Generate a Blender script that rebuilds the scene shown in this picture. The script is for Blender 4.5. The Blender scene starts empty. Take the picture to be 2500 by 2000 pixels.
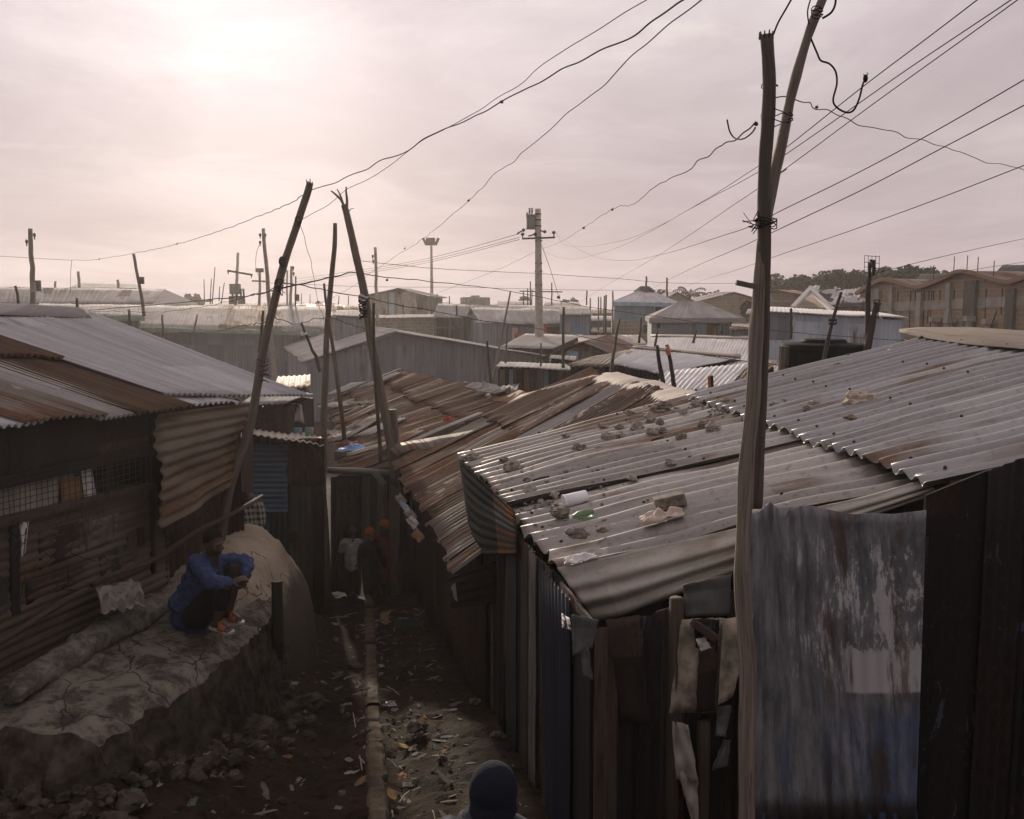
import bpy, math, random
from mathutils import Vector, Matrix, noise as mnoise
R = math.radians
V = Vector
rnd = random.Random(7)
sc = bpy.context.scene
col = sc.collection

# ------------------------------------------------------------------ camera model
F, PITCH, CAMZ = 2300.0, R(6.74), 5.0
CP, SP = math.cos(PITCH), math.sin(PITCH)
EYE = V((0, 0, CAMZ))


def ray(px, py):
    x, y = (px - 1250) / F, -(py - 1000) / F
    return V((x, CP + y * SP, -SP + y * CP))


def at(px, py, Y):
    d = ray(px, py)
    return EYE + d * (Y / d.y)


def onplane(px, py, p, n, off=0.0):
    d = ray(px, py)
    return EYE + d * ((p + n * off - EYE).dot(n) / d.dot(n))


def onz(px, py, z):
    d = ray(px, py)
    return EYE + d * ((z - CAMZ) / d.z)


def plane3(a, b, c):
    n = (b - a).cross(c - a).normalized()
    if n.z < 0:
        n = -n
    return a, n


# ------------------------------------------------------------------ tagging
ROOT = {}


def tag(o, label, cat, group=None, kind=None):
    if label: o['label'] = label
    if cat: o['category'] = cat
    if group: o['group'] = group
    if kind: o['kind'] = kind
    return o


def thing(name, label, cat, loc, group=None):
    o = bpy.data.objects.new(name, None)
    o.empty_display_size = 0.2
    o.location = loc
    col.objects.link(o)
    ROOT[o.name] = V(loc)
    return tag(o, label, cat, group)


# ------------------------------------------------------------------ mesh builder
class MB:
    def __init__(s):
        s.v, s.f, s.uv = [], [], []

    def add(s, vs, fs, uvs=None):
        b = len(s.v)
        s.v += [V(p) for p in vs]
        s.uv += list(uvs) if uvs else [(p[0], p[2]) for p in vs]
        s.f += [tuple(i + b for i in f) for f in fs]

    def grid(s, rows, uvs=None, closed=False):
        """rows: list of equally long lists of points"""
        m, n = len(rows), len(rows[0])
        vs = [p for r in rows for p in r]
        fs = []
        for j in range(m - 1):
            for i in range(n - (0 if closed else 1)):
                k = (i + 1) % n
                fs.append((j * n + i, j * n + k, (j + 1) * n + k, (j + 1) * n + i))
        s.add(vs, fs, [u for r in uvs for u in r] if uvs else None)

    def box(s, c, size, rot=None, jit=0.0):
        c = V(c)
        m = rot if rot is not None else Matrix.Identity(3)
        vs = []
        for x in (-.5, .5):
            for y in (-.5, .5):
                for z in (-.5, .5):
                    p = V((x * size[0], y * size[1], z * size[2]))
                    if jit: p += V((rnd.uniform(-1, 1), rnd.uniform(-1, 1), rnd.uniform(-1, 1))) * jit
                    vs.append(c + m @ p)
        s.add(vs, [(0, 1, 3, 2), (4, 6, 7, 5), (0, 4, 5, 1), (2, 3, 7, 6), (0, 2, 6, 4), (1, 5, 7, 3)],
              [(p.x + p.y, p.z) for p in vs])

    def bar(s, a, b, w, t=None, up=None):
        """square bar from a to b"""
        a, b = V(a), V(b)
        d = b - a
        z = d.normalized()
        u = V(up) if up is not None else (V((0, 0, 1)) if abs(z.z) < .9 else V((0, 1, 0)))
        x = z.cross(u).normalized()
        y = x.cross(z)
        m = Matrix((x, y, z)).transposed()
        L = d.length
        vs, uv = [], []
        t = t or w
        for zz in (0, L):
            for (i, j) in ((-1, -1), (1, -1), (1, 1), (-1, 1)):
                vs.append(a + m @ V((i * w / 2, j * t / 2, zz)))
                uv.append(((i + 1) * w / 2 + (j + 1) * t / 2, zz))
        s.add(vs, [(0, 3, 2, 1), (4, 5, 6, 7), (0, 1, 5, 4), (1, 2, 6, 5), (2, 3, 7, 6), (3, 0, 4, 7)], uv)

    def tube(s, pts, rads, n=8, cap=True, jit=0.0, round_ends=False, seed=0):
        pts = [V(p) for p in pts]
        if not hasattr(rads, '__len__'): rads = [rads] * len(pts)
        rads = list(rads)
        if round_ends:
            d0 = (pts[0] - pts[1]).normalized()
            d1 = (pts[-1] - pts[-2]).normalized()
            a, ra = pts[0], rads[0]
            b, rb = pts[-1], rads[-1]
            pre = [(a + d0 * ra * math.sin(t), ra * math.cos(t)) for t in (1.45, 1.1, .75, .38)]
            post = [(b + d1 * rb * math.sin(t), rb * math.cos(t)) for t in (.38, .75, 1.1, 1.45)]
            pts = [p for p, _ in pre] + pts + [p for p, _ in post]
            rads = [r for _, r in pre] + rads + [r for _, r in post]
        m = len(pts)
        prev = None
        rows, uvs, L = [], [], 0.0
        for i, p in enumerate(pts):
            t = (pts[min(i + 1, m - 1)] - pts[max(i - 1, 0)])
            t = t.normalized() if t.length > 1e-9 else V((0, 0, 1))
            if prev is None:
                u = t.cross(V((0, 1, 0)) if abs(t.y) < .9 else V((1, 0, 0))).normalized()
            else:
                u = (prev - t * prev.dot(t)).normalized()
            prev = u
            w = t.cross(u)
            if i: L += (pts[i] - pts[i - 1]).length
            row, ur = [], []
            for k in range(n):
                a = 2 * math.pi * k / n
                r = rads[i]
                if jit: r *= 1 + jit * mnoise.noise(V((math.cos(a) * 1.5 + seed * 7.3, math.sin(a) * 1.5, L * 2.2)))
                row.append(p + (u * math.cos(a) + w * math.sin(a)) * r)
                ur.append((k / n, L))
            rows.append(row)
            uvs.append(ur)
        s.grid(rows, uvs, closed=True)
        if cap:
            b = len(s.v)
            s.f.append(tuple(b - m * n + k for k in reversed(range(n))))
            s.f.append(tuple(b - n + k for k in range(n)))

    def ell(s, c, r, rot=None, n=12, m=8, jit=0.0, seed=0, fr=1.3):
        c = V(c)
        rot = rot if rot is not None else Matrix.Identity(3)
        vs = [c + rot @ V((0, 0, -r[2]))]
        for j in range(1, m):
            th = math.pi * j / m - math.pi / 2
            for k in range(n):
                a = 2 * math.pi * k / n
                d = V((math.cos(th) * math.cos(a), math.cos(th) * math.sin(a), math.sin(th)))
                q = 1 + (jit * mnoise.noise(d * fr + V((seed * 3.1, seed * 1.7, seed))) if jit else 0)
                vs.append(c + rot @ V((d.x * r[0] * q, d.y * r[1] * q, d.z * r[2] * q)))
        vs.append(c + rot @ V((0, 0, r[2])))
        fs = [(0, 1 + (k + 1) % n, 1 + k) for k in range(n)]
        for j in range(m - 2):
            for k in range(n):
                a, b = 1 + j * n + k, 1 + j * n + (k + 1) % n
                fs.append((a, b, b + n, a + n))
        e = len(vs) - 1
        fs += [(e, 1 + (m - 2) * n + k, 1 + (m - 2) * n + (k + 1) % n) for k in range(n)]
        s.add(vs, fs)

    def prism(s, poly, off):
        """planar polygon (list of points) extruded by vector off"""
        n = len(poly)
        off = V(off)
        p0 = V(poly[0])
        ex = (V(poly[1]) - p0).normalized()
        nn = V((0, 0, 0))
        for i in range(n):
            nn += (V(poly[i]) - p0).cross(V(poly[(i + 1) % n]) - p0)
        ey = nn.normalized().cross(ex)
        uv = [((V(p) - p0).dot(ex), (V(p) - p0).dot(ey)) for p in poly]
        s.add([V(p) for p in poly] + [V(p) + off for p in poly],
              [tuple(range(n)), tuple(reversed(range(n, 2 * n)))] +
              [(i, i + n, (i + 1) % n + n, (i + 1) % n) for i in range(n)], uv + uv)

    def build(s, name, mat, parent=None, loc=None, smooth=False, solid=0.0, bevel=0.0, angle=None, remesh=0.0, smoothit=0, folds=0.0):
        L = V(loc) if loc is not None else V((0, 0, 0))
        if parent is not None:
            L = ROOT[parent.name]
        me = bpy.data.meshes.new(name)
        me.from_pydata([p - L for p in s.v], [], s.f)
        uvl = me.uv_layers.new(name='UVMap')
        li = [0] * len(me.loops)
        me.loops.foreach_get('vertex_index', li)
        flat = []
        for i in li: flat += s.uv[i]
        uvl.data.foreach_set('uv', flat)
        me.materials.append(mat)
        if smooth: me.polygons.foreach_set('use_smooth', [True] * len(me.polygons))
        me.update()
        o = bpy.data.objects.new(name, me)
        col.objects.link(o)
        if parent is not None:
            o.parent = parent
        else:
            o.location = L
        ROOT[o.name] = L
        if remesh:
            md = o.modifiers.new('remesh', 'REMESH')
            md.mode = 'VOXEL'
            md.voxel_size = remesh
            md.use_smooth_shade = True
            if smoothit:
                q = o.modifiers.new('smooth', 'SMOOTH')
                q.iterations = smoothit
                q.factor = .5
        if folds:
            tx = bpy.data.textures.get('folds') or bpy.data.textures.new('folds', 'CLOUDS')
            tx.noise_scale = .075
            tx.noise_depth = 2
            md = o.modifiers.new('folds', 'DISPLACE')
            md.texture = tx
            md.texture_coords = 'LOCAL'
            md.strength = folds
            md.mid_level = .5
        if solid:
            md = o.modifiers.new('solid', 'SOLIDIFY')
            md.thickness = solid
            md.offset = -1
        if bevel:
            md = o.modifiers.new('bevel', 'BEVEL')
            md.width = bevel
            md.segments = 2
        return o


def mthing(mb, name, mat, label, cat, group=None, **kw):
    """a thing that is one mesh; its origin at the middle of its base"""
    xs = [p.x for p in mb.v]; ys = [p.y for p in mb.v]; zs = [p.z for p in mb.v]
    L = V(((min(xs) + max(xs)) / 2, (min(ys) + max(ys)) / 2, min(zs)))
    return tag(mb.build(name, mat, loc=L, **kw), label, cat, group)


def lerp(a, b, t): return a + (b - a) * t


def bil(P, u, v):
    return lerp(lerp(P[0], P[1], u), lerp(P[3], P[2], u), v)


def catmull(pts, k=6):
    pts = [V(p) for p in pts]
    if len(pts) < 3: 
        return [lerp(pts[0], pts[1], i / k) for i in range(k + 1)]
    out = []
    for i in range(len(pts) - 1):
        p0, p1, p2, p3 = pts[max(i - 1, 0)], pts[i], pts[i + 1], pts[min(i + 2, len(pts) - 1)]
        for j in range(k):
            t = j / k
            out.append(.5 * ((2 * p1) + (p2 - p0) * t + (2 * p0 - 5 * p1 + 4 * p2 - p3) * t * t + (3 * p1 - p0 - 3 * p2 + p3) * t ** 3))
    out.append(pts[-1])
    return out


def corr(mb, P, pitch=.1, amp=.012, nv=8, spw=6, sag=.02, seed=0, lap=9, lapstep=.012, vj=.05, up=None, ragged=0.0, sagf=.7, roll=None):
    """corrugated sheet: P = e0,e1 (across the ribs), r1,r0 (ribs run e -> r)"""
    P = [V(p) for p in P]
    N = (P[1] - P[0]).cross(P[3] - P[0]).normalized() + (P[1] - P[2]).cross(P[3] - P[2]).normalized() * -1
    N = (P[1] - P[0]).cross(P[3] - P[0]).normalized()
    ref = up if up is not None else V((0, 0, 1))
    if N.dot(ref) < 0: N = -N
    W = ((P[1] - P[0]).length + (P[2] - P[3]).length) / 2
    L = ((P[3] - P[0]).length + (P[2] - P[1]).length) / 2
    nw = max(2, round(W / pitch))
    nu = nw * spw
    rr = random.Random(seed * 131 + 5)
    ns = nw // lap + 2
    j0 = [rr.uniform(-vj, vj) / max(L, .1) for _ in range(ns)]
    j1 = [rr.uniform(-vj, vj) / max(L, .1) for _ in range(ns)]
    lift = [rr.uniform(0, lapstep) for _ in range(ns)]
    rows, uvs = [], []
    for j in range(nv + 1):
        row, ur = [], []
        for i in range(nu + 1):
            u = i / nu
            w = u * nw
            k = int(w / lap + 1e-6)
            fr = w / lap - k
            v = j / nv
            vv = lerp(-j0[k], 1 + j1[k], v)
            if ragged and j == 0: vv += ragged / L * mnoise.noise(V((u * W * 6, seed, 1.3)))
            if ragged and j == nv: vv += ragged / L * mnoise.noise(V((u * W * 6, seed, 7.3)))
            h = amp * math.cos(2 * math.pi * w) + lapstep * fr + lift[k]
            h += sag * mnoise.noise(V((u * W * sagf, v * L * sagf * .8, seed * 1.37)))
            h += sag * .4 * mnoise.noise(V((u * W * sagf * 3, v * L * sagf * 2, seed * 2.37)))
            if roll: h += roll(u, v)
            row.append(bil(P, u, vv) + N * h)
            ur.append((u * W + seed * 3.7, v * L + seed * 1.9))
        rows.append(row)
        uvs.append(ur)
    mb.grid(rows, uvs)
    return mb

# ------------------------------------------------------------------ materials
class NT:
    def __init__(s, name):
        s.m = bpy.data.materials.new(name)
        s.m.use_nodes = True
        s.t = s.m.node_tree
        s.b = s.t.nodes['Principled BSDF']
        s.tc = None

    def n(s, typ, **kw):
        x = s.t.nodes.new(typ)
        for k, v in kw.items(): setattr(x, k, v)
        return x

    def link(s, a, b): s.t.links.new(a, b)

    def coord(s, which='UV'):
        if s.tc is None: s.tc = s.n('ShaderNodeTexCoord')
        return s.tc.outputs[which]

    def mp(s, vec, scale=(1, 1, 1), loc=(0, 0, 0)):
        x = s.n('ShaderNodeMapping')
        x.inputs['Scale'].default_value = scale
        x.inputs['Location'].default_value = loc
        s.link(vec, x.inputs['Vector'])
        return x.outputs[0]

    def noise(s, vec, scale=1.0, detail=4, rough=.6, dist=0.0):
        x = s.n('ShaderNodeTexNoise')
        x.inputs['Scale'].default_value = scale
        x.inputs['Detail'].default_value = detail
        x.inputs['Roughness'].default_value = rough
        x.inputs['Distortion'].default_value = dist
        s.link(vec, x.inputs['Vector'])
        return x.outputs['Fac']

    def step(s, val, a, b):
        x = s.n('ShaderNodeMapRange', interpolation_type='SMOOTHSTEP')
        s.link(val, x.inputs[0])
        x.inputs[1].default_value = a
        x.inputs[2].default_value = b
        return x.outputs[0]

    def rng(s, val, a, b, c, d):
        x = s.n('ShaderNodeMapRange')
        s.link(val, x.inputs[0])
        for i, q in enumerate((a, b, c, d)): x.inputs[i + 1].default_value = q
        return x.outputs[0]

    def mix(s, f, a, b, mode='MIX'):
        x = s.n('ShaderNodeMix', data_type='RGBA', blend_type=mode)
        for q, i in ((f, 0), (a, 6), (b, 7)):
            if isinstance(q, (int, float)): x.inputs[i].default_value = q
            elif isinstance(q, tuple): x.inputs[i].default_value = q + (1,) if len(q) == 3 else q
            else: s.link(q, x.inputs[i])
        return x.outputs[2]

    def math(s, op, a, b=0.0):
        x = s.n('ShaderNodeMath', operation=op)
        for i, q in enumerate((a, b)):
            if isinstance(q, (int, float)): x.inputs[i].default_value = q
            else: s.link(q, x.inputs[i])
        return x.outputs[0]

    def bump(s, h, strength=.3, dist=.02):
        x = s.n('ShaderNodeBump')
        x.inputs['Strength'].default_value = strength
        x.inputs['Distance'].default_value = dist
        s.link(h, x.inputs['Height'])
        s.link(x.outputs[0], s.b.inputs['Normal'])

    def out(s, color=None, rough=None, metal=None, spec=None):
        for q, nm in ((color, 'Base Color'), (rough, 'Roughness'), (metal, 'Metallic'), (spec, 'Specular IOR Level')):
            if q is None: continue
            if isinstance(q, (int, float)): s.b.inputs[nm].default_value = q
            elif isinstance(q, tuple): s.b.inputs[nm].default_value = q + (1,)
            else: s.link(q, s.b.inputs[nm])
        return s.m


def tin(name, a, b, rust=.2, rustc=((.10, .05, .028), (.19, .10, .055)), metal=.45, rough=.42, sheet=.25, streak=1.0, seed=0.0, dirt=.3, pale=0.0, palec=(.5, .46, .42), spec=.15):
    """weathered galvanised sheet; UV in metres, v along the ribs"""
    t = NT(name)
    uv = t.mp(t.coord('UV'), loc=(seed, seed * .7, seed))
    st = t.noise(t.mp(uv, (5 * streak, .35, 1)), 1.0, 5, .65)
    big = t.noise(t.mp(uv, (1.1, .5, 1)), 1.0, 3, .6)
    fine = t.noise(t.mp(uv, (26, 14, 1)), 1.0, 4, .7)
    c = t.mix(t.step(st, .3, .7), a, b)
    # every sheet of the roof has its own tone
    br = t.n('ShaderNodeTexBrick', offset=.37, squash=1)
    br.inputs['Color1'].default_value = (0, 0, 0, 1)
    br.inputs['Color2'].default_value = (1, 1, 1, 1)
    br.inputs['Mortar'].default_value = (.4, .4, .4, 1)
    br.inputs['Scale'].default_value = 1
    br.inputs['Mortar Size'].default_value = .004
    br.inputs['Brick Width'].default_value = 2.3
    br.inputs['Row Height'].default_value = .82
    sw = t.n('ShaderNodeSeparateXYZ'); t.link(uv, sw.inputs[0])
    cb = t.n('ShaderNodeCombineXYZ'); t.link(sw.outputs[1], cb.inputs[0]); t.link(sw.outputs[0], cb.inputs[1])
    t.link(cb.outputs[0], br.inputs['Vector'])
    tone = t.rng(br.outputs['Color'], 0, 1, 1 - sheet, 1 + sheet)
    c = t.mix(1.0, c, tone, 'MULTIPLY')
    c = t.mix(t.math('MULTIPLY', t.step(fine, .5, .75), dirt), c, (.07, .055, .045))
    rmask = t.math('ADD', t.math('MULTIPLY', big, .55), t.math('MULTIPLY', st, .45))
    rmask = t.math('ADD', rmask, t.rng(br.outputs['Color'], 0, 1, -.08, .08))
    lo = .72 - .5 * rust
    rm = t.step(rmask, lo - .05, lo + .09)
    rc = t.mix(t.step(fine, .3, .7), rustc[0], rustc[1])
    c = t.mix(rm, c, rc)
    if pale:
        pn = t.noise(t.mp(uv, (6, 2.2, 1), (4, 9, 2)), 1.0, 6, .75, .6)
        c = t.mix(t.step(pn, .66 - pale * .2, .70 - pale * .2), c, palec)
    t.bump(t.math('ADD', fine, st), .12, .01)
    r = t.rng(t.math('ADD', rm, t.math('MULTIPLY', fine, .4)), 0, 1.2, rough, min(1, rough + .42))
    me = t.math('MULTIPLY', t.math('SUBTRACT', 1.0, rm), metal)
    return t.out(c, r, me, spec)


def wood(name, a, b, c=None, rough=.85, seed=0.0, sc_=(8, .8)):
    t = NT(name)
    uv = t.mp(t.coord('UV'), loc=(seed, seed, seed))
    g = t.noise(t.mp(uv, (sc_[0], sc_[1], 1)), 1.0, 6, .7, .4)
    f = t.noise(t.mp(uv, (40, 2.5, 1)), 1.0, 4, .7)
    k = t.mix(t.step(g, .3, .7), a, b)
    k = t.mix(t.math('MULTIPLY', t.step(f, .52, .62), .7), k, c or tuple(x * .35 for x in a))
    t.bump(t.math('ADD', g, f), .5, .012)
    return t.out(k, rough, 0.0, .3)


def plain(name, a, rough=.8, var=.25, scale=6, metal=0.0, spec=.3, coord='Object', bump=.25, b=None):
    t = NT(name)
    n = t.noise(t.coord(coord), scale, 5, .65)
    lo = tuple(x * (1 - var) for x in a)
    hi = b or tuple(min(1, x * (1 + var)) for x in a)
    if bump: t.bump(n, bump, .02)
    return t.out(t.mix(t.step(n, .3, .7), lo, hi), rough, metal, spec)


def brickmat(name, a, b, mortar, scale=1.0, w=.4, h=.2, rough=.9):
    t = NT(name)
    br = t.n('ShaderNodeTexBrick')
    br.inputs['Color1'].default_value = a + (1,)
    br.inputs['Color2'].default_value = b + (1,)
    br.inputs['Mortar'].default_value = mortar + (1,)
    br.inputs['Scale'].default_value = scale
    br.inputs['Mortar Size'].default_value = .02
    br.inputs['Brick Width'].default_value = w
    br.inputs['Row Height'].default_value = h
    t.link(t.coord('UV'), br.inputs['Vector'])
    n = t.noise(t.mp(t.coord('UV'), (1.5, .18, 1)), 1.0, 5, .7)
    c = t.mix(t.math('MULTIPLY', t.step(n, .5, .72), .6), br.outputs['Color'], tuple(x * .35 for x in a))
    return t.out(c, rough, 0.0, .2)


m_tin_near = tin('galvanised_near', (.405, .38, .345), (.28, .262, .24), rust=.30, rough=.40, metal=.5, seed=1, dirt=.6, rustc=((.12, .075, .045), (.22, .15, .095)), sheet=.2)
m_tin_upper = tin('galvanised_upper', (.36, .35, .345), (.25, .245, .245), rust=.26, rough=.40, metal=.5, seed=5, dirt=.45, rustc=((.13, .08, .05), (.23, .15, .09)), sheet=.2)
m_tin_apron = tin('galvanised_apron', (.46, .43, .375), (.31, .29, .25), rust=.26, rough=.55, metal=.15, seed=9, streak=.5)
m_tin_silver = tin('silver_sheet', (.46, .45, .45), (.32, .315, .32), rust=.07, rough=.36, metal=.5, seed=2, dirt=.15, sheet=.14)
m_tin_grey = tin('grey_sheet', (.27, .26, .25), (.19, .18, .175), rust=.15, rough=.85, metal=0, seed=3, spec=.05)
m_tin_pale = tin('pale_sheet', (.36, .34, .325), (.27, .255, .245), rust=.12, rough=.9, metal=0, seed=4, sheet=.16, spec=.03)
m_tin_dirty = tin('dirty_sheet', (.26, .235, .21), (.13, .105, .085), rust=.42, rough=.8, metal=0.05, seed=6, spec=.05, pale=.25, palec=(.34, .30, .27), streak=2)
m_rust = tin('rusty_sheet', (.128, .08, .052), (.082, .052, .035), rust=.35, rustc=((.06, .037, .026), (.16, .095, .056)), metal=0, rough=.7, seed=7, sheet=.4, dirt=.3)
m_rust_band = tin('rust_band_sheet', (.118, .073, .045), (.064, .041, .029), rust=.35, rustc=((.05, .032, .024), (.14, .08, .044)), metal=0, rough=.72, seed=17, sheet=.2, dirt=.2)
m_rust_pale = tin('rusty_peeling_sheet', (.125, .08, .054), (.076, .05, .036), rust=.3, rustc=((.07, .044, .03), (.17, .10, .06)), metal=0, rough=.7, seed=8, sheet=.4, pale=.5, palec=(.36, .30, .26))
m_rust_grey = tin('rust_grey_sheet', (.27, .24, .21), (.13, .10, .08), rust=.45, metal=.1, rough=.65, seed=11, sheet=.45, streak=2)
m_wall_grey = tin('grey_wall_sheet', (.25, .26, .275), (.185, .195, .21), rust=.16, rough=.7, metal=.05, seed=12, sheet=.24, dirt=.3)
m_wall_bright = tin('bright_wall_sheet', (.50, .54, .58), (.36, .40, .44), rust=.12, rough=.6, metal=.1, seed=13, sheet=.2, dirt=.3)
m_wall_patch = tin('patched_wall_sheet', (.36, .33, .28), (.22, .195, .16), rust=.3, rough=.7, metal=.1, seed=14, sheet=.55, pale=.2)
m_wall_blue = tin('bluish_wall_sheet', (.24, .29, .33), (.19, .23, .27), rust=.05, rough=.6, metal=.1, seed=15, sheet=.12, dirt=.12)
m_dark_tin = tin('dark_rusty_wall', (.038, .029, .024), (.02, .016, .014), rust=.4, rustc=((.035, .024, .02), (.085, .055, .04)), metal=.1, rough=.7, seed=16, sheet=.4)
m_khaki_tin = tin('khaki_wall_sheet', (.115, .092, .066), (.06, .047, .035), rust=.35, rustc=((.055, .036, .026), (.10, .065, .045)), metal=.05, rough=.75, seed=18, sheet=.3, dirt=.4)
m_awning = tin('stained_awning', (.165, .135, .102), (.105, .084, .064), rust=.5, rustc=((.075, .042, .026), (.14, .085, .05)), metal=.05, rough=.7, seed=21.3, streak=.6, sheet=.12)
m_blue_panel = tin('blue_panel', (.10, .155, .23), (.075, .115, .17), rust=.12, metal=.05, rough=.6, seed=22, sheet=.1)
m_teal_panel = tin('grey_teal_sheet', (.07, .075, .072), (.04, .045, .044), rust=.3, metal=.0, rough=.95, seed=23, sheet=.3, spec=0)
m_orange_tile = tin('terracotta_roof', (.36, .23, .155), (.27, .175, .12), rust=.2, rustc=((.2, .11, .07), (.46, .28, .18)), metal=0, rough=.8, seed=24)
m_dark_roof = tin('dark_roof', (.06, .05, .048), (.04, .035, .034), rust=.1, metal=0, rough=.8, seed=25)
m_black_wall = tin('blackened_wall', (.022, .018, .018), (.014, .012, .013), rust=.3, rustc=((.02, .012, .010), (.04, .024, .018)), metal=0, rough=.7, seed=26, streak=2, pale=.30, palec=(.06, .065, .09))
m_pole = wood('weathered_pole', (.19, .155, .122), (.10, .08, .062), seed=1)
m_pole_dark = wood('dark_pole', (.085, .068, .055), (.05, .04, .033), seed=2)
m_pole_grey = wood('grey_pole', (.27, .245, .20), (.19, .17, .135), seed=3)
m_charred = wood('charred_pole', (.03, .026, .024), (.018, .016, .015), seed=4)
m_plank = wood('old_plank', (.085, .062, .045), (.045, .033, .025), seed=5, sc_=(14, .6))
m_plank_grey = wood('grey_plank', (.17, .155, .13), (.11, .10, .085), seed=6, sc_=(14, .6))
m_plank_dark = wood('dark_plank', (.024, .019, .016), (.012, .010, .009), seed=7, sc_=(14, .6))
m_concrete = plain('pole_concrete', (.36, .33, .28), .9, .2, 5)
m_wire = plain('black_cable', (.03, .023, .021), .9, .1, 20, bump=0, spec=.05)
m_wire_thin = plain('grey_wire', (.055, .042, .038), .9, .1, 20, bump=0)
m_iron = plain('dark_iron', (.05, .045, .04), .6, .3, 20)
m_stone = plain('roof_stone', (.31, .275, .23), .95, .4, 14, b=(.45, .40, .34))
m_stone_pale = plain('pale_stone', (.42, .36, .28), .95, .3, 16)
m_stone_dark = plain('dark_stone', (.19, .165, .14), .95, .45, 16)
m_green_trim = plain('green_fascia', (.20, .30, .23), .7, .15, 3)
m_black_plastic = plain('black_tank_plastic', (.004, .0042, .005), .7, .2, 4, spec=.06, bump=.05)
m_block = brickmat('stone_block', (.33, .28, .21), (.27, .225, .17), (.40, .36, .30), 1, .45, .22)
m_band = plain('concrete_band', (.36, .33, .28), .9, .2, 1.5)
m_white_rag = plain('white_rag', (.62, .60, .58), .85, .12, 9)
m_cream_cap = tin('cream_ridge_cap', (.50, .44, .38), (.38, .33, .28), rust=.22, rustc=((.26, .15, .09), (.42, .28, .18)), metal=.05, rough=.7, seed=31, sheet=.1)
m_ridge_dull = tin('dull_ridge_cap', (.27, .235, .195), (.19, .165, .14), rust=.25, metal=0, rough=.8, seed=33, sheet=.1, spec=.05)
m_glass_dark = plain('dark_opening', (.02, .018, .017), .6, .2, 4, bump=0)
m_white_paint = plain('white_paint', (.86, .86, .88), .6, .04, 3, bump=.02)
m_skyblue = plain('sky_blue_wall', (.30, .46, .55), .8, .2, 3)
m_red = plain('red_paint', (.42, .06, .045), .6, .2, 3)
m_sandwall = plain('sand_wall', (.45, .40, .32), .9, .15, 2)

m_clod = plain('earth_clod', (.042, .031, .022), .95, .5, 16)

# ------------------------------------------------------------------ camera, sun, sky, air
cam = bpy.data.cameras.new('camera')
cam.sensor_fit = 'HORIZONTAL'
cam.sensor_width = 36
cam.lens = 36 * F / 2500
cam.clip_start = .05
cam.clip_end = 5000
co = bpy.data.objects.new('camera', cam)
co.location = EYE
co.rotation_euler = (R(90) - PITCH, 0, 0)
col.objects.link(co)
sc.camera = co

SAZ, SEL = R(-14.3), R(11.8)
S = V((math.sin(SAZ) * math.cos(SEL), math.cos(SAZ) * math.cos(SEL), math.sin(SEL)))
sl = bpy.data.lights.new('sun', 'SUN')
sl.energy = 5.0
sl.angle = R(2.0)
sl.color = (1, .85, .68)
so = bpy.data.objects.new('sun', sl)
so.rotation_euler = S.to_track_quat('Z', 'Y').to_euler()
so.location = (-30, 60, 40)
col.objects.link(so)

w = bpy.data.worlds.new('World')
sc.world = w
w.use_nodes = True
t = NT.__new__(NT)
t.t = w.node_tree
t.tc = None
nt = w.node_tree
for x in list(nt.nodes): nt.nodes.remove(x)
wo = t.n('ShaderNodeOutputWorld')
sky = t.n('ShaderNodeTexSky', sky_type='NISHITA')
sky.sun_disc = False
sky.sun_elevation = SEL
sky.sun_rotation = SAZ
sky.dust_density = 4
bg1 = t.n('ShaderNodeBackground')
t.link(sky.outputs[0], bg1.inputs[0])
bg1.inputs[1].default_value = .05
d = t.coord('Generated')
dn = t.n('ShaderNodeVectorMath', operation='NORMALIZE')
t.link(d, dn.inputs[0])
d = dn.outputs[0]
sep = t.n('ShaderNodeSeparateXYZ')
t.link(d, sep.inputs[0])
dot = t.n('ShaderNodeVectorMath', operation='DOT_PRODUCT')
t.link(d, dot.inputs[0])
dot.inputs[1].default_value = S
dp = t.math('MAXIMUM', dot.outputs['Value'], 0.0)
zz = t.math('MAXIMUM', sep.outputs[2], 0.0)
# cloud deck: directions projected on a plane overhead
den = t.math('ADD', zz, .10)
cx = t.math('DIVIDE', sep.outputs[0], den)
cy = t.math('DIVIDE', sep.outputs[1], den)
cc = t.n('ShaderNodeCombineXYZ')
t.link(cx, cc.inputs[0]); t.link(cy, cc.inputs[1])
cl = t.noise(t.mp(cc.outputs[0], (.34, .26, 1), (11.4, 4.9, 2.3)), 1.0, 5, .5, .4)
cl2 = t.noise(t.mp(cc.outputs[0], (1.15, .85, 1), (7.3, 2.2, .8)), 1.0, 8, .62, .5)
cm = t.math('ADD', t.math('MULTIPLY', cl, .60), t.math('MULTIPLY', cl2, .40))
low = t.mix(t.step(cm, .38, .62), (.485, .397, .412), (.60, .502, .507))
high = t.mix(t.step(cm, .36, .62), (.565, .475, .515), (.92, .82, .832))
up = t.step(zz, .03, .40)
c = t.mix(up, low, high)
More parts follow.
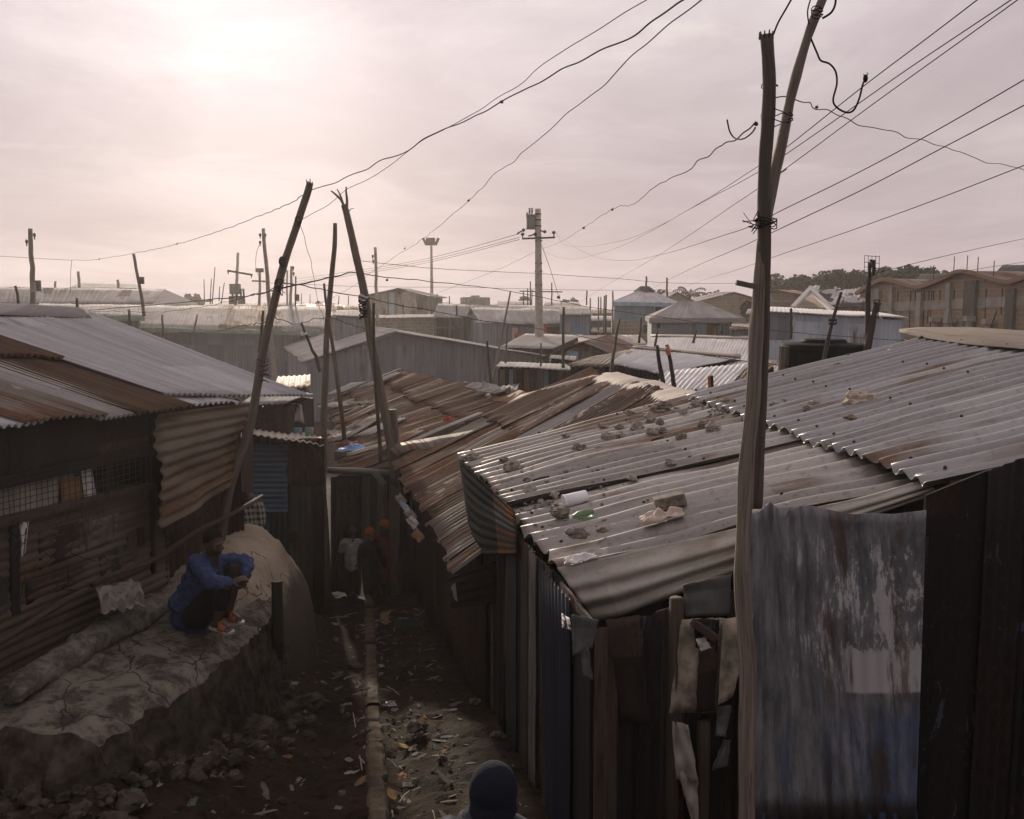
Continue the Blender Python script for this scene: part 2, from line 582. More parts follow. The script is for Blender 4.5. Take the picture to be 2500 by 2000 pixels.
# thin bright streaks of broken cloud
st = t.noise(t.mp(cc.outputs[0], (.7, .95, 1), (1.3, 6.2, .5)), 1.0, 7, .62, .5)
c = t.mix(t.math('MULTIPLY', t.math('MULTIPLY', t.step(st, .57, .68), .45), t.rng(zz, .10, .2, 0, 1)), c, (.90, .82, .76))
g1 = t.math('POWER', dp, 7.0)
g2 = t.math('POWER', dp, 40.0)
g3 = t.math('POWER', dp, 120.0)
hz = t.step(zz, -.06, .19)
gl = t.math('ADD', t.math('MULTIPLY', g1, .06), t.math('ADD', t.math('MULTIPLY', g2, .16), t.math('MULTIPLY', g3, .23)))
gl = t.math('MULTIPLY', gl, hz)
gl = t.math('MULTIPLY', gl, t.rng(cm, .35, .65, .80, 1.12))
glow = t.mix(1.0, (1.0, .935, .91), gl, 'MULTIPLY')
c = t.mix(1.0, c, glow, 'ADD')
# the half of the sky away from the sun is much dimmer
c = t.mix(1.0, c, t.rng(dot.outputs['Value'], -.75, .45, .52, 1.0), 'MULTIPLY')
bg2 = t.n('ShaderNodeBackground')
t.link(c, bg2.inputs[0])
bg2.inputs[1].default_value = .98
ad = t.n('ShaderNodeMixShader')      # the cloud veil covers nearly the whole sky
ad.inputs[0].default_value = .975
t.link(bg1.outputs[0], ad.inputs[1]); t.link(bg2.outputs[0], ad.inputs[2])
t.link(ad.outputs[0], wo.inputs['Surface'])

vs = sc.view_settings
vs.view_transform = 'Standard'
vs.look = 'None'
vs.exposure = 0
vs.gamma = 1
vs.use_curve_mapping = False
try:
    sc.cycles.use_denoising = True
    sc.cycles.max_bounces = 8
    sc.cycles.volume_bounces = 1
    sc.cycles.volume_step_rate = 4
    sc.cycles.sample_clamp_indirect = 4
except Exception:
    pass

hb = MB()
hb.box((0, 118, 6.0), (300, 260, 16.0))
hm = bpy.data.materials.new('haze')
hm.use_nodes = True
hm.node_tree.nodes.clear()
ho = hm.node_tree.nodes.new('ShaderNodeOutputMaterial')
hv = hm.node_tree.nodes.new('ShaderNodeVolumePrincipled')
hv.inputs['Color'].default_value = (.96, .90, .90, 1)
hv.inputs['Density'].default_value = .0006
hv.inputs['Anisotropy'].default_value = .58
hm.node_tree.links.new(hv.outputs[0], ho.inputs['Volume'])
haze = hb.build('haze', hm)
tag(haze, 'thin pinkish dusty haze over the far roofs', 'haze', kind='stuff')

# ------------------------------------------------------------------ ground
def sst(x, a, b):
    q = max(0, min(1, (x - a) / (b - a)))
    return q * q * (3 - 2 * q)


def curbx(Y): return -.93 - .162 * (Y - 6.2)


def base(Y):
    if Y < 5: return 1.25 + min(1.5, (5 - Y) * .28)
    if Y < 6.2: return 1.25
    if Y < 15.5: return 1.25 - 1.25 * (Y - 6.2) / 9.3
    return 0.0


def ledge_front(Y):
    """x of the ledge's front edge"""
    k = [(4.0, -3.2), (5.6, -3.0), (6.44, -2.82), (7.3, -2.58), (8.0, -2.45), (9.0, -2.42), (10.0, -2.42), (11.5, -2.55), (13, -2.9)]
    if Y <= k[0][0]: return k[0][1]
    for (a, xa), (b, xb) in zip(k, k[1:]):
        if Y <= b: return xa + (xb - xa) * (Y - a) / (b - a)
    return k[-1][1]


def gz(X, Y, n=True):
    z = base(Y)
    if Y < 30:
        c = curbx(Y)
        # trampled bank rising to the ledge
        top = lerp(1.70, .95, sst(Y, 5.6, 9.2)) - z if Y < 9.2 else max(0, 1.0 - z - .25 * sst(Y, 9, 12.5))
        top = max(top, 0) * (1 - sst(Y, 12.3, 13.4))
        lf = ledge_front(Y)
        wdt = lerp(1.35, .75, sst(Y, 5.5, 8.5))
        z += top * (1 - sst(X, lf - .05, lf + wdt))
        # worn hollow of the path, drain channel beside the kerb
        z -= .05 * math.exp(-((X - c + .5) / .28) ** 2)
        z -= .06 * math.exp(-((X - c - .22) / .12) ** 2)
        if n:
            a = 1 - sst(Y, 14, 22)
            q = V((X, Y, 0))
            z += a * (.05 * mnoise.noise(q * 1.3) + .03 * mnoise.noise(q * 3.7) + .022 * mnoise.noise(q * 9.1) + .020 * mnoise.noise(q * 17) * (1 - .75 * math.exp(-((X - c + .45) / .3) ** 2)))
            if X < c - .6: z += a * sst(c - .6 - X, 0, .5) * (.06 * mnoise.noise(q * 4.3 + V((4, 4, 4))) + .04 * mnoise.noise(q * 9.7 + V((1, 4, 4))))
    return z


def axis(core0, core1, st, far0, far1):
    xs = []
    x = core0
    while x < core1:
        xs.append(x); x += st
    q, s_ = core0, st
    pre = []
    while q > far0:
        s_ *= 1.35
        q -= s_
        pre.append(max(q, far0))
    q, s_ = xs[-1], st
    post = []
    while q < far1:
        s_ *= 1.35
        q += s_
        post.append(min(q, far1))
    return pre[::-1] + xs + post


gx = axis(-4.6, 1.3, .05, -140, 140)
gy = axis(4.4, 16.5, .05, -8, 240)
g = MB()
g.grid([[V((x, y, gz(x, y))) for x in gx] for y in gy], [[(x, y) for x in gx] for y in gy])
t = NT('alley_earth')
uv = t.coord('UV')
n1 = t.noise(uv, 1.4, 6, .7)
n2 = t.noise(uv, 9, 6, .75)
n3 = t.noise(uv, 42, 4, .7)
cc_ = t.mix(t.step(n1, .35, .65), (.028, .0205, .0145), (.058, .042, .029))
cc_ = t.mix(t.step(n2, .52, .66), cc_, (.014, .010, .008))
vo = t.n('ShaderNodeTexVoronoi')
vo.inputs['Scale'].default_value = 26
t.link(uv, vo.inputs['Vector'])
spk = t.math('LESS_THAN', vo.outputs['Distance'], .20)
vc = t.n('ShaderNodeSeparateColor'); t.link(vo.outputs['Color'], vc.inputs[0])
spk = t.math('MULTIPLY', spk, t.math('GREATER_THAN', vc.outputs[0], .90))
cc_ = t.mix(spk, cc_, t.mix(vc.outputs[1], (.05, .04, .03), (.12, .10, .08)))
t.bump(t.math('ADD', n2, t.math('MULTIPLY', n3, .9)), 1.0, .05)
m_ground = t.out(cc_, t.rng(n1, .3, .7, .75, .95), 0.0, .05)
go = g.build('ground', m_ground, smooth=True)
tag(go, 'dark trodden earth of the alley sloping down between the shacks', 'ground', kind='structure')

# concrete edge of the drain, running down the middle of the alley
k = MB()
y = 4.6
i = 0
while y < 15.2:
    L = rnd.uniform(.75, 1.25)
    y2 = min(y + L, 15.3)
    rows, uvs = [], []
    m = 16
    for j in range(m + 1):
        yy = lerp(y + .005, y2 - .005, j / m)
        x = curbx(yy)
        z = base(yy)
        wv = .078 + .014 * mnoise.noise(V((yy * 3, 1, 1))) + .01 * mnoise.noise(V((yy * 11, 1, 1)))
        h = .035 + .03 * mnoise.noise(V((yy * 2.2, 4, 1))) + .018 * mnoise.noise(V((yy * 8, 4, 1))) - (.025 if i % 3 == 1 else 0)
        e = .006 if j in (0, m) else 0
        prof = [(-wv, -.15), (-wv, h - .03 - e), (-wv + .025, h - e), (0, h + .008 - e), (wv - .025, h - e), (wv, h - .03 - e), (wv, -.15)]
        prof = [(a + .012 * mnoise.noise(V((yy * 9, a * 40, 2))), b + .016 * mnoise.noise(V((yy * 8, a * 30, 5)))) for a, b in prof]
        rows.append([V((x + a, yy, z + b)) for a, b in prof])
        uvs.append([(a, yy) for a, b in prof])
    k.grid(rows, uvs)
    y = y2
    i += 1
t = NT('kerb_concrete')
n1 = t.noise(t.coord('Object'), 3, 6, .7)
n2 = t.noise(t.coord('Object'), 22, 5, .7)
cc_ = t.mix(t.step(n1, .38, .62), (.05, .037, .025), (.115, .085, .055))
cc_ = t.mix(t.step(n2, .55, .7), cc_, (.06, .048, .037))
t.bump(n2, .6, .02)
m_kerb = t.out(cc_, .92, 0.0, .2)
mthing(k, 'drain_kerb', m_kerb, 'worn concrete kerb running down the middle of the earth alley', 'kerb')

# ------------------------------------------------------------------ plastered ledge with its mound along the shack wall
LW0, LW1 = V((-4.25, 6.2, 0)), V((-3.08, 10.4, 0))
LWd = (LW1 - LW0).normalized()
LWn = V((LWd.y, -LWd.x, 0))
LEDZ = 2.09


def wallx(Y): return LW0.x + (LW1.x - LW0.x) * (Y - LW0.y) / (LW1.y - LW0.y)


led = thing('mud_ledge', 'cracked plastered earth ledge along the shack wall on which a man sits', 'ledge', (-3.2, 8, 1.2))
t = NT('ledge_plaster')
ob = t.coord('Object')
n1 = t.noise(ob, 4.2, 7, .74, .15)
n2 = t.noise(ob, 19, 5, .75)
vo = t.n('ShaderNodeTexVoronoi', feature='DISTANCE_TO_EDGE')
vo.inputs['Scale'].default_value = 2.1
mm = t.n('ShaderNodeMixRGB'); mm.inputs[0].default_value = .22
t.link(ob, mm.inputs[1])
nz = t.n('ShaderNodeTexNoise'); nz.inputs['Scale'].default_value = 3; t.link(ob, nz.inputs['Vector']); t.link(nz.outputs['Color'], mm.inputs[2])
t.link(mm.outputs[0], vo.inputs['Vector'])
crack = t.math('LESS_THAN', vo.outputs['Distance'], .012)
cc_ = t.mix(t.step(n1, .40, .60), (.05, .04, .032), (.19, .165, .132))
cc_ = t.mix(t.math('MULTIPLY', t.step(n2, .5, .7), .6), cc_, (.12, .098, .077))
cc_ = t.mix(t.math('MULTIPLY', crack, .85), cc_, (.03, .024, .02))
t.bump(t.math('ADD', n1, t.math('MULTIPLY', n2, .5)), .7, .03)
m_ledge = t.out(cc_, .95, 0.0, .2)
t = NT('mound_plaster')
ob = t.coord('Object')
n1 = t.noise(ob, 2.2, 7, .7, .4)
n2 = t.noise(ob, 18, 5, .75)
cc_ = t.mix(t.step(n1, .36, .64), (.22, .175, .125), (.33, .27, .20))
cc_ = t.mix(t.math('MULTIPLY', t.step(n2, .52, .72), .5), cc_, (.15, .118, .085))
vo = t.n('ShaderNodeTexVoronoi', feature='DISTANCE_TO_EDGE')
vo.inputs['Scale'].default_value = 1.5
mm = t.n('ShaderNodeMixRGB'); mm.inputs[0].default_value = .3
t.link(ob, mm.inputs[1])
nz = t.n('ShaderNodeTexNoise'); nz.inputs['Scale'].default_value = 4; t.link(ob, nz.inputs['Vector']); t.link(nz.outputs['Color'], mm.inputs[2])
t.link(mm.outputs[0], vo.inputs['Vector'])
cc_ = t.mix(t.math('MULTIPLY', t.math('LESS_THAN', vo.outputs['Distance'], .006), .8), cc_, (.05, .04, .03))
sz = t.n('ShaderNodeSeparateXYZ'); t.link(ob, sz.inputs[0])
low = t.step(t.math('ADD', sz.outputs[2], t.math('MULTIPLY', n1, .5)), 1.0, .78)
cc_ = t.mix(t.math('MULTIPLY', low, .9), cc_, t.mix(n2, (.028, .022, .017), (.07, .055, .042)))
t.bump(n2, .5, .02)
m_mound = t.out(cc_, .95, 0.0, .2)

t = NT('roll_plaster')
ob = t.coord('Object')
n1 = t.noise(ob, 6, 7, .72)
n2 = t.noise(ob, 26, 5, .75)
cc_ = t.mix(t.step(n1, .36, .62), (.075, .07, .06), (.225, .205, .175))
cc_ = t.mix(t.math('MULTIPLY', t.step(n2, .5, .7), .6), cc_, (.055, .048, .04))
t.bump(t.math('ADD', n1, n2), .8, .03)
m_roll = t.out(cc_, .95, 0.0, .2)
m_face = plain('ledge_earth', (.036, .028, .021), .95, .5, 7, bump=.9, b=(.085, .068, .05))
top_rows, face_rows = [], []
for j in range(-4, 150):
    Y = lerp(6.22, 9.6, max(j, 0) / 149)
    xf, xb = ledge_front(Y), wallx(Y) - .12
    nn = mnoise.noise(V((Y * 2.3, 3, 0)))
    n2_ = mnoise.noise(V((Y * 6.1, 9, 0)))
    xf += .11 * nn + .06 * n2_ + .03 * mnoise.noise(V((Y * 17, 2, 5)))
    zt = LEDZ - .04 - .05 * sst(Y, 7, 9)
    prof = []
    for i in range(33):
        q = i / 32
        x = lerp(xb, xf, q)
        z = zt - .07 * q * q + .03 * mnoise.noise(V((x * 3, Y * 3, 1))) + .016 * mnoise.noise(V((x * 11, Y * 11, 1))) + .006 * mnoise.noise(V((x * 29, Y * 29, 1)))
        if mnoise.noise(V((x * 2.6, Y * 2.0, 8))) > .12: z -= .028
        if i > 28: z -= .02 * (i - 28) ** 1.5 * .5
        yy = Y + .10 * mnoise.noise(V((x * 3, 2, 2))) * (1 - sst(Y, 6.2, 6.6)) + .05 * mnoise.noise(V((x * 9, 2, 2))) * (1 - sst(Y, 6.2, 6.6))
        if j < 0: yy -= (.07 + .09 * mnoise.noise(V((x * 5, j, 4)))) * -j; z -= .06 * (-j) ** 1.45 * (1 + .8 * mnoise.noise(V((x * 4, j * .7, 9)))); x += .05 * mnoise.noise(V((x * 7, j, 1)))
        prof.append(V((x, yy, z)))
    fc = [prof[-1]]
    for i in range(1, 13):
        q = i / 12
        zb = gz(xf + .1, Y) - .15
        x = xf + .10 * q + (.06 * mnoise.noise(V((Y * 5, q * 5, 2))) + .04 * mnoise.noise(V((Y * 14, q * 9, 2))) + .02 * mnoise.noise(V((Y * 31, q * 19, 2)))) * min(1, q * 3)
        fc.append(V((x, prof[-1].y, lerp(prof[-1].z, zb, q))))
    (top_rows if j >= 0 else face_rows).append(prof)
    if j >= 0: face_rows.append(None); face_rows[-1] = fc
end_rows = [r for r in face_rows if len(r) == 33]
side_rows = [r for r in face_rows if len(r) == 13]
mb = MB()
mb.grid(top_rows, [[(p.x, p.y) for p in r] for r in top_rows])
mb.build('ledge_top', m_ledge, led, smooth=True)
mb = MB()
mb.grid(side_rows)
mb.grid(end_rows + [top_rows[0]])
mb.grid([[r[-1] for r in end_rows] + [top_rows[0][-1]], [side_rows[0][i] for i in (12, 9, 6, 3, 0)]])
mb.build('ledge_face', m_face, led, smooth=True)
# rounded plaster kerb at the foot of the wall
mb = MB()
pts, rd = [], []
src = [(38, 1688), (90, 1640), (170, 1590), (250, 1540), (320, 1500), (380, 1467), (430, 1440), (480, 1400), (520, 1370)]
for q, (a, b) in enumerate(src):
    p = onz(a, b, LEDZ + .05)
    pts.append(p); rd.append([.06, .10, .125, .12, .13, .115, .11, .12, .10][q])
pts = catmull(pts, 5)
rd2 = []
for q in range(len(pts)):
    f = q / (len(pts) - 1) * (len(rd) - 1)
    i = min(int(f), len(rd) - 2)
    rd2.append(lerp(rd[i], rd[i + 1], f - i) * (1 + .16 * mnoise.noise(V((q * .8, 1, 1)))))
mb.tube(pts, rd2, 22, jit=.35, round_ends=True)
mb.v = [p + V((mnoise.noise(p * 7), mnoise.noise(p * 7 + V((9, 0, 0))), mnoise.noise(p * 7 + V((0, 9, 0))))) * .035 + V((0, 0, mnoise.noise(p * 19) * .014 - .04)) for p in mb.v]
mb.build('wall_kerb', m_roll, led, smooth=True)
# mound at the ledge's far end
mb = MB()
C = V((-3.36, 10.2, .45))
rows = []
for j in range(41):
    th = j / 40 * 1.66
    row = []
    for i in range(80):
        a = i / 80 * 2 * math.pi
        d_ = V((math.cos(a) * math.sin(th), math.sin(a) * math.sin(th), max(-.12, math.cos(th))))
        q = 1 + .05 * mnoise.noise(d_ * 1.7 + V((5, 1, 2))) + .022 * mnoise.noise(d_ * 5) + .010 * mnoise.noise(d_ * 15) + .006 * mnoise.noise(d_ * 34)
        hx = 1.08 if d_.x > 0 else .6
        d_ = V((math.copysign(abs(d_.x) ** .70, d_.x), math.copysign(abs(d_.y) ** .75, d_.y), math.copysign(abs(d_.z) ** .70, d_.z)))
        row.append(C + V((d_.x * hx * q, d_.y * (1.30 if d_.y > 0 else 1.75) * q, d_.z * 1.98 * q)))
    rows.append(row)
mb.grid(rows, closed=True)
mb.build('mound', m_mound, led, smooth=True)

# ------------------------------------------------------------------ left shack: walls, window, patched roof
def pw(px, py, off=0.0):                 # a point of the left wall, OFF metres out from it
    return onplane(px, py, LW0, LWn, off)


shL = thing('tin_shack', 'long dark tin shack with wire mesh window beside the earth ledge', 'shack', (-4.5, 8.5, 2.0))
# eave and ridge
eN, eF = at(-260, 1064, 6.0), at(757, 971, 11.5)
eN = V((-4.0, 5.4, 4.05)); eF = at(752, 969, 11.5)
LP, LN = plane3(at(0, 1045, 7.0), at(750, 969, 11.5), at(202, 765, 12.35))


def pl(px, py, off=0.0): return onplane(px, py, LP, LN, off)


def sheetL(name, q, mat, off, seed, lab=None, **kw):
    mb = MB()
    a = dict(pitch=.082, amp=.017, nv=12, spw=8, sag=.022, lap=9, lapstep=.012, vj=.03)
    a.update(kw)
    corr(mb, [pl(x, y, off) for x, y in q], seed=seed, **a)
    o = mb.build(name, mat, shL, smooth=True, solid=.004)
    if lab: o['label'] = lab
    return o


sheetL('roof_sheet', [(-150, 1068), (110, 1033), (-700, 800), (-1100, 800)], m_tin_silver, 0.0, 1, 'silver roof sheet at the near end')
sheetL('roof_sheet', [(60, 1037), (265, 1018), (-480, 772), (-760, 800)], m_tin_dirty, .018, 2, 'stained whitish and rusty roof sheet')
sheetL('roof_sheet', [(235, 1022), (362, 1006), (-330, 768), (-560, 775)], m_tin_pale, .0, 3, 'dull grey roof sheet')
sheetL('roof_sheet', [(330, 1008), (478, 994), (-190, 770), (-385, 770)], m_rust_band, .026, 4, 'dark brown rusty roof sheet')
sheetL('roof_sheet', [(452, 993), (583, 984), (470, 945), (345, 950)], m_tin_silver, .0, 5, 'short bright roof sheet at the eave')
sheetL('roof_sheet', [(395, 962), (757, 970), (203, 757), (-260, 748)], m_tin_silver, .045, 6, 'wide silvery upper roof sheets', nv=16, lap=10)
sheetL('roof_sheet', [(-40, 868), (152, 872), (-120, 778), (-330, 778)], m_rust_band, .085, 7, 'short rusty sheet lying on the silver ones')
mb = MB()
a, b = pl(-420, 742, .06), pl(206, 768, .06)
rows = []
for j in range(30):
    q = j / 29
    c0 = lerp(a, b, q)
    wv = .02 * mnoise.noise(V((q * 9, 2, 2)))
    dn = (pl(400, 900) - pl(202, 765)).normalized()
    rows.append([c0 + dn * (.24 + wv) + LN * .015, c0 + dn * .1 + LN * .05, c0 + LN * (.09 + wv), c0 - dn * .16 + V((0, 0, -.02)), c0 - dn * .3 + V((0, 0, -.18))])
mb.grid(rows)
mb.build('ridge_cap', m_tin_pale, shL, smooth=True, solid=.004)
# the other slope, unseen from the alley but closing the roof
mb = MB()
c0, c1 = pl(-420, 750), pl(203, 762)
dd = V((-.964, .266, 0)) * 3.0 + V((0, 0, -.9))
corr(mb, [c0 + dd, c1 + dd, c1, c0], .082, .012, 4, 4, seed=9)
mb.build('back_roof', m_tin_grey, shL, smooth=True, solid=.004)

# wall skins
mb = MB()
far = V((-3.06, 10.47, 0))
p0, p1 = LW0 + (LW0 - LW1) * .3, far
ztop = lambda p: onplane(0, 0, LP, LN).z if False else (LP - p).dot(LN) / LN.z + p.z
zt0 = V((p0.x, p0.y, 0)); zt1 = V((p1.x, p1.y, 0))
zt0.z = (LP - zt0).dot(LN) / LN.z - .06
zt1.z = (LP - zt1).dot(LN) / LN.z - .06
b0, b1 = V((p0.x, p0.y, 1.7)), V((p1.x, p1.y, .2))
# main skin: boards and old sheets with a window opening (between s0..s1 / z0..z1)
def wallpt(s_, z): return V((p0.x, p0.y, 0)) + (V((p1.x, p1.y, 0)) - V((p0.x, p0.y, 0))) * s_ + V((0, 0, z))
def wsz(px, py):
    p = pw(px, py)
    return (V((p.x, p.y, 0)) - V((p0.x, p0.y, 0))).length / (V((p1.x, p1.y, 0)) - V((p0.x, p0.y, 0))).length, p.z
s0, _ = wsz(-60, 1250); s1, _ = wsz(372, 1100)
zA = wsz(372, 1180)[1]; zB = wsz(372, 1104)[1]
zA0 = wsz(0, 1272)[1]; zB0 = wsz(0, 1182)[1]
def skin(P_, pitch, mat, name, seed, nv=2, **kw):
    mb = MB()
    corr(mb, P_, pitch, .0075, nv, 6, up=LWn, seed=seed, sag=.035, sagf=1.6, lap=6, lapstep=.014, **kw)
    return mb.build(name, mat, shL, smooth=True, solid=.01)
bz = lambda s_: lerp(1.75, .2, max(0, (s_ - .55) / .45)) if s_ > .55 else 1.75
# above the window: a broad dark board; under it horizontal ribbed sheets
mb = MB()
n_ = 24
rows = []
for j in range(5):
    rows.append([wallpt(i / n_, lerp(lerp(zt0.z, zt1.z, i / n_), lerp(zB0 + .03, zB + .03, min(1, (i / n_) / s1)), j / 4)) + LWn * (.012 * mnoise.noise(V((i * .6, j, 3)))) for i in range(n_ + 1)])
mb.grid(rows, [[(i * .2, j * .12) for i in range(n_ + 1)] for j in range(5)])
mb.build('upper_wall', m_dark_tin, shL, smooth=True, solid=.02)
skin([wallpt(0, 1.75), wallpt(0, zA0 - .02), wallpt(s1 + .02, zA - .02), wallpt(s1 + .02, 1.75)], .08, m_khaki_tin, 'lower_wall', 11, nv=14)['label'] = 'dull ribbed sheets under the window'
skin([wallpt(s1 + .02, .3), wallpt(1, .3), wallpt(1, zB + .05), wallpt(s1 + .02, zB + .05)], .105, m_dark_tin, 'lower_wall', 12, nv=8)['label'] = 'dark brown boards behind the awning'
mb = MB()
corr(mb, [V((p1.x, p1.y, .0)), V((p1.x - 3.3, p1.y + .9, .0)), V((p1.x - 3.3, p1.y + .9, 4.4)), V((p1.x, p1.y, zt1.z))], .1, .012, 2, 5, up=V((0, 1, 0)), seed=14)
mb.build('end_wall', m_dark_tin, shL, smooth=True, solid=.01)
# dark room behind the window
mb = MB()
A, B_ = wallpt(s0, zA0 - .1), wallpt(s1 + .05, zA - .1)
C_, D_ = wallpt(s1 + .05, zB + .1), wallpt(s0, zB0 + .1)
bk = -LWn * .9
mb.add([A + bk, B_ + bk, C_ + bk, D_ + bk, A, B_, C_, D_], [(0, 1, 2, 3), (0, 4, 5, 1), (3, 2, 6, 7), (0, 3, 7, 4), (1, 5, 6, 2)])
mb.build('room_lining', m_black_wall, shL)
# timbers round the window
for (x0, y0, x1, y1, ww, lab) in ((-40, 1190, 372, 1097, .09, 'lintel'), (-40, 1285, 372, 1187, .075, 'sill'), (263, 1120, 256, 1222, .06, 'mullion'), (30, 1262, 34, 1500, .085, 'post'), (367, 1020, 372, 1400, .05, 'post')):
    mb = MB()
    mb.bar(pw(x0, y0, .02), pw(x1, y1, .02), ww, .06, up=LWn)
    mb.build('window_' + lab if lab in ('lintel', 'sill', 'mullion') else 'wall_post', m_plank_dark if lab != 'sill' else m_plank, shL, bevel=.006)
# what hangs behind the mesh
def patch_on_wall(name, poly, mat, off, thick, parent=shL, lab=None, wob=.02):
    mb = MB()
    pts = [pw(x, y, off) for x, y in poly]
    mb.prism(pts, -LWn * thick)
    o = mb.build(name, mat, parent)
    if lab: o['label'] = lab
    return o
def cloth_on(ptf, quad, off, mat, name, parent, n=14, wave=.02, freq=9, seed=0, lab=None, solid=.004):
    """rippled cloth or paper filling a pixel quad: TL, TR, BR, BL"""
    mb = MB()
    rows, uvs = [], []
    for j in range(n + 1):
        row, ur = [], []
        for i in range(n + 1):
            u, v = i / n, j / n
            x = lerp(lerp(quad[0][0], quad[1][0], u), lerp(quad[3][0], quad[2][0], u), v)
            y = lerp(lerp(quad[0][1], quad[1][1], u), lerp(quad[3][1], quad[2][1], u), v)
            h = off + wave * math.sin(u * freq + seed + v * 1.3) * (.3 + .7 * v) + wave * .8 * mnoise.noise(V((u * 4, v * 3, seed)))
            row.append(ptf(x, y, h)); ur.append((u, v))
        rows.append(row); uvs.append(ur)
    mb.grid(rows, uvs)
    o = mb.build(name, mat, parent, smooth=True, solid=solid)
    if lab: o['label'] = lab
    return o
m_sheet_plastic = plain('greyed_plastic', (.30, .275, .24), .7, .2, 5)
m_khaki_scrap0 = plain('dull_flat_sheet', (.12, .098, .072), .8, .45, 5)
m_cardboard = plain('brown_cardboard', (.24, .135, .06), .85, .2, 6)
cloth_on(pw, [(-60, 1195), (146, 1146), (150, 1232), (-60, 1285)], -.06, m_sheet_plastic, 'plastic_screen', shL, seed=1, lab='greyish plastic stretched behind the mesh')
cloth_on(pw, [(147, 1172), (196, 1162), (203, 1232), (152, 1246)], -.05, m_cardboard, 'cardboard_screen', shL, wave=.008, seed=2)
cloth_on(pw, [(150, 1140), (176, 1133), (180, 1168), (150, 1172)], -.08, m_sheet_plastic, 'plastic_screen', shL, wave=.008, seed=5)
cloth_on(pw, [(196, 1136), (222, 1128), (236, 1216), (206, 1222)], -.045, m_white_rag, 'curtain', shL, seed=3, lab='white cloth hung inside the window')
cloth_on(pw, [(48, 1270), (72, 1262), (62, 1350), (50, 1362)], .03, m_white_rag, 'curtain', shL, seed=4, lab='white rag beside the wall post')
# wire mesh over the window
mb = MB()
for i in range(30):
    x = -20 + i * 13.4
    yt, yb = 1186 - .235 * x, 1277 - .245 * x
    mb.tube([pw(x + rnd.uniform(-2, 2), yt - 4, .045), pw(x + 4 + rnd.uniform(-3, 3), yb + rnd.uniform(2, 25), .05)], .0035, 4)
for i in range(7):
    f = i / 6
    pts = [pw(x, lerp(1186 - .235 * x, 1277 - .245 * x, f) + rnd.uniform(-2, 2), .047) for x in range(-20, 380, 45)]
    mb.tube(pts, .0035, 4)
for i in range(22):                       # loose ends of mesh trailing below
    x = rnd.uniform(10, 330)
    y = 1277 - .245 * x
    pts = [pw(x + q * rnd.uniform(-6, 9), y + q * rnd.uniform(12, 24), .05 + rnd.uniform(0, .04)) for q in range(rnd.choice((3, 4, 5)))]
    mb.tube(catmull(pts, 3), .003, 4)
mb.build('wire_mesh', m_iron, shL)
# big stained awning sheet hanging over the far half of the wall
mb = MB()
aw = [(395, 1291), (372, 1010), (594, 992), (560, 1186)]
P_ = [pw(392, 1291, .30), pw(371, 1013, .10), pw(596, 985, .10), pw(557, 1186, .24)]
corr(mb, P_, .115, .017, 16, 8, up=LWn, seed=31, sag=.09, sagf=2.2, lap=40, ragged=.11, vj=0)
aw = mb.build('awning', m_awning, shL, smooth=True, solid=.005)
aw['label'] = 'large rust stained ribbed sheet hanging over the wall'
for (x0, y0, x1, y1, r_) in ((225, 1428, 640, 1222, .025),):
    mb = MB()
    pts = [pw(lerp(x0, x1, q), lerp(y0, y1, q) + 9 * math.sin(q * 5) - 5 * math.sin(q * 13), .16) for q in [i / 10 for i in range(11)]]
    mb.tube(pts, [r_ * rnd.uniform(.85, 1.15) for _ in pts], 8, jit=.2)
    mb.build('rail', m_plank, shL, smooth=True)
mb = MB()
pts = [pw(lerp(-60, 212, q), lerp(1598, 1440, q) + 5 * math.sin(q * 6), .13) for q in [i / 8 for i in range(9)]]
mb.tube(pts, [.028 * rnd.uniform(.8, 1.2) for _ in pts], 8, jit=.2)
mb.build('rail', m_plank, shL, smooth=True)
mb = MB()
mb.prism([pw(x, y, .05) for x, y in ((600, 1040), (618, 1046), (618, 1195), (606, 1205), (590, 1200), (588, 1130))], -LWn * .03)
mb.build('corner_board', m_plank, shL)
for (poly, mm, nm) in ((((312, 1300), (333, 1292), (335, 1372), (307, 1368)), m_khaki_tin, 'patch'), (((-20, 1390), (22, 1420), (18, 1500), (-20, 1560)), m_teal_panel, 'patch'), (((335, 1290), (352, 1286), (356, 1330), (340, 1335)), m_black_wall, 'vent_hole'), (((420, 1305), (436, 1300), (436, 1330), (422, 1334)), m_black_wall, 'vent_hole')):
    patch_on_wall(nm, poly, mm, .035, .02)
for poly, mm, lb in ((((92, 1300), (190, 1272), (196, 1352), (96, 1392)), m_dark_tin, 'flat rusty sheet nailed under the window'), (((205, 1276), (290, 1252), (286, 1316), (210, 1345)), m_khaki_scrap0, 'dull flat sheet nailed under the window'), (((60, 1420), (215, 1372), (222, 1410), (64, 1478)), m_dark_tin, None), (((240, 1360), (300, 1330), (306, 1384), (246, 1408)), m_teal_panel, None)):
    cloth_on(pw, poly, .03, mm, 'wall_patch', shL, n=8, wave=.012, seed=len(lb or 'x'), lab=lb)
for i in range(9):
    mb = MB()
    x = rnd.uniform(40, 350); y = rnd.uniform(1290, 1420)
    pts = [pw(x + 14 * q * rnd.uniform(-.6, 1), y + 16 * q * rnd.uniform(.3, 1.2), .04 + rnd.uniform(0, .06)) for q in range(5)]
    mb.tube(catmull(pts, 4), .003, 4)
    mb.build('hanging_wire', m_wire, shL)
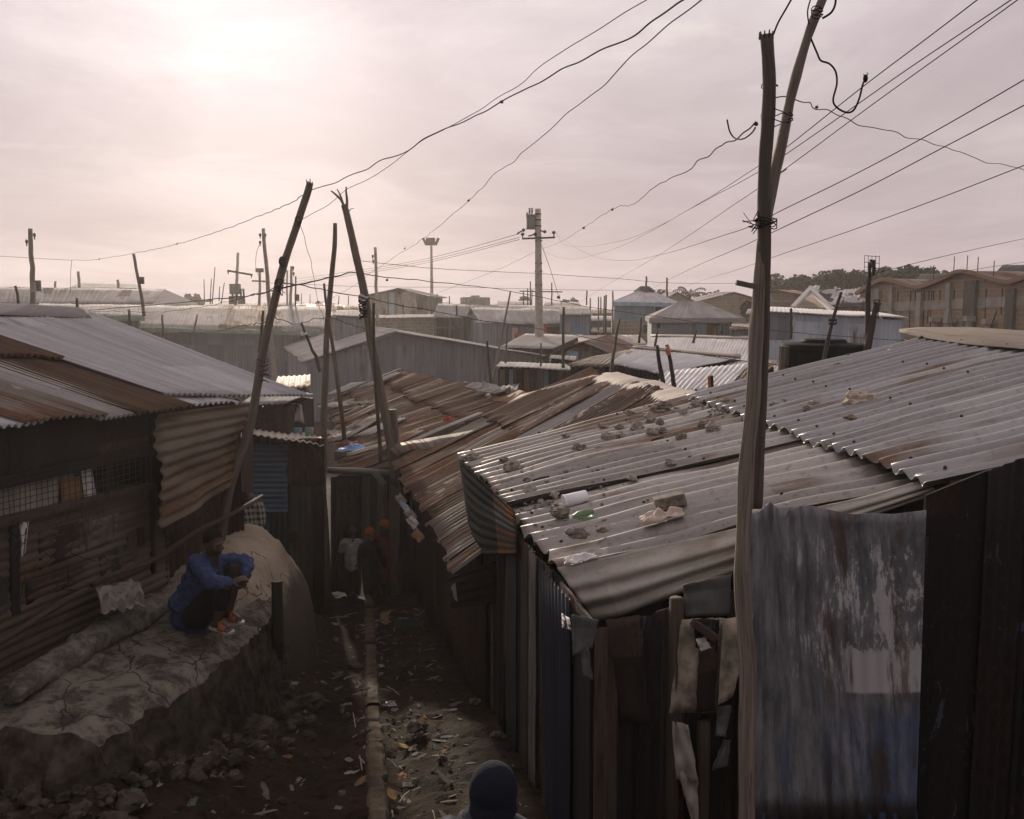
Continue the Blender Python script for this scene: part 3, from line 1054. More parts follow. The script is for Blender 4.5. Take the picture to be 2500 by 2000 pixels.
# crumpled sheet leaning on the wall
mb = MB()
def crum(u, v): return .03 * mnoise.noise(V((u * 3, v * 3, 4))) 
rows = []
q0 = [pw(232, 1432, .12), pw(338, 1418, .16), pw(352, 1462, .42), pw(246, 1478, .42)]
for j in range(13):
    row = []
    for i in range(15):
        p = bil(q0, i / 14, j / 12)
        p += V((0, 0, .05 * mnoise.noise(V((i * .5, j * .5, 1))) - (.07 if j > 10 else 0) * (1 + mnoise.noise(V((i * .7, 2, 2))))))
        row.append(p)
    rows.append(row)
mb.grid(rows, [[(i * .05, j * .04) for i in range(15)] for j in range(13)])
mthing(mb, 'scrap_sheet', plain('scrap_metal', (.17, .155, .135), .55, .25, 7, .3), 'crumpled grey metal scrap sheet propped on the shack wall above the ledge', 'sheet metal', smooth=False, solid=.01)

# ------------------------------------------------------------------ right shack with the stone-weighted roof
E0, E1, R0 = V((-.66, 11.2, 3.1)), V((.45, 5.6, 3.1)), V((5.32, 12.15, 4.53))
RP, RN = plane3(E0, E1, R0)
def pr(px, py, off=0.0): return onplane(px, py, RP, RN, off)
def pf(px, py, off=0.0): return onplane(px, py, FW0, FWn, off)
def pa(px, py, off=0.0): return onplane(px, py, AW0, AWn, off)


shR = thing('tin_shack', 'patched tin shack whose wide corrugated roof is weighed down with stones', 'shack', (2.5, 8.5, .6))
e_f, e_n = pr(1119, 1114), pr(1366, 1386)
o_n, o_f = pr(2272, 1172), pr(1686, 965)
def dents(u, v):
    return -.05 * math.exp(-((u - .93) / .05) ** 2 - ((v - .30) / .16) ** 2) - .03 * math.exp(-((u - .80) / .06) ** 2 - ((v - .12) / .1) ** 2) + .035 * math.exp(-((u - .97) / .04) ** 2 - ((v - .12) / .12) ** 2)
gapu = .62
ga, gb = lerp(e_f, e_n, gapu), lerp(o_f, o_n, gapu + .045)
mb = MB()
corr(mb, [e_f, ga, gb, o_f], .235, .030, 26, 12, seed=41, sag=.045, lap=5, lapstep=.014, vj=.03, ragged=.05)
mb.build('lower_roof_sheet', m_tin_near, shR, smooth=True, solid=.006)['label'] = 'lower roof sheets at the far end, bent ribs and gravel'
mb = MB()
ga2, gb2 = lerp(e_f, e_n, gapu - .035), lerp(o_f, o_n, gapu - .01)
corr(mb, [ga2 - RN * .04, e_n - RN * .02, o_n - RN * .02, gb2 - RN * .05], .235, .030, 26, 12, seed=43, sag=.06, lap=6, lapstep=.012, vj=.03, ragged=.06, roll=dents)
mb.build('lower_roof_sheet', m_tin_near, shR, smooth=True, solid=.006)['label'] = 'lower roof sheets at the near end, dented'
dv = (pr(2270, 1175) - pr(1683, 966))
u_n = pr(2290, 1190, .04); u_f = pr(1676, 970, .04)
r_f = pr(2268, 826, .04); r_n = r_f + (u_n - u_f) * 1.02
x = .72
mb = MB()
corr(mb, [u_f, lerp(u_f, u_n, x), lerp(r_f, r_n, x - .06), r_f], .19, .026, 24, 12, seed=45, sag=.04, lap=8, lapstep=.014, vj=.05, ragged=.05)
mb.build('upper_roof_sheet', m_tin_upper, shR, smooth=True, solid=.006)
mb = MB()
corr(mb, [lerp(u_f, u_n, x - .03) + RN * .03, u_n + RN * .02, r_n + RN * .03, lerp(r_f, r_n, x - .085) + RN * .04], .19, .028, 24, 12, seed=46, sag=.05, lap=8, lapstep=.012, vj=.05, ragged=.05)
mb.build('upper_roof_sheet', m_tin_upper, shR, smooth=True, solid=.006)
# ridge cap
mb = MB()
rows = []
cdir = (r_n - r_f)
upd = (r_f - u_f).normalized()
for j in range(26):
    q = -.12 + 1.1 * j / 25
    p = r_f + cdir * q
    n_ = .05 * mnoise.noise(V((q * 6, 1, 9)))
    tip = max(0, 1 - (q + .12) / .2)
    rows.append([p - upd * (.22 * (1 - tip) + n_) + RN * .05, p + RN * (.08 + n_ * .5), p + upd * .28 + RN * (.09 - .05 * tip), p + upd * .62 - V((0, 0, .02 + .1 * tip)), p + upd * .95 - V((0, 0, .3))])
mb.grid(rows, [[(i * .3, j * .25) for i in range(5)] for j in range(26)])
mb.build('ridge_cap', m_ridge_dull, shR, smooth=True, solid=.006)
mb = MB()
bdir = V((upd.x, upd.y, 0)).normalized() * 4 + V((0, 0, -1.1))
corr(mb, [r_f + bdir, r_n + bdir, r_n, r_f], .2, .02, 4, 5, seed=47)
mb.build('back_roof', m_tin_grey, shR, smooth=True, solid=.006)
# the near verge, bent down like an apron
top = [(1360, 1386), (1480, 1360), (1620, 1330), (1785, 1293), (1950, 1250), (2110, 1212), (2275, 1166)]
bot = [(1451, 1517), (1540, 1497), (1640, 1456), (1800, 1396), (1985, 1318), (2110, 1268), (2268, 1212)]
m_ = 40
tp = catmull([pr(x_, y_, .022) for x_, y_ in top], 8)
dep = [.34, .36, .37, .34, .32, .28, .20]
bp = catmull([pr(x_, y_, -.015) + V((.02, -.05 - .03 * k_, -dep[k_])) for k_, (x_, y_) in enumerate(top)], 8)
bp2 = []
for k_, (x_, y_) in enumerate(bot):
    tY = pr(*top[k_]).y - .16
    bp2.append(at(x_, y_, tY))
bp = catmull(bp2, 8)
rows, uvs = [], []
K = len(tp)
for j in range(25):
    v = j / 24
    row, ur = [], []
    for i in range(K):
        a, b = tp[i], bp[i]
        p = lerp(a, b, v)
        bul = .07 * math.sin(math.pi * min(1, v * 1.05)) * (1 - .3 * i / K)
        rib = .022 * math.cos(v * 3.3 * 2 * math.pi) * (.35 + .65 * sst(v, .08, .4))
        p += V((0, -1, .15)) * (bul + rib + .03 * mnoise.noise(V((i * .16, v * 2.3, 5))) + .012 * mnoise.noise(V((i * .5, v * 6, 5))))
        row.append(p); ur.append((v * .45, i * .1))
    rows.append(row); uvs.append(ur)
mb = MB(); mb.grid(rows, uvs)
o = mb.build('roof_apron', m_tin_apron, shR, smooth=True, solid=.005)
o['label'] = 'pale dented roof edge bent down over the wall'

# front wall
FW0, FW1 = V((.52, 5.66, 0)), V((3.9, 6.15, 0))
FWn = V((FW1.y - FW0.y, -(FW1.x - FW0.x), 0)).normalized()
AW0, AW1 = V((.50, 5.70, 0)), V((-.52, 10.9, 0))
AWn = V((-(AW1.y - AW0.y), (AW1.x - AW0.x), 0)).normalized()
if AWn.x > 0: AWn = -AWn
def zroof(p, off): return (RP - V((p.x, p.y, 0))).dot(RN) / RN.z + off
def wall_run(a, b, n_, mats, parent, nv_, name='wall_board', zb=lambda p: .5, drop=.10, seed=0, wj=.3, zt=None):
    """upright sheets and boards side by side, each a part"""
    cuts = [0]
    for i in range(n_): cuts.append(cuts[-1] + rnd.uniform(1 - wj, 1 + wj))
    for i in range(n_):
        q0_, q1_ = cuts[i] / cuts[-1], cuts[i + 1] / cuts[-1]
        A_, B2 = lerp(a, b, q0_ - .008), lerp(a, b, q1_ + .008)
        of = nv_ * rnd.uniform(0, .035)
        zt_a, zt_b = (zt(A_), zt(B2)) if zt else (zroof(A_, -drop), zroof(B2, -drop))
        zbA = zb(A_)
        mb = MB()
        mt = mats[i % len(mats)] if not callable(mats) else mats(i)
        if rnd.random() < .6:
            corr(mb, [V((A_.x, A_.y, zbA)) + of, V((B2.x, B2.y, zb(B2))) + of, V((B2.x, B2.y, zt_b)) + of, V((A_.x, A_.y, zt_a)) + of], .09, .011, 6, 6, up=nv_, seed=seed + i, sag=.02, vj=.0, lap=30)
            mb.build(name, mt, parent, smooth=True, solid=.006)
        else:
            mb.prism([V((A_.x, A_.y, zbA)) + of, V((B2.x, B2.y, zb(B2))) + of, V((B2.x, B2.y, zt_b)) + of, V((A_.x, A_.y, zt_a)) + of], -nv_ * .02)
            mb.build(name, mt, parent)
wall_run(FW0, lerp(FW0, FW1, .40), 13, [m_plank, m_dark_tin, m_plank_dark, m_black_wall, m_plank, m_teal_panel, m_black_wall, m_plank_dark, m_dark_tin], shR, FWn, zb=lambda p: 1.1, drop=.16, seed=50)
ta, tb = pf(2262, 1206), pf(2500, 1110)
wall_run(lerp(FW0, FW1, .40), V((ta.x, ta.y, 0)), 3, [m_black_wall], shR, FWn, zb=lambda p: 1.1, drop=.16, seed=66)
wall_run(V((ta.x, ta.y, 0)), lerp(FW0, FW1, 1.25), 6, [m_black_wall], shR, FWn, zb=lambda p: 1.1, seed=70, zt=lambda p: ta.z + (tb.z - ta.z) * (p.x - ta.x) / (tb.x - ta.x))
wall_run(AW0, AW1, 22, [m_plank_dark, m_teal_panel, m_plank, m_black_wall, m_dark_tin, m_plank_dark, m_plank_grey, m_dark_tin, m_plank], shR, AWn, zb=lambda p: base(p.y) - .15, drop=.10, seed=90, wj=.45)
# back wall so that the shack closes
mb = MB()
a, b = V((AW1.x, AW1.y, 0)), V((5.6, 11.8, 0))
corr(mb, [a + V((0, 0, 0)), b, V((b.x, b.y, 4.3)), V((a.x, a.y, zroof(a, -.12)))], .15, .012, 2, 4, up=V((0, 1, 0)), seed=3)
mb.build('back_wall', m_dark_tin, shR, smooth=True, solid=.01)
# the bluish sheet at the corner on the alley side
mb = MB()
corr(mb, [pa(1330, 2080, .045), pa(1392, 2110, .045), pa(1392, 1480, .045), pa(1318, 1400, .045)], .10, .010, 6, 6, up=AWn, seed=7, sag=.015, lap=30)
mb.build('wall_sheet', tin('dark_blue_sheet', (.026, .031, .046), (.018, .021, .03), rust=.3, metal=.05, rough=.6, seed=41), shR, smooth=True, solid=.006)['label'] = 'dark blue sheet at the alley corner'
# hanging sheet under the far end of the eave
mb = MB()
P_ = [pa(1262, 1352, .10), pa(1252, 1238, .10), pa(1120, 1118, .10), pa(1156, 1352, .10)]
n_ = 26
rows = []
for j in range(n_ + 1):
    v = j / n_
    row = []
    for i in range(21):
        u = i / 20
        xt, yt = lerp(1120, 1258, u), lerp(1120, 1250, u)
        xb_, yb_ = lerp(1152, 1262, u), lerp(1334 + 24 * sst(u, 0, .3), 1352, u)
        x_, y_ = lerp(xt, xb_, v), lerp(yt, yb_, v)
        h = .10 + .010 * math.cos(v * 8.2 * 2 * math.pi + .2 * u) + .02 * mnoise.noise(V((u * 2, v * 2, 3)))
        row.append(pa(x_, y_, h))
    rows.append(row)
mb.grid(rows, [[(j * .03, i * .12) for i in range(21)] for j in range(n_ + 1)])
mb.build('hanging_sheet', m_teal_panel, shR, smooth=True, solid=.005)['label'] = 'grey ribbed sheet closing the gap under the eave'

# flat painted sheet nailed to the front, peeling
t = NT('peeling_painted_sheet')
uv = t.coord('UV')
mpn = t.n('ShaderNodeMapping'); mpn.inputs['Scale'].default_value = (9.5, 3.0, 1); mpn.inputs['Rotation'].default_value = (0, 0, -.22); t.link(uv, mpn.inputs['Vector'])
n1 = t.noise(mpn.outputs[0], 1.0, 14, .74, .15)
n2 = t.noise(t.mp(uv, (42, 20, 1), (3, 3, 3)), 1.0, 8, .75)
n3 = t.noise(t.mp(uv, (5.5, 1.4, 1), (9, 1, 2)), 1.0, 7, .7, .3)
n4 = t.noise(t.mp(uv, (3.0, 2.2, 1), (2, 5, 7)), 1.0, 5, .6)
sx = t.n('ShaderNodeSeparateXYZ'); t.link(uv, sx.inputs[0])
U, Vv = sx.outputs[0], sx.outputs[1]
c = t.mix(t.step(n1, .35, .66), (.085, .09, .104), (.29, .295, .31))
c = t.mix(t.step(n4, .5, .72), c, (.27, .265, .255))
# blue wash left on the lower part
blue = t.step(t.math('ADD', Vv, t.math('MULTIPLY', n2, .10)), .46, .36)
bmask = t.math('MULTIPLY', blue, t.step(t.math('ADD', t.math('ADD', t.math('MULTIPLY', n3, .8), t.math('MULTIPLY', n2, .25)), t.math('MULTIPLY', U, .17)), .60, .70))
c = t.mix(t.math('MULTIPLY', bmask, .85), c, t.mix(n1, (.06, .092, .165), (.13, .175, .27)))
# flakes of white paint: slivers high up, a broken band lower right
slv = t.math('ADD', t.math('MULTIPLY', n1, .65), t.math('MULTIPLY', n2, .35))
zone = t.math('MULTIPLY', t.step(Vv, .40, .47), t.step(Vv, .95, .84))
zone = t.math('MULTIPLY', zone, t.step(U, .22, .45))
wm = t.math('MULTIPLY', zone, t.step(t.math('ADD', slv, t.math('MULTIPLY', U, .07)), .575, .585))
c = t.mix(wm, c, t.mix(n2, (.42, .41, .41), (.62, .60, .59)))
band = t.math('MULTIPLY', t.step(Vv, .415, .425), t.step(t.math('ADD', t.math('ADD', Vv, t.math('MULTIPLY', n2, .16)), t.math('MULTIPLY', n1, .14)), .715, .700))
band = t.math('MULTIPLY', band, t.step(t.math('ADD', U, t.math('MULTIPLY', n3, .45)), .86, .90))
band = t.math('MULTIPLY', band, t.step(slv, .585, .555))
c = t.mix(band, c, t.mix(n2, (.42, .41, .415), (.58, .565, .56)))
# rust runs
rz = t.math('MULTIPLY', t.step(n3, .52, .60), t.step(t.math('ADD', U, t.math('MULTIPLY', n4, .6)), .62, .90))
c = t.mix(t.math('MULTIPLY', rz, .75), c, t.mix(n2, (.05, .03, .02), (.125, .075, .035)))
rb = t.step(t.math('ADD', Vv, t.math('MULTIPLY', n2, .10)), .15, .09)
c = t.mix(t.math('MULTIPLY', rb, .85), c, (.03, .02, .016))
t.bump(t.math('ADD', n1, n2), .25, .01)
m_peel = t.out(c, .55, .15, .4)
ptop = [(1822, 1256), (1852, 1250), (1880, 1226), (1898, 1240), (1935, 1238), (1965, 1234), (2000, 1239), (2040, 1248), (2085, 1256), (2130, 1253), (2180, 1256), (2262, 1246)]
n_ = 104
rows, uvs = [], []
for j in range(31):
    v = j / 30
    row, ur = [], []
    for i in range(n_ + 1):
        u = i / n_
        f = u * (len(ptop) - 1); k_ = min(int(f), len(ptop) - 2)
        xt, yt = lerp(ptop[k_][0], ptop[k_ + 1][0], f - k_), lerp(ptop[k_][1], ptop[k_ + 1][1], f - k_)
        xb_, yb_ = lerp(1816, 2236, u), 2010
        h = .14 + .0085 * math.cos(u * 13 * 2 * math.pi) + .03 * mnoise.noise(V((u * 3, v * 3, 2))) + .015 * (1 - sst(v, 0, .14)) * mnoise.noise(V((u * 5, 7, v * 3)))
        row.append(pf(lerp(xb_, xt, v), lerp(yb_, yt, v), h)); ur.append((u, v))
    rows.append(row); uvs.append(ur)
mb = MB(); mb.grid(rows, uvs)
mb.build('painted_sheet', m_peel, shR, smooth=True, solid=.004)['label'] = 'flat grey sheet with peeling white and blue paint'
mb = MB()
mb.prism([pf(x_, y_, .13) for x_, y_ in ((1810, 1985), (2240, 1985), (2245, 2100), (1810, 2100))], -FWn * .01)
mb.build('painted_sheet', plain('dull_blue_sheet', (.05, .075, .14), .6, .3, 5, .1), shR)['label'] = 'blue sheet under the peeling one'
# torn edge curling up, catching the light
mb = MB()
mb.prism([pf(1912, 1272, .17), pf(1926, 1244, .22), pf(1948, 1236, .24), pf(1936, 1252, .23)], FWn * .004)
mb.build('curled_edge', m_tin_pale, shR)
# scraps nailed to the front boards
m_khaki_scrap = plain('khaki_scrap', (.30, .26, .20), .75, .5, 9, b=(.42, .36, .28))
m_grey_scrap = tin('grey_scrap', (.16, .16, .16), (.09, .09, .09), rust=.25, metal=.2, rough=.6, seed=51)
def scrap(name, poly, mat, off, lab=None, wob=.02, solid=.005, seed=0, n=10):
    """quad TL,TR,BR,BL on the front wall, slightly warped"""
    mb = MB()
    rows, uvs = [], []
    for j in range(n + 1):
        row, ur = [], []
        for i in range(n + 1):
            u, v = i / n, j / n
            x_ = lerp(lerp(poly[0][0], poly[1][0], u), lerp(poly[3][0], poly[2][0], u), v)
            y_ = lerp(lerp(poly[0][1], poly[1][1], u), lerp(poly[3][1], poly[2][1], u), v)
            e_ = 3.0 * mnoise.noise(V((u * 7, v * 7, seed + .5)))
            if i in (0, n): x_ += e_
            if j in (0, n): y_ += e_
            row.append(pf(x_, y_, off + wob * mnoise.noise(V((u * 2.5, v * 2.5, seed))))); ur.append((u * .4, v * .8))
        rows.append(row); uvs.append(ur)
    mb.grid(rows, uvs)
    o = mb.build(name, mat, shR, smooth=True, solid=solid)
    if lab: o['label'] = lab
scrap('scrap_panel', [(1664, 1512), (1768, 1508), (1748, 1738), (1634, 1742)], m_khaki_scrap, .10, 'pale khaki panel with a dark hole', .03, seed=1)
scrap('scrap_panel', [(1764, 1512), (1842, 1496), (1790, 1700), (1752, 1722)], m_khaki_scrap, .15, 'khaki panel cut to a point', .04, seed=2)
scrap('hole_shadow', [(1692, 1512), (1756, 1512), (1750, 1590), (1698, 1580)], m_black_wall, .125, None, .01, seed=3)
scrap('paper_scrap', [(1698, 1560), (1722, 1556), (1736, 1582), (1712, 1590)], m_white_rag, .14, 'crumpled white paper in the hole', .02, seed=4)
scrap('rust_stain_sheet', [(1706, 1590), (1752, 1575), (1744, 1735), (1700, 1738)], m_dark_tin, .128, None, .02, seed=5)
scrap('scrap_panel', [(1668, 1428), (1786, 1400), (1782, 1502), (1672, 1505)], m_grey_scrap, .05, 'mottled grey sheet under the apron', .02, seed=6)
scrap('scrap_strip', [(1752, 1725), (1786, 1722), (1772, 1800), (1746, 1796)], m_grey_scrap, .11, None, .02, seed=7)
scrap('scrap_strip', [(1766, 1805), (1784, 1805), (1776, 1870), (1738, 1880)], m_grey_scrap, .10, None, .03, seed=8)
scrap('scrap_panel', [(1396, 1500), (1462, 1514), (1445, 1580), (1398, 1602)], m_grey_scrap, .04, 'small grey ribbed sheet at the corner', .02, seed=9)
scrap('scrap_panel', [(1418, 1590), (1436, 1580), (1448, 1660), (1424, 1650)], m_grey_scrap, .06, None, .02, seed=10)
scrap('scrap_panel', [(1480, 1516), (1560, 1500), (1590, 1770), (1520, 1760)], m_dark_tin, .05, None, .03, seed=11)
scrap('torn_plastic', [(1640, 1760), (1680, 1770), (1704, 1912), (1650, 1900)], m_sheet_plastic, .12, 'torn greyish plastic hanging from the boards', .06, seed=12)
scrap('torn_plastic', [(1655, 1880), (1704, 1905), (1704, 2010), (1690, 2010)], m_sheet_plastic, .11, None, .05, seed=13)
mb = MB(); mb.bar(pf(1690, 1518, .15), pf(1748, 1560, .17), .05)
mb.build('wood_stub', m_plank, shR, bevel=.008)
for x0, x1, y0, y1 in ((1718, 1712, 1760, 2060), (1652, 1640, 1460, 2060)):
    mb = MB(); mb.tube([pf(lerp(x0, x1, q), lerp(y0, y1, q), .06) for q in (0, .25, .5, .75, 1)], .045, 8, jit=.2, seed=x0)
    mb.build('wall_post', m_plank, shR, smooth=True)
cloth_on(pa, [(1372, 1497), (1392, 1512), (1394, 1540), (1374, 1532)], .1, m_white_rag, 'rag', shR, wave=.04, seed=6, n=8, lab='small whitish rag at the corner')
scrap('grey_bag', [(1248, 1955), (1300, 1950), (1302, 2030), (1250, 2030)], m_sheet_plastic, .3, None, .05, seed=21) if False else None

# roofing nails in rows along the ribs
m_nail = plain('rusty_nail', (.06, .04, .03), .8, .3, 30)
for (A_, B2, C_, D_, ptch) in ((e_f, e_n, o_n, o_f, .235), (u_f, u_n, r_n, r_f, .19)):
    mb = MB()
    n_ = int((B2 - A_).length / ptch)
    for v_ in (.05, .34, .66, .95):
        for i in range(0, n_, 2):
            if rnd.random() < .2: continue
            p = bil([A_, B2, C_, D_], (i + .5 * (v_ > .5)) / n_, v_ + rnd.uniform(-.012, .012)) + RN * (.034 if ptch > .2 else .062)
            mb.ell(p, (.016, .016, .012), n=7, m=5)
    mb.build('nail', m_nail, shR, smooth=True)

# ------------------------------------------------------------------ shacks and houses: shared builder
def down(p, z=0.0): return V((p.x, p.y, z))


def shack(name, label, quad, roofm, wallm, zg=0.0, inset=.05, pitch=.16, amp=.014, gable=False, trim=None, cat='shack', group=None, seed=1, rust=None, wall_pitch=.16, over=None, nv=6, lap=8, sag=.03, ragged=.03, ridge=None, split=None, openfront=False):
    """quad: eave left, eave right, ridge right, ridge left as (px, py, Y); the roof falls towards the viewer"""
    EL, ER, RR, RL = [at(*q) for q in quad]
    amp = .014 if quad[0][2] < 26 else .007
    c = (EL + ER + RR + RL) / 4
    root = thing(name, label, cat, V((c.x, c.y, zg)), group)
    if split:
        fs = [0] + [s_[0] for s_ in split[1:]] + [1]
        for i, (f_, mt) in enumerate(split):
            mb = MB()
            a0, a1 = fs[i], min(1, fs[i + 1] + .01)
            corr(mb, [lerp(EL, ER, a0), lerp(EL, ER, a1), lerp(RL, RR, a1), lerp(RL, RR, a0)], pitch, amp, nv, 5, sag=sag, seed=seed * 7 + i, lap=lap, vj=.05, ragged=ragged, roll=lambda u, v, k_=.012 * i: k_)
            mb.build('roof', mt, root, smooth=True, solid=.02)
    else:
        mb = MB()
        corr(mb, [EL, ER, RR, RL], pitch, amp, nv, 5, sag=sag, seed=seed, lap=lap, vj=.05, ragged=ragged)
        mb.build('roof', roofm, root, smooth=True, solid=.02)
    IL, IR = lerp(lerp(EL, ER, inset), lerp(RL, RR, inset), inset * 1.5), lerp(lerp(ER, EL, inset), lerp(RR, RL, inset), inset * 1.5)
    if gable:
        BL, BR = RL + (RL - EL) * 1.0, RR + (RR - ER) * 1.0
        BL.z, BR.z = EL.z, ER.z
        mb = MB()
        corr(mb, [BR, BL, RL, RR], pitch, amp, 3, 4, sag=sag, seed=seed + 3, lap=lap)
        mb.build('back_roof', roofm, root, smooth=True, solid=.02)
        KL, KR = lerp(BL, IR, inset), lerp(BR, IL, inset)
    else:
        KL, KR = lerp(RL, IR, inset), lerp(RR, IL, inset)
    o_ = V((0, 0, -.07))
    mb = MB()
    if not openfront:
        corr(mb, [down(IL, zg), down(IR, zg), IR + o_, IL + o_], wall_pitch, .011, 2, 5, up=V((0, -1, 0)), seed=seed + 11, sag=.01, lap=9, vj=0)
    corr(mb, [down(IR, zg), down(KR, zg), KR + o_, IR + o_], wall_pitch, .011, 2, 5, up=V((1, 0, 0)), seed=seed + 12, sag=.01, vj=0)
    corr(mb, [down(IL, zg), down(KL, zg), KL + o_, IL + o_], wall_pitch, .011, 2, 5, up=V((-1, 0, 0)), seed=seed + 13, sag=.01, vj=0)
    corr(mb, [down(KL, zg), down(KR, zg), KR + o_, KL + o_], wall_pitch, .011, 2, 5, up=V((0, 1, 0)), seed=seed + 14, sag=.01, vj=0)
    if gable:                                   # gable triangles
        for (I_, K_, Rg) in ((IL, KL, lerp(RL, RR, inset)), (IR, KR, lerp(RR, RL, inset))):
            mb.add([I_ + o_, K_ + o_, Rg + o_], [(0, 1, 2)])
    mb.build('wall', wallm, root, solid=.03)
    if trim:
        mb = MB()
        d_ = (ER - EL).normalized()
        mb.bar(EL + V((0, -.03, -.10)), ER + V((0, -.03, -.10)), .06, .24, up=V((0, 0, 1)))
        mb.build('fascia', trim, root)
    if ridge:
        mb = MB()
        rows = []
        up_ = (RL - EL).normalized()
        N_ = (ER - EL).cross(RL - EL).normalized()
        if N_.z < 0: N_ = -N_
        for j in range(16):
            p = lerp(RL, RR, j / 15)
            w_ = .06 * mnoise.noise(V((j * .9, seed, 1)))
            rows.append([p - up_ * (.28 + w_) + N_ * .03, p + N_ * (.10 + w_ * .6), p + up_ * .2 - V((0, 0, .05))])
        mb.grid(rows, [[(i * .3, j * .3) for i in range(3)] for j in range(16)])
        mb.build('ridge_cap', ridge, root, smooth=True, solid=.02)
    root['_'] = 0
    del root['_']
    return root, (IL, IR, KL, KR)


def front_rect(root, W, px0, py0, px1, py1, mat, name, proud=.05, frame=None):
    """a door or window on the front wall, given by its pixel box"""
    IL, IR = W[0], W[1]
    d_ = (IR - IL); d_.z = 0
    n_ = V((d_.y, -d_.x, 0)).normalized()
    if n_.y > 0: n_ = -n_
    q = [onplane(x, y, IL, n_, proud) for x, y in ((px0, py1), (px1, py1), (px1, py0), (px0, py0))]
    mb = MB()
    mb.prism(q, -n_ * .08)
    o = mb.build(name, mat, root)
    if frame:
        mb = MB()
        for i in range(4): mb.bar(q[i] + n_ * .02, q[(i + 1) % 4] + n_ * .02, .08, .08, up=n_)
        mb.build('frame', frame, o)
        ROOT['frame'] = ROOT[root.name]
    return o


def gable_front(name, label, eL, ap, eR, depth, roofm, wallm, zg=0.0, cat='building', over=.25, pitch=.16, seed=1, group=None, brick=False, rooft=.03):
    """house whose gable end faces the viewer; eL, ap, eR = (px, py, Y); depth = vector to the back gable"""
    A, B_, C_ = at(*eL), at(*ap), at(*eR)
    D_ = V(depth)
    root = thing(name, label, cat, V((B_.x, B_.y, zg)), group)
    fo = -D_.normalized() * over
    for (e, sgn, s_) in ((A, -1, 1), (C_, 1, 2)):
        out_ = (e - B_).normalized() * over
        mb = MB()
        corr(mb, [e + out_ + fo, e + out_ + D_, B_ + D_, B_ + fo], pitch, .014, 6, 5, sag=.03, seed=seed + s_, lap=8)
        mb.build('roof', roofm, root, smooth=True, solid=rooft)
    mb = MB()
    n_ = 60
    W_ = (C_ - A).length
    top = []
    for i in range(n_ + 1):
        u = i / n_
        p = lerp(A, C_, u)
        ua = (B_ - A).length / ((B_ - A).length + (C_ - B_).length)
        z = lerp(A.z, B_.z, u / ua) if u < ua else lerp(B_.z, C_.z, (u - ua) / (1 - ua))
        top.append(V((p.x, p.y, z - .06)))
    if brick:
        rows = [[down(p, zg) for p in top], top]
        mb.grid(rows, [[(i / n_ * W_, zg) for i in range(n_ + 1)], [(i / n_ * W_, top[i].z) for i in range(n_ + 1)]])
    else:
        nw = int(W_ / pitch)
        m_ = nw * 5
        r0_, r1_, u0_, u1_ = [], [], [], []
        for i in range(m_ + 1):
            u = i / m_
            f = u * n_; k_ = min(int(f), n_ - 1)
            p = lerp(top[k_], top[k_ + 1], f - k_)
            w_ = -D_.normalized() * (.011 * math.cos(2 * math.pi * u * nw) + .01 * (int(u * nw / 9) % 2))
            r0_.append(down(p, zg) + w_); r1_.append(p + w_)
            u0_.append((u * W_, zg)); u1_.append((u * W_, p.z))
        mb.grid([r0_, r1_], [u0_, u1_])
    for (P_, Q_) in ((A, A + D_), (C_, C_ + D_), (A + D_, C_ + D_)):
        mb.grid([[down(P_, zg), down(Q_, zg)], [P_ - V((0, 0, .06)), Q_ - V((0, 0, .06))]], [[(0, 0), (5, 0)], [(0, 3), (5, 3)]])
    mb.build('wall', wallm, root, solid=.04)
    return root, (A, C_, D_)


# rusty roofs along the right side of the alley -------------------------------------------------
sC = thing('rusty_shack', 'low rusty shack with patched banded roof and white ridge cap behind the stone-weighted roof', 'shack', (0, 13, .4))
Ce_n, Ce_f = at(1104, 1402, 9.0), at(967, 1131, 15.0)
Cr_n, Cr_f = at(1700, 985, 11.8), at(1440, 913, 16.4)
CP_, CN_ = plane3(Ce_n, Ce_f, Cr_n)
bands = [(0.0, .07, m_rust_grey), (.07, .17, m_tin_dirty), (.17, .30, m_rust_grey), (.30, .42, m_rust_band), (.42, .55, m_rust_pale), (.55, .66, m_rust_band), (.66, .80, m_rust_grey), (.80, .90, m_rust), (.90, 1.0, m_rust_grey)]
ups = [(0.0, .12, m_rust_pale), (.12, .27, m_rust_band), (.27, .46, m_rust_pale), (.46, .58, m_tin_grey), (.60, .78, m_rust_pale), (.78, 1.0, m_rust)]
def Cq(u, v): return bil([Ce_n, Ce_f, Cr_f, Cr_n], u, v)
for i, (a, b, mt) in enumerate(bands):
    e = rnd.uniform(-.02, .02)
    mb = MB()
    corr(mb, [Cq(a - .015, e), Cq(b + .015, e), Cq(b + .015, .52 + e), Cq(a - .015, .52 + e)], .11, .014, 8, 6, seed=200 + i, sag=.05, vj=.06, ragged=.06, lap=7, roll=lambda u, v, q=.012 * (i % 3): q)
    mb.build('roof_sheet', mt, sC, smooth=True, solid=.008)
for i, (a, b, mt) in enumerate(ups):
    e = rnd.uniform(-.05, .03)
    mb = MB()
    corr(mb, [Cq(a - .015, .46 + e), Cq(b + .015, .46 + e), Cq(b + .015, 1.0), Cq(a - .015, 1.0)], .11, .014, 8, 6, seed=220 + i, sag=.05, vj=.06, ragged=.06, lap=7, roll=lambda u, v, q=.035 + .012 * (i % 3): q)
    mb.build('roof_sheet', mt, sC, smooth=True, solid=.008)
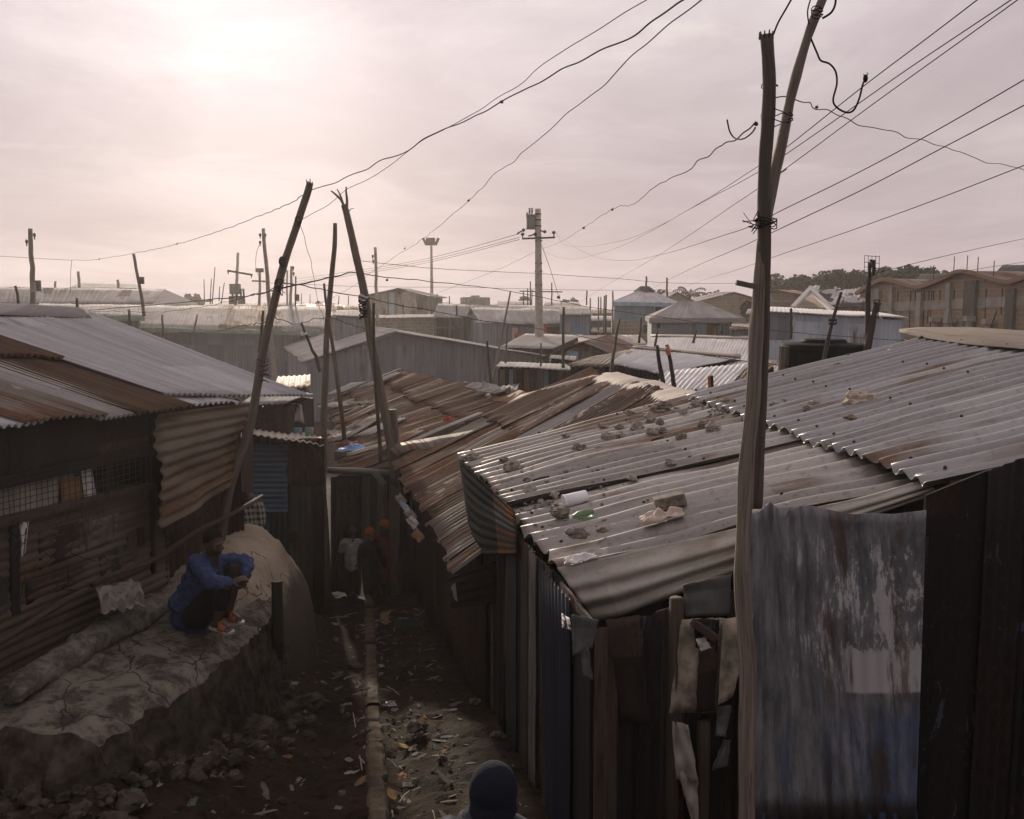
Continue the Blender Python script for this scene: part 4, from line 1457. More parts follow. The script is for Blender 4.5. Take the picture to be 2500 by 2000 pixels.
# wavy torn sheet along the far verge
mb = MB()
rows, uvs = [], []
for j in range(40):
    q = j / 39
    p = lerp(at(965, 1130, 15.0), at(1262, 1072, 14.6), q)
    h = .08 + .09 * math.sin(q * 10) * (1 - q) + .04 * mnoise.noise(V((q * 5, 1, 2)))
    d_ = V((-.35, .75, .1)) * (.55 * (1 - .35 * q))
    rows.append([p + V((0, 0, h)) , p + d_ * .5 + V((0, 0, h * .5 + .10)), p + d_ + V((0, 0, .16))]); uvs.append([(q * 3, i * .3) for i in range(3)])
mb.grid(rows, uvs)
mb.build('torn_sheet', m_rust_grey, sC, smooth=True, solid=.008)
mb = MB()
rows, uvs = [], []
for j in range(40):
    q = j / 39
    p = lerp(Cr_f, Cr_n, q)
    if q < .16: p = p + V((-.9, -.1, -.34)) * (.16 - q) / .16 * 1.2
    wv = .10 * mnoise.noise(V((q * 9, 3, 1))) + .05 * mnoise.noise(V((q * 23, 3, 1)))
    rows.append([p + V((-.36 + wv, 0, -.10 + wv * .4)), p + V((-.12, 0, .05 + wv * .5)), p + V((.12, 0, .10 + wv * .6)), p + V((.42, .05, .0 - wv))]); uvs.append([(q * 3, i * .25) for i in range(4)])
mb.grid(rows, uvs)
mb.build('ridge_cap', m_cream_cap, sC, smooth=True, solid=.01)['label'] = 'crumpled whitish ridge cap'
mb = MB()
bk = V((2.6, .5, -1.1))
corr(mb, [Cr_n + bk, Cr_f + bk, Cr_f, Cr_n], .13, .014, 4, 5, seed=240)
mb.build('back_roof', m_rust, sC, smooth=True, solid=.01)
mb = MB()
w_ = V((.35, .06, 0))
cw_n, cw_f = Ce_n + w_ + V((0, .15, 0)), Ce_f + w_
corr(mb, [down(cw_n, .5), down(cw_f, -.2), cw_f - V((0, 0, .02)), cw_n - V((0, 0, .02))], .11, .013, 3, 5, up=V((-1, 0, 0)), seed=250, vj=0)
corr(mb, [down(cw_f, -.2), down(Cr_f + bk * .9, -.2), Cr_f + bk * .9, cw_f], .13, .013, 2, 5, up=V((0, 1, 0)), seed=251, vj=0)
mb.build('wall', m_dark_tin, sC, smooth=True, solid=.02)
# dark gable sheet closing the near end, below the roof edge
mb = MB()
corr(mb, [at(1108, 1484, 8.86), at(1106, 1404, 8.9), at(1262, 1348, 9.2), at(1262, 1462, 9.2)], .10, .012, 8, 6, up=V((0, -1, 0)), seed=252, sag=.03, ragged=.04)
mb.build('end_sheet', m_dark_tin, sC, smooth=True, solid=.008)
mb = MB()
mb.prism([at(1099, 1432, 8.85), at(1112, 1424, 8.8), at(1117, 1470, 8.8), at(1108, 1462, 8.84)], V((0, .01, 0)))
mb.build('torn_flap', m_tin_pale, sC)

sB = thing('rusty_shack', 'long brown rusty shack whose roof falls to the gate across the alley', 'shack', (-1.5, 19, 0))
Bq = [at(838, 1150, 15.75), at(801, 985, 24), at(986, 909, 25), at(1318, 992, 16.6)]
def Bp(u, v): return bil(Bq, u, v)
Bm = [m_rust, m_rust_band, m_rust_pale, m_rust, m_rust_grey, m_rust]
for r_, (v0, v1) in enumerate(((-.02, .34), (.30, .68), (.63, 1.0))):
    us = [-.03, .12, .27, .42, .56, .70, .86, 1.0]
    for i in range(7):
        mt = Bm[(i * 5 + r_ * 3) % 6] if r_ == 0 else (m_rust if (i + r_) % 3 else m_rust_band)
        e = rnd.uniform(-.025, .025)
        mb = MB()
        corr(mb, [Bp(us[i] - .012, v0 + e), Bp(us[i + 1] + .012, v0 + e), Bp(us[i + 1] + .012, v1), Bp(us[i] - .012, v1)], .12, .016, 5, 5, seed=300 + i + 10 * r_, sag=.05, vj=.05, ragged=.05, lap=6, roll=lambda u, v, q=.03 * r_ + .015 * (i % 2): q)
        mb.build('roof_sheet', mt, sB, smooth=True, solid=.01)
# loose lighter sheets lying on it
for i, (x0, y0, x1, y1, wd, mt) in enumerate(((905, 1066, 1002, 1022, .5, m_tin_pale), (1130, 1082, 1230, 1040, .25, m_tin_pale), (850, 1072, 960, 1004, .75, m_tin_dirty), (842, 1035, 948, 985, .5, m_rust_grey), (960, 1097, 1045, 1052, .45, m_rust_grey), (830, 962, 900, 930, .8, m_tin_grey), (905, 945, 985, 912, .5, m_tin_grey), (1005, 1085, 1185, 1012, .22, m_tin_pale), (850, 1118, 965, 1082, .3, m_tin_dirty))):
    bP, bN = plane3(Bq[0], Bq[1], Bq[3])
    a, b = onplane(x0, y0, bP, bN, .12), onplane(x1, y1, bP, bN, .12)
    if i in (5, 6, 3): bP, bN = plane3(Bq[1], Bq[2], Bq[0]); a, b = onplane(x0, y0, bP, bN, .14), onplane(x1, y1, bP, bN, .14)
    sd = bN.cross(b - a).normalized() * wd
    mb = MB()
    corr(mb, [a, a + sd, b + sd, b], .12, .014, 5, 5, seed=330 + i, sag=.03, lap=30)
    mb.build('loose_sheet', mt, sB, smooth=True, solid=.01)
mb = MB()
bk = V((3.0, .7, -1.2))
corr(mb, [Bq[3] + bk, Bq[2] + bk, Bq[2], Bq[3]], .14, .014, 4, 5, seed=350)
mb.build('back_roof', m_rust, sB, smooth=True, solid=.01)
mb = MB()
wn, wf = Bq[0] + V((.35, .25, 0)), Bq[1] + V((.35, 0, 0))
corr(mb, [down(wn, -.2), down(wf, -.2), wf, wn], .13, .013, 2, 5, up=V((-1, 0, 0)), seed=351, vj=0)
corr(mb, [down(wn, -.2), down(Bq[3] + bk * .9 , -.2), Bq[3] + bk * .9, wn], .13, .013, 2, 5, up=V((0, -1, 0)), seed=352, vj=0)
mb.build('wall', m_dark_tin, sB, smooth=True, solid=.02)
# orange lumps of crumbled ridge
mb = MB()
rows = []
for j in range(30):
    q = j / 29
    p = lerp(at(1085, 942, 22.2), at(1285, 975, 16.9), q)
    wv = .12 * mnoise.noise(V((q * 11, 1, 1)))
    rows.append([p + V((-.3 + wv, 0, -.08)), p + V((0, 0, .10 + wv)), p + V((.35, .1, -.12))])
mb.grid(rows, [[(i * .3, j * .3) for i in range(3)] for j in range(30)])
mb.build('ridge_cap', m_orange_tile, sB, smooth=True, solid=.02)
mb = MB()
rows = []
for j in range(14):
    q = j / 13
    p = lerp(at(1160, 948, 18.6), at(1232, 966, 17.6), q)
    rows.append([p + V((-.2 + .3 * mnoise.noise(V((j * .7, 8, 1))), 0, .02 + .1 * mnoise.noise(V((j, 1, 1))))), p + V((-.05, 0, .10 + .12 * mnoise.noise(V((j * .9, 5, 1))))), p + V((.10, 0, .08 + .12 * mnoise.noise(V((j * .8, 9, 1))))), p + V((.22 + .2 * mnoise.noise(V((j * .8, 2, 1))), .1, -.02))])
mb.grid(rows, [[(i * .3, j * .1) for i in range(4)] for j in range(14)])
mb.build('ridge_patch', m_tin_pale, sB, smooth=False, solid=.02)

# the gate across the alley -----------------------------------------------------------------
GY = 15.5
gt = thing('alley_gate', 'rough timber and tin gate closing the alley, three children in it', 'gate', at(885, 1450, GY))
mb = MB()
pts = [at(797, 1470, GY), at(793, 1330, GY), at(786, 1180, GY), at(791, 1120, GY), at(790, 1032, GY), at(795, 900, GY), at(799, 800, GY), at(811, 660, GY), at(817, 600, GY), at(818, 545, GY)]
pts = catmull(pts, 4)
mb.tube(pts, [lerp(.095, .032, (i / (len(pts) - 1)) ** .6) * (1 + .1 * mnoise.noise(V((i, 0, 0)))) for i in range(len(pts))], 9, jit=.15, seed=3)
mb.build('post', m_pole, gt, smooth=True)['label'] = 'tall crooked post'
mb = MB()
pts = [at(966, 1470, GY), at(964, 1250, GY), at(962, 1100, GY), at(957, 1000, GY)]
mb.tube(catmull(pts, 5), [.10, .10, .098, .095, .1, .1, .1, .098, .095, .09, .092, .09, .088, .086, .085, .085], 9, jit=.15, seed=4)
mb.build('post', m_pole, gt, smooth=True)['label'] = 'short thick sawn post'
mb = MB()
mb.tube([at(800, 1148, GY - .12), at(870, 1150, GY - .12), at(950, 1153, GY - .12)], [.05, .055, .048], 9, jit=.15)
mb.build('lintel', m_pole_grey, gt, smooth=True)
mb = MB()
mb.bar(at(912, 1152, GY - .2), at(938, 1182, GY - .2), .09, .03, up=V((0, 1, 0)))
mb.build('brace', m_pole_grey, gt)
def gpanel(px0, px1, py0, py1, mat, name, off=.06, seed=0, lab=None):
    mb = MB()
    corr(mb, [at(px0, py1, GY + off), at(px1, py1, GY + off), at(px1, py0, GY + off), at(px0, py0, GY + off)], .09, .010, 6, 6, up=V((0, -1, 0)), seed=seed, sag=.02, vj=0, lap=40, ragged=.03)
    o = mb.build(name, mat, gt, smooth=True, solid=.008)
    if lab: o['label'] = lab
gpanel(808, 868, 1162, 1446, m_dark_tin, 'door_sheet', .22, 401, 'dark brown sheet behind the children')
gpanel(864, 888, 1162, 1385, m_dark_tin, 'door_sheet', .2, 407)
gpanel(884, 902, 1158, 1372, m_plank_grey, 'plank', .10, 402)
gpanel(900, 922, 1158, 1370, m_plank, 'plank', .14, 403)
gpanel(920, 938, 1150, 1366, m_plank_grey, 'plank', .12, 404)
gpanel(938, 954, 1156, 1445, m_plank, 'plank', .16, 405)
gpanel(974, 1062, 1170, 1470, m_dark_tin, 'side_sheet', .10, 406, 'dark sheet right of the thick post')
# ------------------------------------------------------------------ blue panelled shack left of the gate
bY = 13.3
sBl = thing('tin_shack', 'small shack with a dull blue ribbed panel left of the gate', 'shack', at(700, 1420, bY + .8))
def bpan(px0, px1, py0, py1, mat, name, off=0.0, seed=0, hor=False, lab=None, ptch=.09):
    mb = MB()
    q = [at(px0, py1, bY + off), at(px1, py1, bY + off), at(px1, py0, bY + off), at(px0, py0, bY + off)]
    if hor: q = [q[1], q[2], q[3], q[0]]
    corr(mb, q, ptch, .011, 6, 6, up=V((0, -1, 0)), seed=seed, sag=.02, vj=0, lap=40, ragged=.02)
    o = mb.build(name, mat, sBl, smooth=True, solid=.008)
    if lab: o['label'] = lab
bpan(596, 792, 1070, 1500, m_dark_tin, 'wall', .06, 411)
bpan(613, 702, 1086, 1250, m_blue_panel, 'blue_panel', .0, 412, True, None, .075)
bpan(706, 782, 1088, 1185, m_dark_tin, 'rust_panel', .01, 413, False, 'rust brown sheet beside the blue panel')
bpan(652, 706, 1252, 1440, m_teal_panel, 'wall_sheet', .02, 414)
bpan(708, 764, 1186, 1440, m_teal_panel, 'wall_sheet', .015, 415)
bpan(764, 790, 1186, 1450, m_plank_dark, 'wall_board', .01, 416)
bpan(600, 652, 1255, 1440, m_plank_dark, 'wall_board', .02, 417)
mb = MB()
corr(mb, [at(604, 1062, bY - .35), at(790, 1092, bY - .25), at(784, 1066, bY + 2.2), at(628, 1036, bY + 2.2)], .10, .013, 6, 6, seed=418, sag=.06, lap=5, ragged=.05)
mb.build('roof', m_cream_cap, sBl, smooth=True, solid=.012)
mb = MB()
for (x0, x1) in ((596, 596), (790, 782)):
    a, b = at(x0, 1480, bY + .05), at(x1, 1300, bY + 2.2)
    mb.grid([[down(a, -.1), down(b, -.1)], [V((a.x, a.y, at(x0, 1072, bY).z)), V((b.x, b.y, at(x1, 1062, bY + 2.2).z - .05))]], [[(0, 0), (2, 0)], [(0, 2), (2, 2)]])
mb.build('side_wall', m_dark_tin, sBl, solid=.02)
mb = MB()
mb.prism([at(752, 1084, bY - .15), at(786, 1110, bY - .15), at(787, 1135, bY - .12), at(770, 1110, bY - .12)], V((0, .01, 0)))
mb.build('hanging_flap', m_plank, sBl)
mb = MB()
mb.prism([at(714 + 13 * math.cos(a_), 1311 + 15 * math.sin(a_), bY - .02) for a_ in [i * .5236 for i in range(12)]], V((0, .01, 0)))
mb.build('round_hole', m_black_wall, sBl)

# yard behind it: dark shack under the far eave, cloth and clutter
shack('tin_shack', 'dark low shack in the yard under the far eave', [(590, 985, 14.5), (700, 985, 14.5), (765, 962, 17), (640, 955, 17)], m_tin_grey, m_dark_tin, seed=421, pitch=.1, inset=.03)
shack('tin_shack', 'small shack with short light corrugated roof behind the leaning pole', [(668, 948, 19), (758, 946, 19), (757, 918, 21.5), (680, 920, 21.5)], m_cream_cap, m_wall_grey, seed=422, pitch=.12)
shack('tin_shack', 'weathered grey lean-to with jumbled boards on its roof', [(612, 1030, 15.6), (735, 1020, 15.6), (700, 992, 17.2), (618, 996, 17.2)], m_rust_grey, m_dark_tin, seed=423, pitch=.1)
mb = MB()
for j in range(9):
    x_ = rnd.uniform(618, 690); y_ = rnd.uniform(1000, 1030)
    mb.bar(at(x_, y_, 15.5 + rnd.uniform(0, .7)), at(x_ + rnd.uniform(25, 60), y_ - rnd.uniform(-6, 10), 15.6 + rnd.uniform(0, 1)), .14, .025)
mthing(mb, 'board_pile', m_plank_grey, 'jumbled old boards lying on the lean-to roof', 'boards')
mb = MB()
rows = []
for j in range(12):
    row = []
    for i in range(10):
        u, v = i / 9, j / 11
        x_ = lerp(702, 738, u) + 10 * (v - .3) * (u - .3); y_ = lerp(990, 1035, v) - 6 * math.sin(u * 3)
        row.append(at(x_, y_, 15.4 + .12 * mnoise.noise(V((u * 4, v * 3, 6))) - .3 * v))
    rows.append(row)
mb.grid(rows)
mthing(mb, 'hanging_cloth', plain('grey_cloth', (.30, .27, .24), .9, .2, 4), 'pale grey cloth draped over a line in the yard', 'cloth', smooth=True, solid=.006)
for j, (x_, w_, mt, lb) in enumerate(((690, 16, m_white_rag, 'white laundry on a low line behind the blue panelled shack'), (715, 22, m_skyblue, 'pale blue laundry on a low line in the yard'), (745, 20, plain('mint_cloth', (.35, .45, .42), .9, .2, 5), 'greenish laundry at the gate end of the line'), (665, 14, plain('dark_cloth', (.06, .06, .09), .9, .2, 5), 'dark laundry on the low yard line'))):
    mb = MB()
    rows = [[at(x_ + w_ * i / 6, 1046 + 22 * jj / 5 - .1 * (x_ - 660) * .4, 15.0 + .05 * math.sin(i * 2.1 + jj)) for i in range(7)] for jj in range(6)]
    mb.grid(rows)
    mthing(mb, 'laundry', mt, lb, 'laundry', 'laundry in the yard', smooth=True, solid=.006)

# ------------------------------------------------------------------ the middle distance
shack('long_hall', 'broad grey hipped hall at the edge of the settlement with two tan roof patches', [(-160, 742, 60), (372, 742, 60), (402, 706, 66), (-160, 699, 66)], m_tin_grey, m_wall_grey, gable=True, seed=501, pitch=.3, amp=.02, cat='hall', trim=None)
mb = MB()
H0 = [at(402, 706, 65.9), at(372, 742, 60), at(484, 742, 66)]
mb.add(H0 + [down(H0[1]), down(H0[2])], [(0, 1, 2), (1, 3, 4, 2)])
o_ = bpy.data.objects['long_hall']
mb.build('hip_end', m_tin_pale, o_, solid=.02)
for (x0, x1, y0, y1) in ((98, 132, 703, 716), (290, 322, 708, 722)):
    q = [at(x, y, lerp(66, 60, (y - 702) / 40) - .12) for x, y in ((x0, y1), (x1 - 6, y1), (x1, y0), (x0 + 8, y0))]
    mb = MB(); mb.prism(q, V((0, 0, -.03)))
    mb.build('roof_patch', m_khaki_tin, o_)
shack('long_shed', 'low grey shed with green eave board in front of the hipped hall', [(70, 771, 48), (353, 773, 48), (352, 745, 53), (96, 742, 53)], m_tin_grey, m_wall_patch, gable=True, seed=503, pitch=.25, trim=m_green_trim, cat='shed')
shack('white_roofed_house', 'distant house whose white roof shows over the hipped hall', [(165, 704, 88), (345, 706, 88), (330, 693, 96), (195, 691, 96)], m_tin_pale, m_wall_grey, gable=True, seed=504, pitch=.4, cat='house')
r_, W_ = shack('long_shed', 'long grey walled shed with a pale green eave board', [(322, 800, 50), (905, 812, 50), (892, 752, 58), (352, 744, 58)], None, m_wall_grey, gable=True, seed=505, pitch=.2, amp=.018, trim=m_green_trim, cat='shed', split=[(0, m_tin_pale), (.36, m_tin_dirty), (.62, m_tin_grey)])
shack('tin_shack', 'small brown roofed shack beside the long shed behind the forked pole', [(800, 775, 45), (885, 785, 45), (880, 750, 49), (805, 742, 49)], m_rust_grey, m_wall_patch, gable=True, seed=506, pitch=.2)
shack('tin_shack', 'small flat roofed grey shack between the long shed and the patchwork house', [(815, 772, 42), (905, 775, 42), (895, 760, 45), (822, 757, 45)], m_tin_grey, m_wall_grey, seed=507, pitch=.2)

# gabled grey barn in the middle
gable_front('grey_barn', 'big grey corrugated barn, its broad gable wall facing the alley', (752, 882, 38), (965, 810, 38), (1348, 872, 38), (-4.2, 14, 0), m_tin_pale, m_wall_grey, seed=511, cat='barn', pitch=.17)
mb = MB(); mb.box(at(1018, 832, 37.9), (.3, .1, .2))
# patchwork house on the skyline
g_, Wg = gable_front('patchwork_house', 'tall house with patchwork tin gable below the floodlight mast', (896, 722, 76), (975, 704, 76), (1060, 724, 76), (0, 9, 0), m_tin_pale, m_wall_patch, seed=515, pitch=.25, cat='house', over=.5)
front_rect(g_, (Wg[0], Wg[1]), 964, 706, 978, 718, m_glass_dark, 'window')
front_rect(g_, (Wg[0], Wg[1]), 1018, 730, 1034, 756, m_glass_dark, 'window')
front_rect(g_, (Wg[0], Wg[1]), 950, 714, 963, 770, m_wall_bright, 'wall_sheet')
front_rect(g_, (Wg[0], Wg[1]), 986, 712, 1002, 775, m_sandwall, 'wall_sheet')
shack('low_wall_shed', 'long low pale block shed under the patchwork house', [(880, 778, 62), (1075, 775, 62), (1070, 768, 64), (884, 770, 64)], m_tin_pale, m_block, seed=516, pitch=.3, cat='shed')
# open fronted shack and the two long ones
r_, W_ = shack('open_shack', 'open fronted timber shack with bare posts left of the long ribbed shack', [(1058, 775, 57), (1170, 778, 57), (1160, 744, 61), (1070, 742, 61)], m_tin_grey, m_plank_dark, gable=True, seed=521, pitch=.25, openfront=True)
for x_ in (1062, 1098, 1128):
    mb = MB(); mb.bar(down(at(x_, 778, 57)), at(x_, 778, 57), .14)
    mb.build('post', m_pole_dark, r_)
mb = MB(); mb.bar(at(1060, 800, 57), at(1130, 802, 57), .1); mb.build('rail', m_pole_dark, r_)
shack('long_shack', 'long low shack with pale roof behind the ribbed one', [(1150, 772, 60), (1448, 771, 60), (1432, 748, 64), (1100, 743, 64)], m_tin_pale, m_wall_grey, gable=True, seed=522, pitch=.25)
r_, W_ = shack('long_shack', 'ribbed wall shack with a ragged overlapping roof before the transformer pole', [(1172, 789, 52), (1378, 790, 52), (1372, 757, 56), (1150, 752, 56)], m_tin_pale, m_wall_grey, gable=True, seed=523, pitch=.22, ragged=.2, sag=.1)
front_rect(r_, W_, 1250, 800, 1264, 830, m_sandwall, 'door')
front_rect(r_, W_, 1330, 798, 1366, 826, m_glass_dark, 'doorway')
mb = MB(); mb.prism([at(1264 + 9 * math.cos(a_), 820 + 8 * math.sin(a_), 51.4) for a_ in [i * .5236 for i in range(12)]], V((0, .05, 0)))
mthing(mb, 'round_sign', m_red, 'small round red sign on the ribbed wall shack', 'sign')
mb = MB(); mb.box(at(1327, 802, 51.3), (.3, .2, .5))
mthing(mb, 'red_cloth', m_red, 'red cloth hanging beside the transformer pole', 'cloth')
r_, W_ = shack('kiosk', 'bluish kiosk with painted blue patches right of the transformer pole', [(1366, 770, 50), (1443, 769, 50), (1440, 752, 53), (1368, 752, 53)], m_tin_pale, m_wall_blue, seed=524, pitch=.25, cat='kiosk')
front_rect(r_, W_, 1398, 800, 1426, 818, plain('blue_paint', (.16, .26, .40), .8, .2, 3), 'painted_panel')
front_rect(r_, W_, 1374, 790, 1392, 812, m_tin_pale, 'painted_panel')
tk = thing('water_tank', 'round pale water tank standing on a roof far behind the long shacks', 'water tank', at(1160, 742, 66))
mb = MB(); mb.tube([at(1160, 744, 66), at(1160, 727, 66), at(1160, 725.5, 66)], [1.05, 1.05, .95], 20); mb.build('tank', m_concrete, tk, smooth=False)
mb = MB(); mb.tube([at(1160, 726, 66), at(1160, 721.5, 66)], [.35, .3], 14); mb.build('lid', m_concrete, tk)

# right of the barn, around the foot of the transformer pole
shack('tin_shack', 'grey roofed shack at the foot of the transformer pole', [(1217, 848, 40), (1350, 852, 40), (1424, 818, 45), (1285, 815, 45)], m_tin_pale, m_dark_tin, seed=531, pitch=.18, inset=.08)
shack('tin_shack', 'low bright roofed shack behind the sky blue gable', [(1380, 838, 44), (1580, 842, 44), (1560, 818, 48), (1370, 820, 48)], m_cream_cap, m_wall_grey, seed=532, pitch=.2)
g_, Wg = gable_front('blue_gabled_shack', 'small shack with flaking sky blue gable under a ragged roof', (1330, 874, 33), (1428, 836, 33), (1530, 876, 33), (1.5, 6, 0), m_rust_grey, m_wall_patch, seed=533, pitch=.18, cat='shack')
front_rect(g_, Wg, 1385, 858, 1412, 900, m_skyblue, 'painted_panel')
front_rect(g_, Wg, 1468, 868, 1496, 900, m_skyblue, 'painted_panel')
shack('tin_awning', 'small tilted tin awning before the sky blue gable', [(1340, 878, 30), (1405, 881, 30), (1408, 871, 31.4), (1345, 868, 31.4)], m_tin_grey, m_dark_tin, seed=534, pitch=.15, cat='awning')
r_, W_ = shack('board_shack', 'dark board walled shack with flaky pale roof edge beyond the brown roofs', [(1210, 895, 26), (1395, 905, 26), (1390, 890, 29), (1222, 884, 29)], m_tin_pale, m_dark_tin, seed=535, pitch=.15, ragged=.12)
for i in range(9):
    x_ = 1222 + i * 18 + rnd.uniform(-3, 3)
    front_rect(r_, W_, x_, 902, x_ + rnd.uniform(8, 16), 975, [m_plank_grey, m_wall_blue, m_plank_dark, m_wall_patch, m_plank][i % 5], 'wall_board', .04 + .01 * (i % 3))
shack('lean_to', 'small grey lean-to at the barn corner', [(1200, 965, 23), (1262, 955, 23), (1268, 938, 25), (1205, 946, 25)], m_tin_grey, m_plank_dark, seed=536, pitch=.14)
shack('tin_shack', 'weathered brown roofed shack between the board shack and the charred posts', [(1384, 891, 25), (1500, 896, 25), (1545, 853, 31), (1462, 868, 31)], m_rust_grey, m_plank_dark, seed=541, pitch=.14, ragged=.08)
shack('tin_shack', 'blue grey roofed shack with a dark broken eave behind the charred posts', [(1488, 888, 24.5), (1628, 914, 23.5), (1808, 874, 29), (1545, 850, 33)], m_tin_silver, m_plank_dark, seed=542, pitch=.14, ragged=.1, ridge=m_cream_cap)
shack('long_shack', 'very long blue grey roof with a whitish ridge behind the near pole', [(1565, 872, 31), (2160, 940, 22.5), (2212, 838, 31), (1588, 822, 43)], m_tin_silver, m_dark_tin, seed=543, pitch=.16, ridge=m_cream_cap, inset=.03)
shack('tin_shack', 'low roofed shack with rusty lower sheet just behind the stone-weighted roof', [(1560, 985, 17.6), (1850, 935, 17.4), (1900, 885, 21.5), (1628, 907, 21.5)], m_tin_grey, m_dark_tin, seed=544, pitch=.13, split=[(0, m_tin_silver), (.4, m_tin_silver), (.75, m_rust)])
shack('tin_shack', 'flat grey roofed shack between the cream ridge cap and the stumps', [(1480, 1000, 18.5), (1640, 985, 17.8), (1640, 955, 19.5), (1475, 955, 20)], m_tin_silver, m_dark_tin, seed=545, pitch=.13)

# houses on the right of the skyline
def hip_house(name, label, quad, apexL, apexR, roofm, wallm, trim, seed, zg=0.0):
    A, B_, C_, D_ = [at(*q) for q in quad]        # front left, front right, back right, back left eaves
    P_, Q_ = at(*apexL), at(*apexR)
    root = thing(name, label, 'house', V(((A.x + C_.x) / 2, (A.y + C_.y) / 2, zg)))
    for i, q in enumerate(((A, B_, Q_, P_), (B_, C_, Q_, Q_), (C_, D_, P_, Q_), (D_, A, P_, P_))):
        mb = MB()
        if i % 2 == 0: corr(mb, q, .25, .014, 4, 4, seed=seed + i, sag=.02, vj=0)
        else: mb.add([q[0], q[1], q[2]], [(0, 1, 2)], [(0, 0), (4, 0), (2, 3)])
        mb.build('roof', roofm, root, solid=.03)
    c = (A + B_ + C_ + D_) / 4
    cs = [lerp(x, c, .04) for x in (A, B_, C_, D_)]
    mb = MB()
    for i in range(4):
        a, b = cs[i], cs[(i + 1) % 4]
        mb.grid([[down(a, zg), down(b, zg)], [V((a.x, a.y, a.z - .03)), V((b.x, b.y, b.z - .03))]], [[(0, 0), ((b - a).length, 0)], [(0, 3), ((b - a).length, 3)]])
    mb.build('wall', wallm, root, solid=.05)
    mb = MB()
    for i in range(4): mb.bar((A, B_, C_, D_)[i] - V((0, 0, .12)), (A, B_, C_, D_)[(i + 1) % 4] - V((0, 0, .12)), .08, .22, up=V((0, 0, 1)))
    mb.build('fascia', trim, root)
    return root, (cs[0], cs[1])


def back(q, d): 
    return (q[0], q[1], q[2] + d)


A_ = at(1497, 737, 58); B_ = at(1664, 741, 60)
def px_of(p):
    d_ = p - EYE
    f = d_.dot(V((0, CP, -SP))); u_ = d_.dot(V((0, SP, CP)))
    return (1250 + F * d_.x / f, 1000 - F * u_ / f, p.y)
r_, W_ = hip_house('blue_house', 'two storey blue grey house with a hipped roof and dark window', [px_of(A_), px_of(B_), px_of(B_ + V((.6, 6, 0))), px_of(A_ + V((.6, 6, 0)))], px_of((A_ + B_) / 2 + V((0, 3, .85))), px_of((A_ + B_) / 2 + V((.4, 3, .85))), m_tin_silver, m_wall_blue, m_skyblue, 551)
front_rect(r_, W_, 1597, 740, 1616, 764, m_glass_dark, 'window', .05, m_wall_blue)
front_rect(r_, W_, 1654, 744, 1663, 800, m_wall_grey, 'wall_sheet')
mb = MB(); mb.tube([(A_ + B_) / 2 + V((.2, 3, .70)), (A_ + B_) / 2 + V((.2, 3, 1.05))], [.75, .3], 8); mb.build('roof_vent', m_dark_roof, r_)
mb = MB(); a, b = at(1494, 782, 55), at(1600, 786, 55)
mb.prism([down(a), down(b), b, a], V((0, .3, 0)))
bw = thing('block_wall', 'rough stone block wall with a dark hole under the blue grey house', 'wall', down((a + b) / 2))
mb.build('masonry', m_block, bw); bw['kind'] = 'thing'
mb = MB(); q = [at(x, y, 54.95) for x, y in ((1571, 812), (1593, 812), (1593, 794), (1571, 794))]; mb.prism(q, V((0, .02, 0))); mb.build('opening', m_glass_dark, bw)
A_ = at(1587, 777, 46); B_ = at(1815, 777, 47)
r_, W_ = hip_house('pale_house', 'low wide house with a pale hipped roof and grey tin walls', [px_of(A_), px_of(B_), px_of(B_ + V((.5, 5, 0))), px_of(A_ + V((.5, 5, 0)))], px_of(A_ + V((1.9, 2.5, .8))), px_of(B_ + V((-1.6, 2.5, .8))), m_tin_pale, m_wall_grey, m_tin_pale, 555)
front_rect(r_, W_, 1606, 780, 1612, 800, m_glass_dark, 'window')
front_rect(r_, W_, 1700, 782, 1726, 835, m_wall_blue, 'wall_sheet')
front_rect(r_, W_, 1728, 782, 1752, 835, m_wall_patch, 'wall_sheet')
m_brick = brickmat('sand_brick', (.35, .26, .175), (.29, .215, .145), (.40, .32, .235), 1, .5, .25)
m_brick_far = brickmat('grey_brick', (.38, .32, .24), (.33, .28, .21), (.42, .37, .29), 1, .6, .3)
gable_front('brick_shed', 'brick gable shed with white roof half hidden by the near pole', (1700, 737, 76), (1793, 714, 76), (1885, 738, 76), (1, 12, 0), m_tin_pale, m_brick_far, seed=561, brick=True, cat='shed', pitch=.5)
gable_front('brick_shed', 'smaller brick gable shed with white roof edge beside the blue grey house', (1605, 740, 78), (1654, 713, 78), (1702, 738, 78), (1, 12, 0), m_tin_pale, m_brick_far, seed=563, brick=True, cat='shed', pitch=.5)
r_, W_ = shack('silver_shed', 'long shed of bright ribbed tin in front of the brick warehouse', [(1862, 760, 29), (2218, 777, 29), (2150, 764, 33), (1868, 750, 34)], m_white_rag, m_wall_bright, seed=565, pitch=.13, wall_pitch=.13, inset=.02, cat='shed')
front_rect(r_, W_, 1872, 765, 1930, 830, m_wall_grey, 'wall_sheet', .03)
g_, Wg = gable_front('orange_roofed_house', 'brick house with an orange tile roof behind the silver shed', (1872, 716, 68), (1900, 708, 68), (1990, 726, 68), (4, 9, 0), m_orange_tile, m_brick, seed=567, brick=True, cat='house', pitch=.4)
for x_ in (1880, 1905, 1932):
    front_rect(g_, Wg, x_, 716, x_ + 4, 760, m_band, 'pier', .12)
front_rect(g_, Wg, 1874, 733, 1988, 738, m_band, 'concrete_band', .08)
r_, W_ = shack('ruined_shed', 'dark roofed brick shed streaked with torn white plastic', [(2030, 752, 60), (2105, 750, 58), (2108, 711, 64), (1978, 706, 64)], m_dark_roof, m_brick_far, seed=569, pitch=.3, cat='shed', gable=True)
mb = MB()
Rq = [at(2030, 752, 60), at(2105, 750, 58), at(2108, 711, 64), at(1978, 706, 64)]
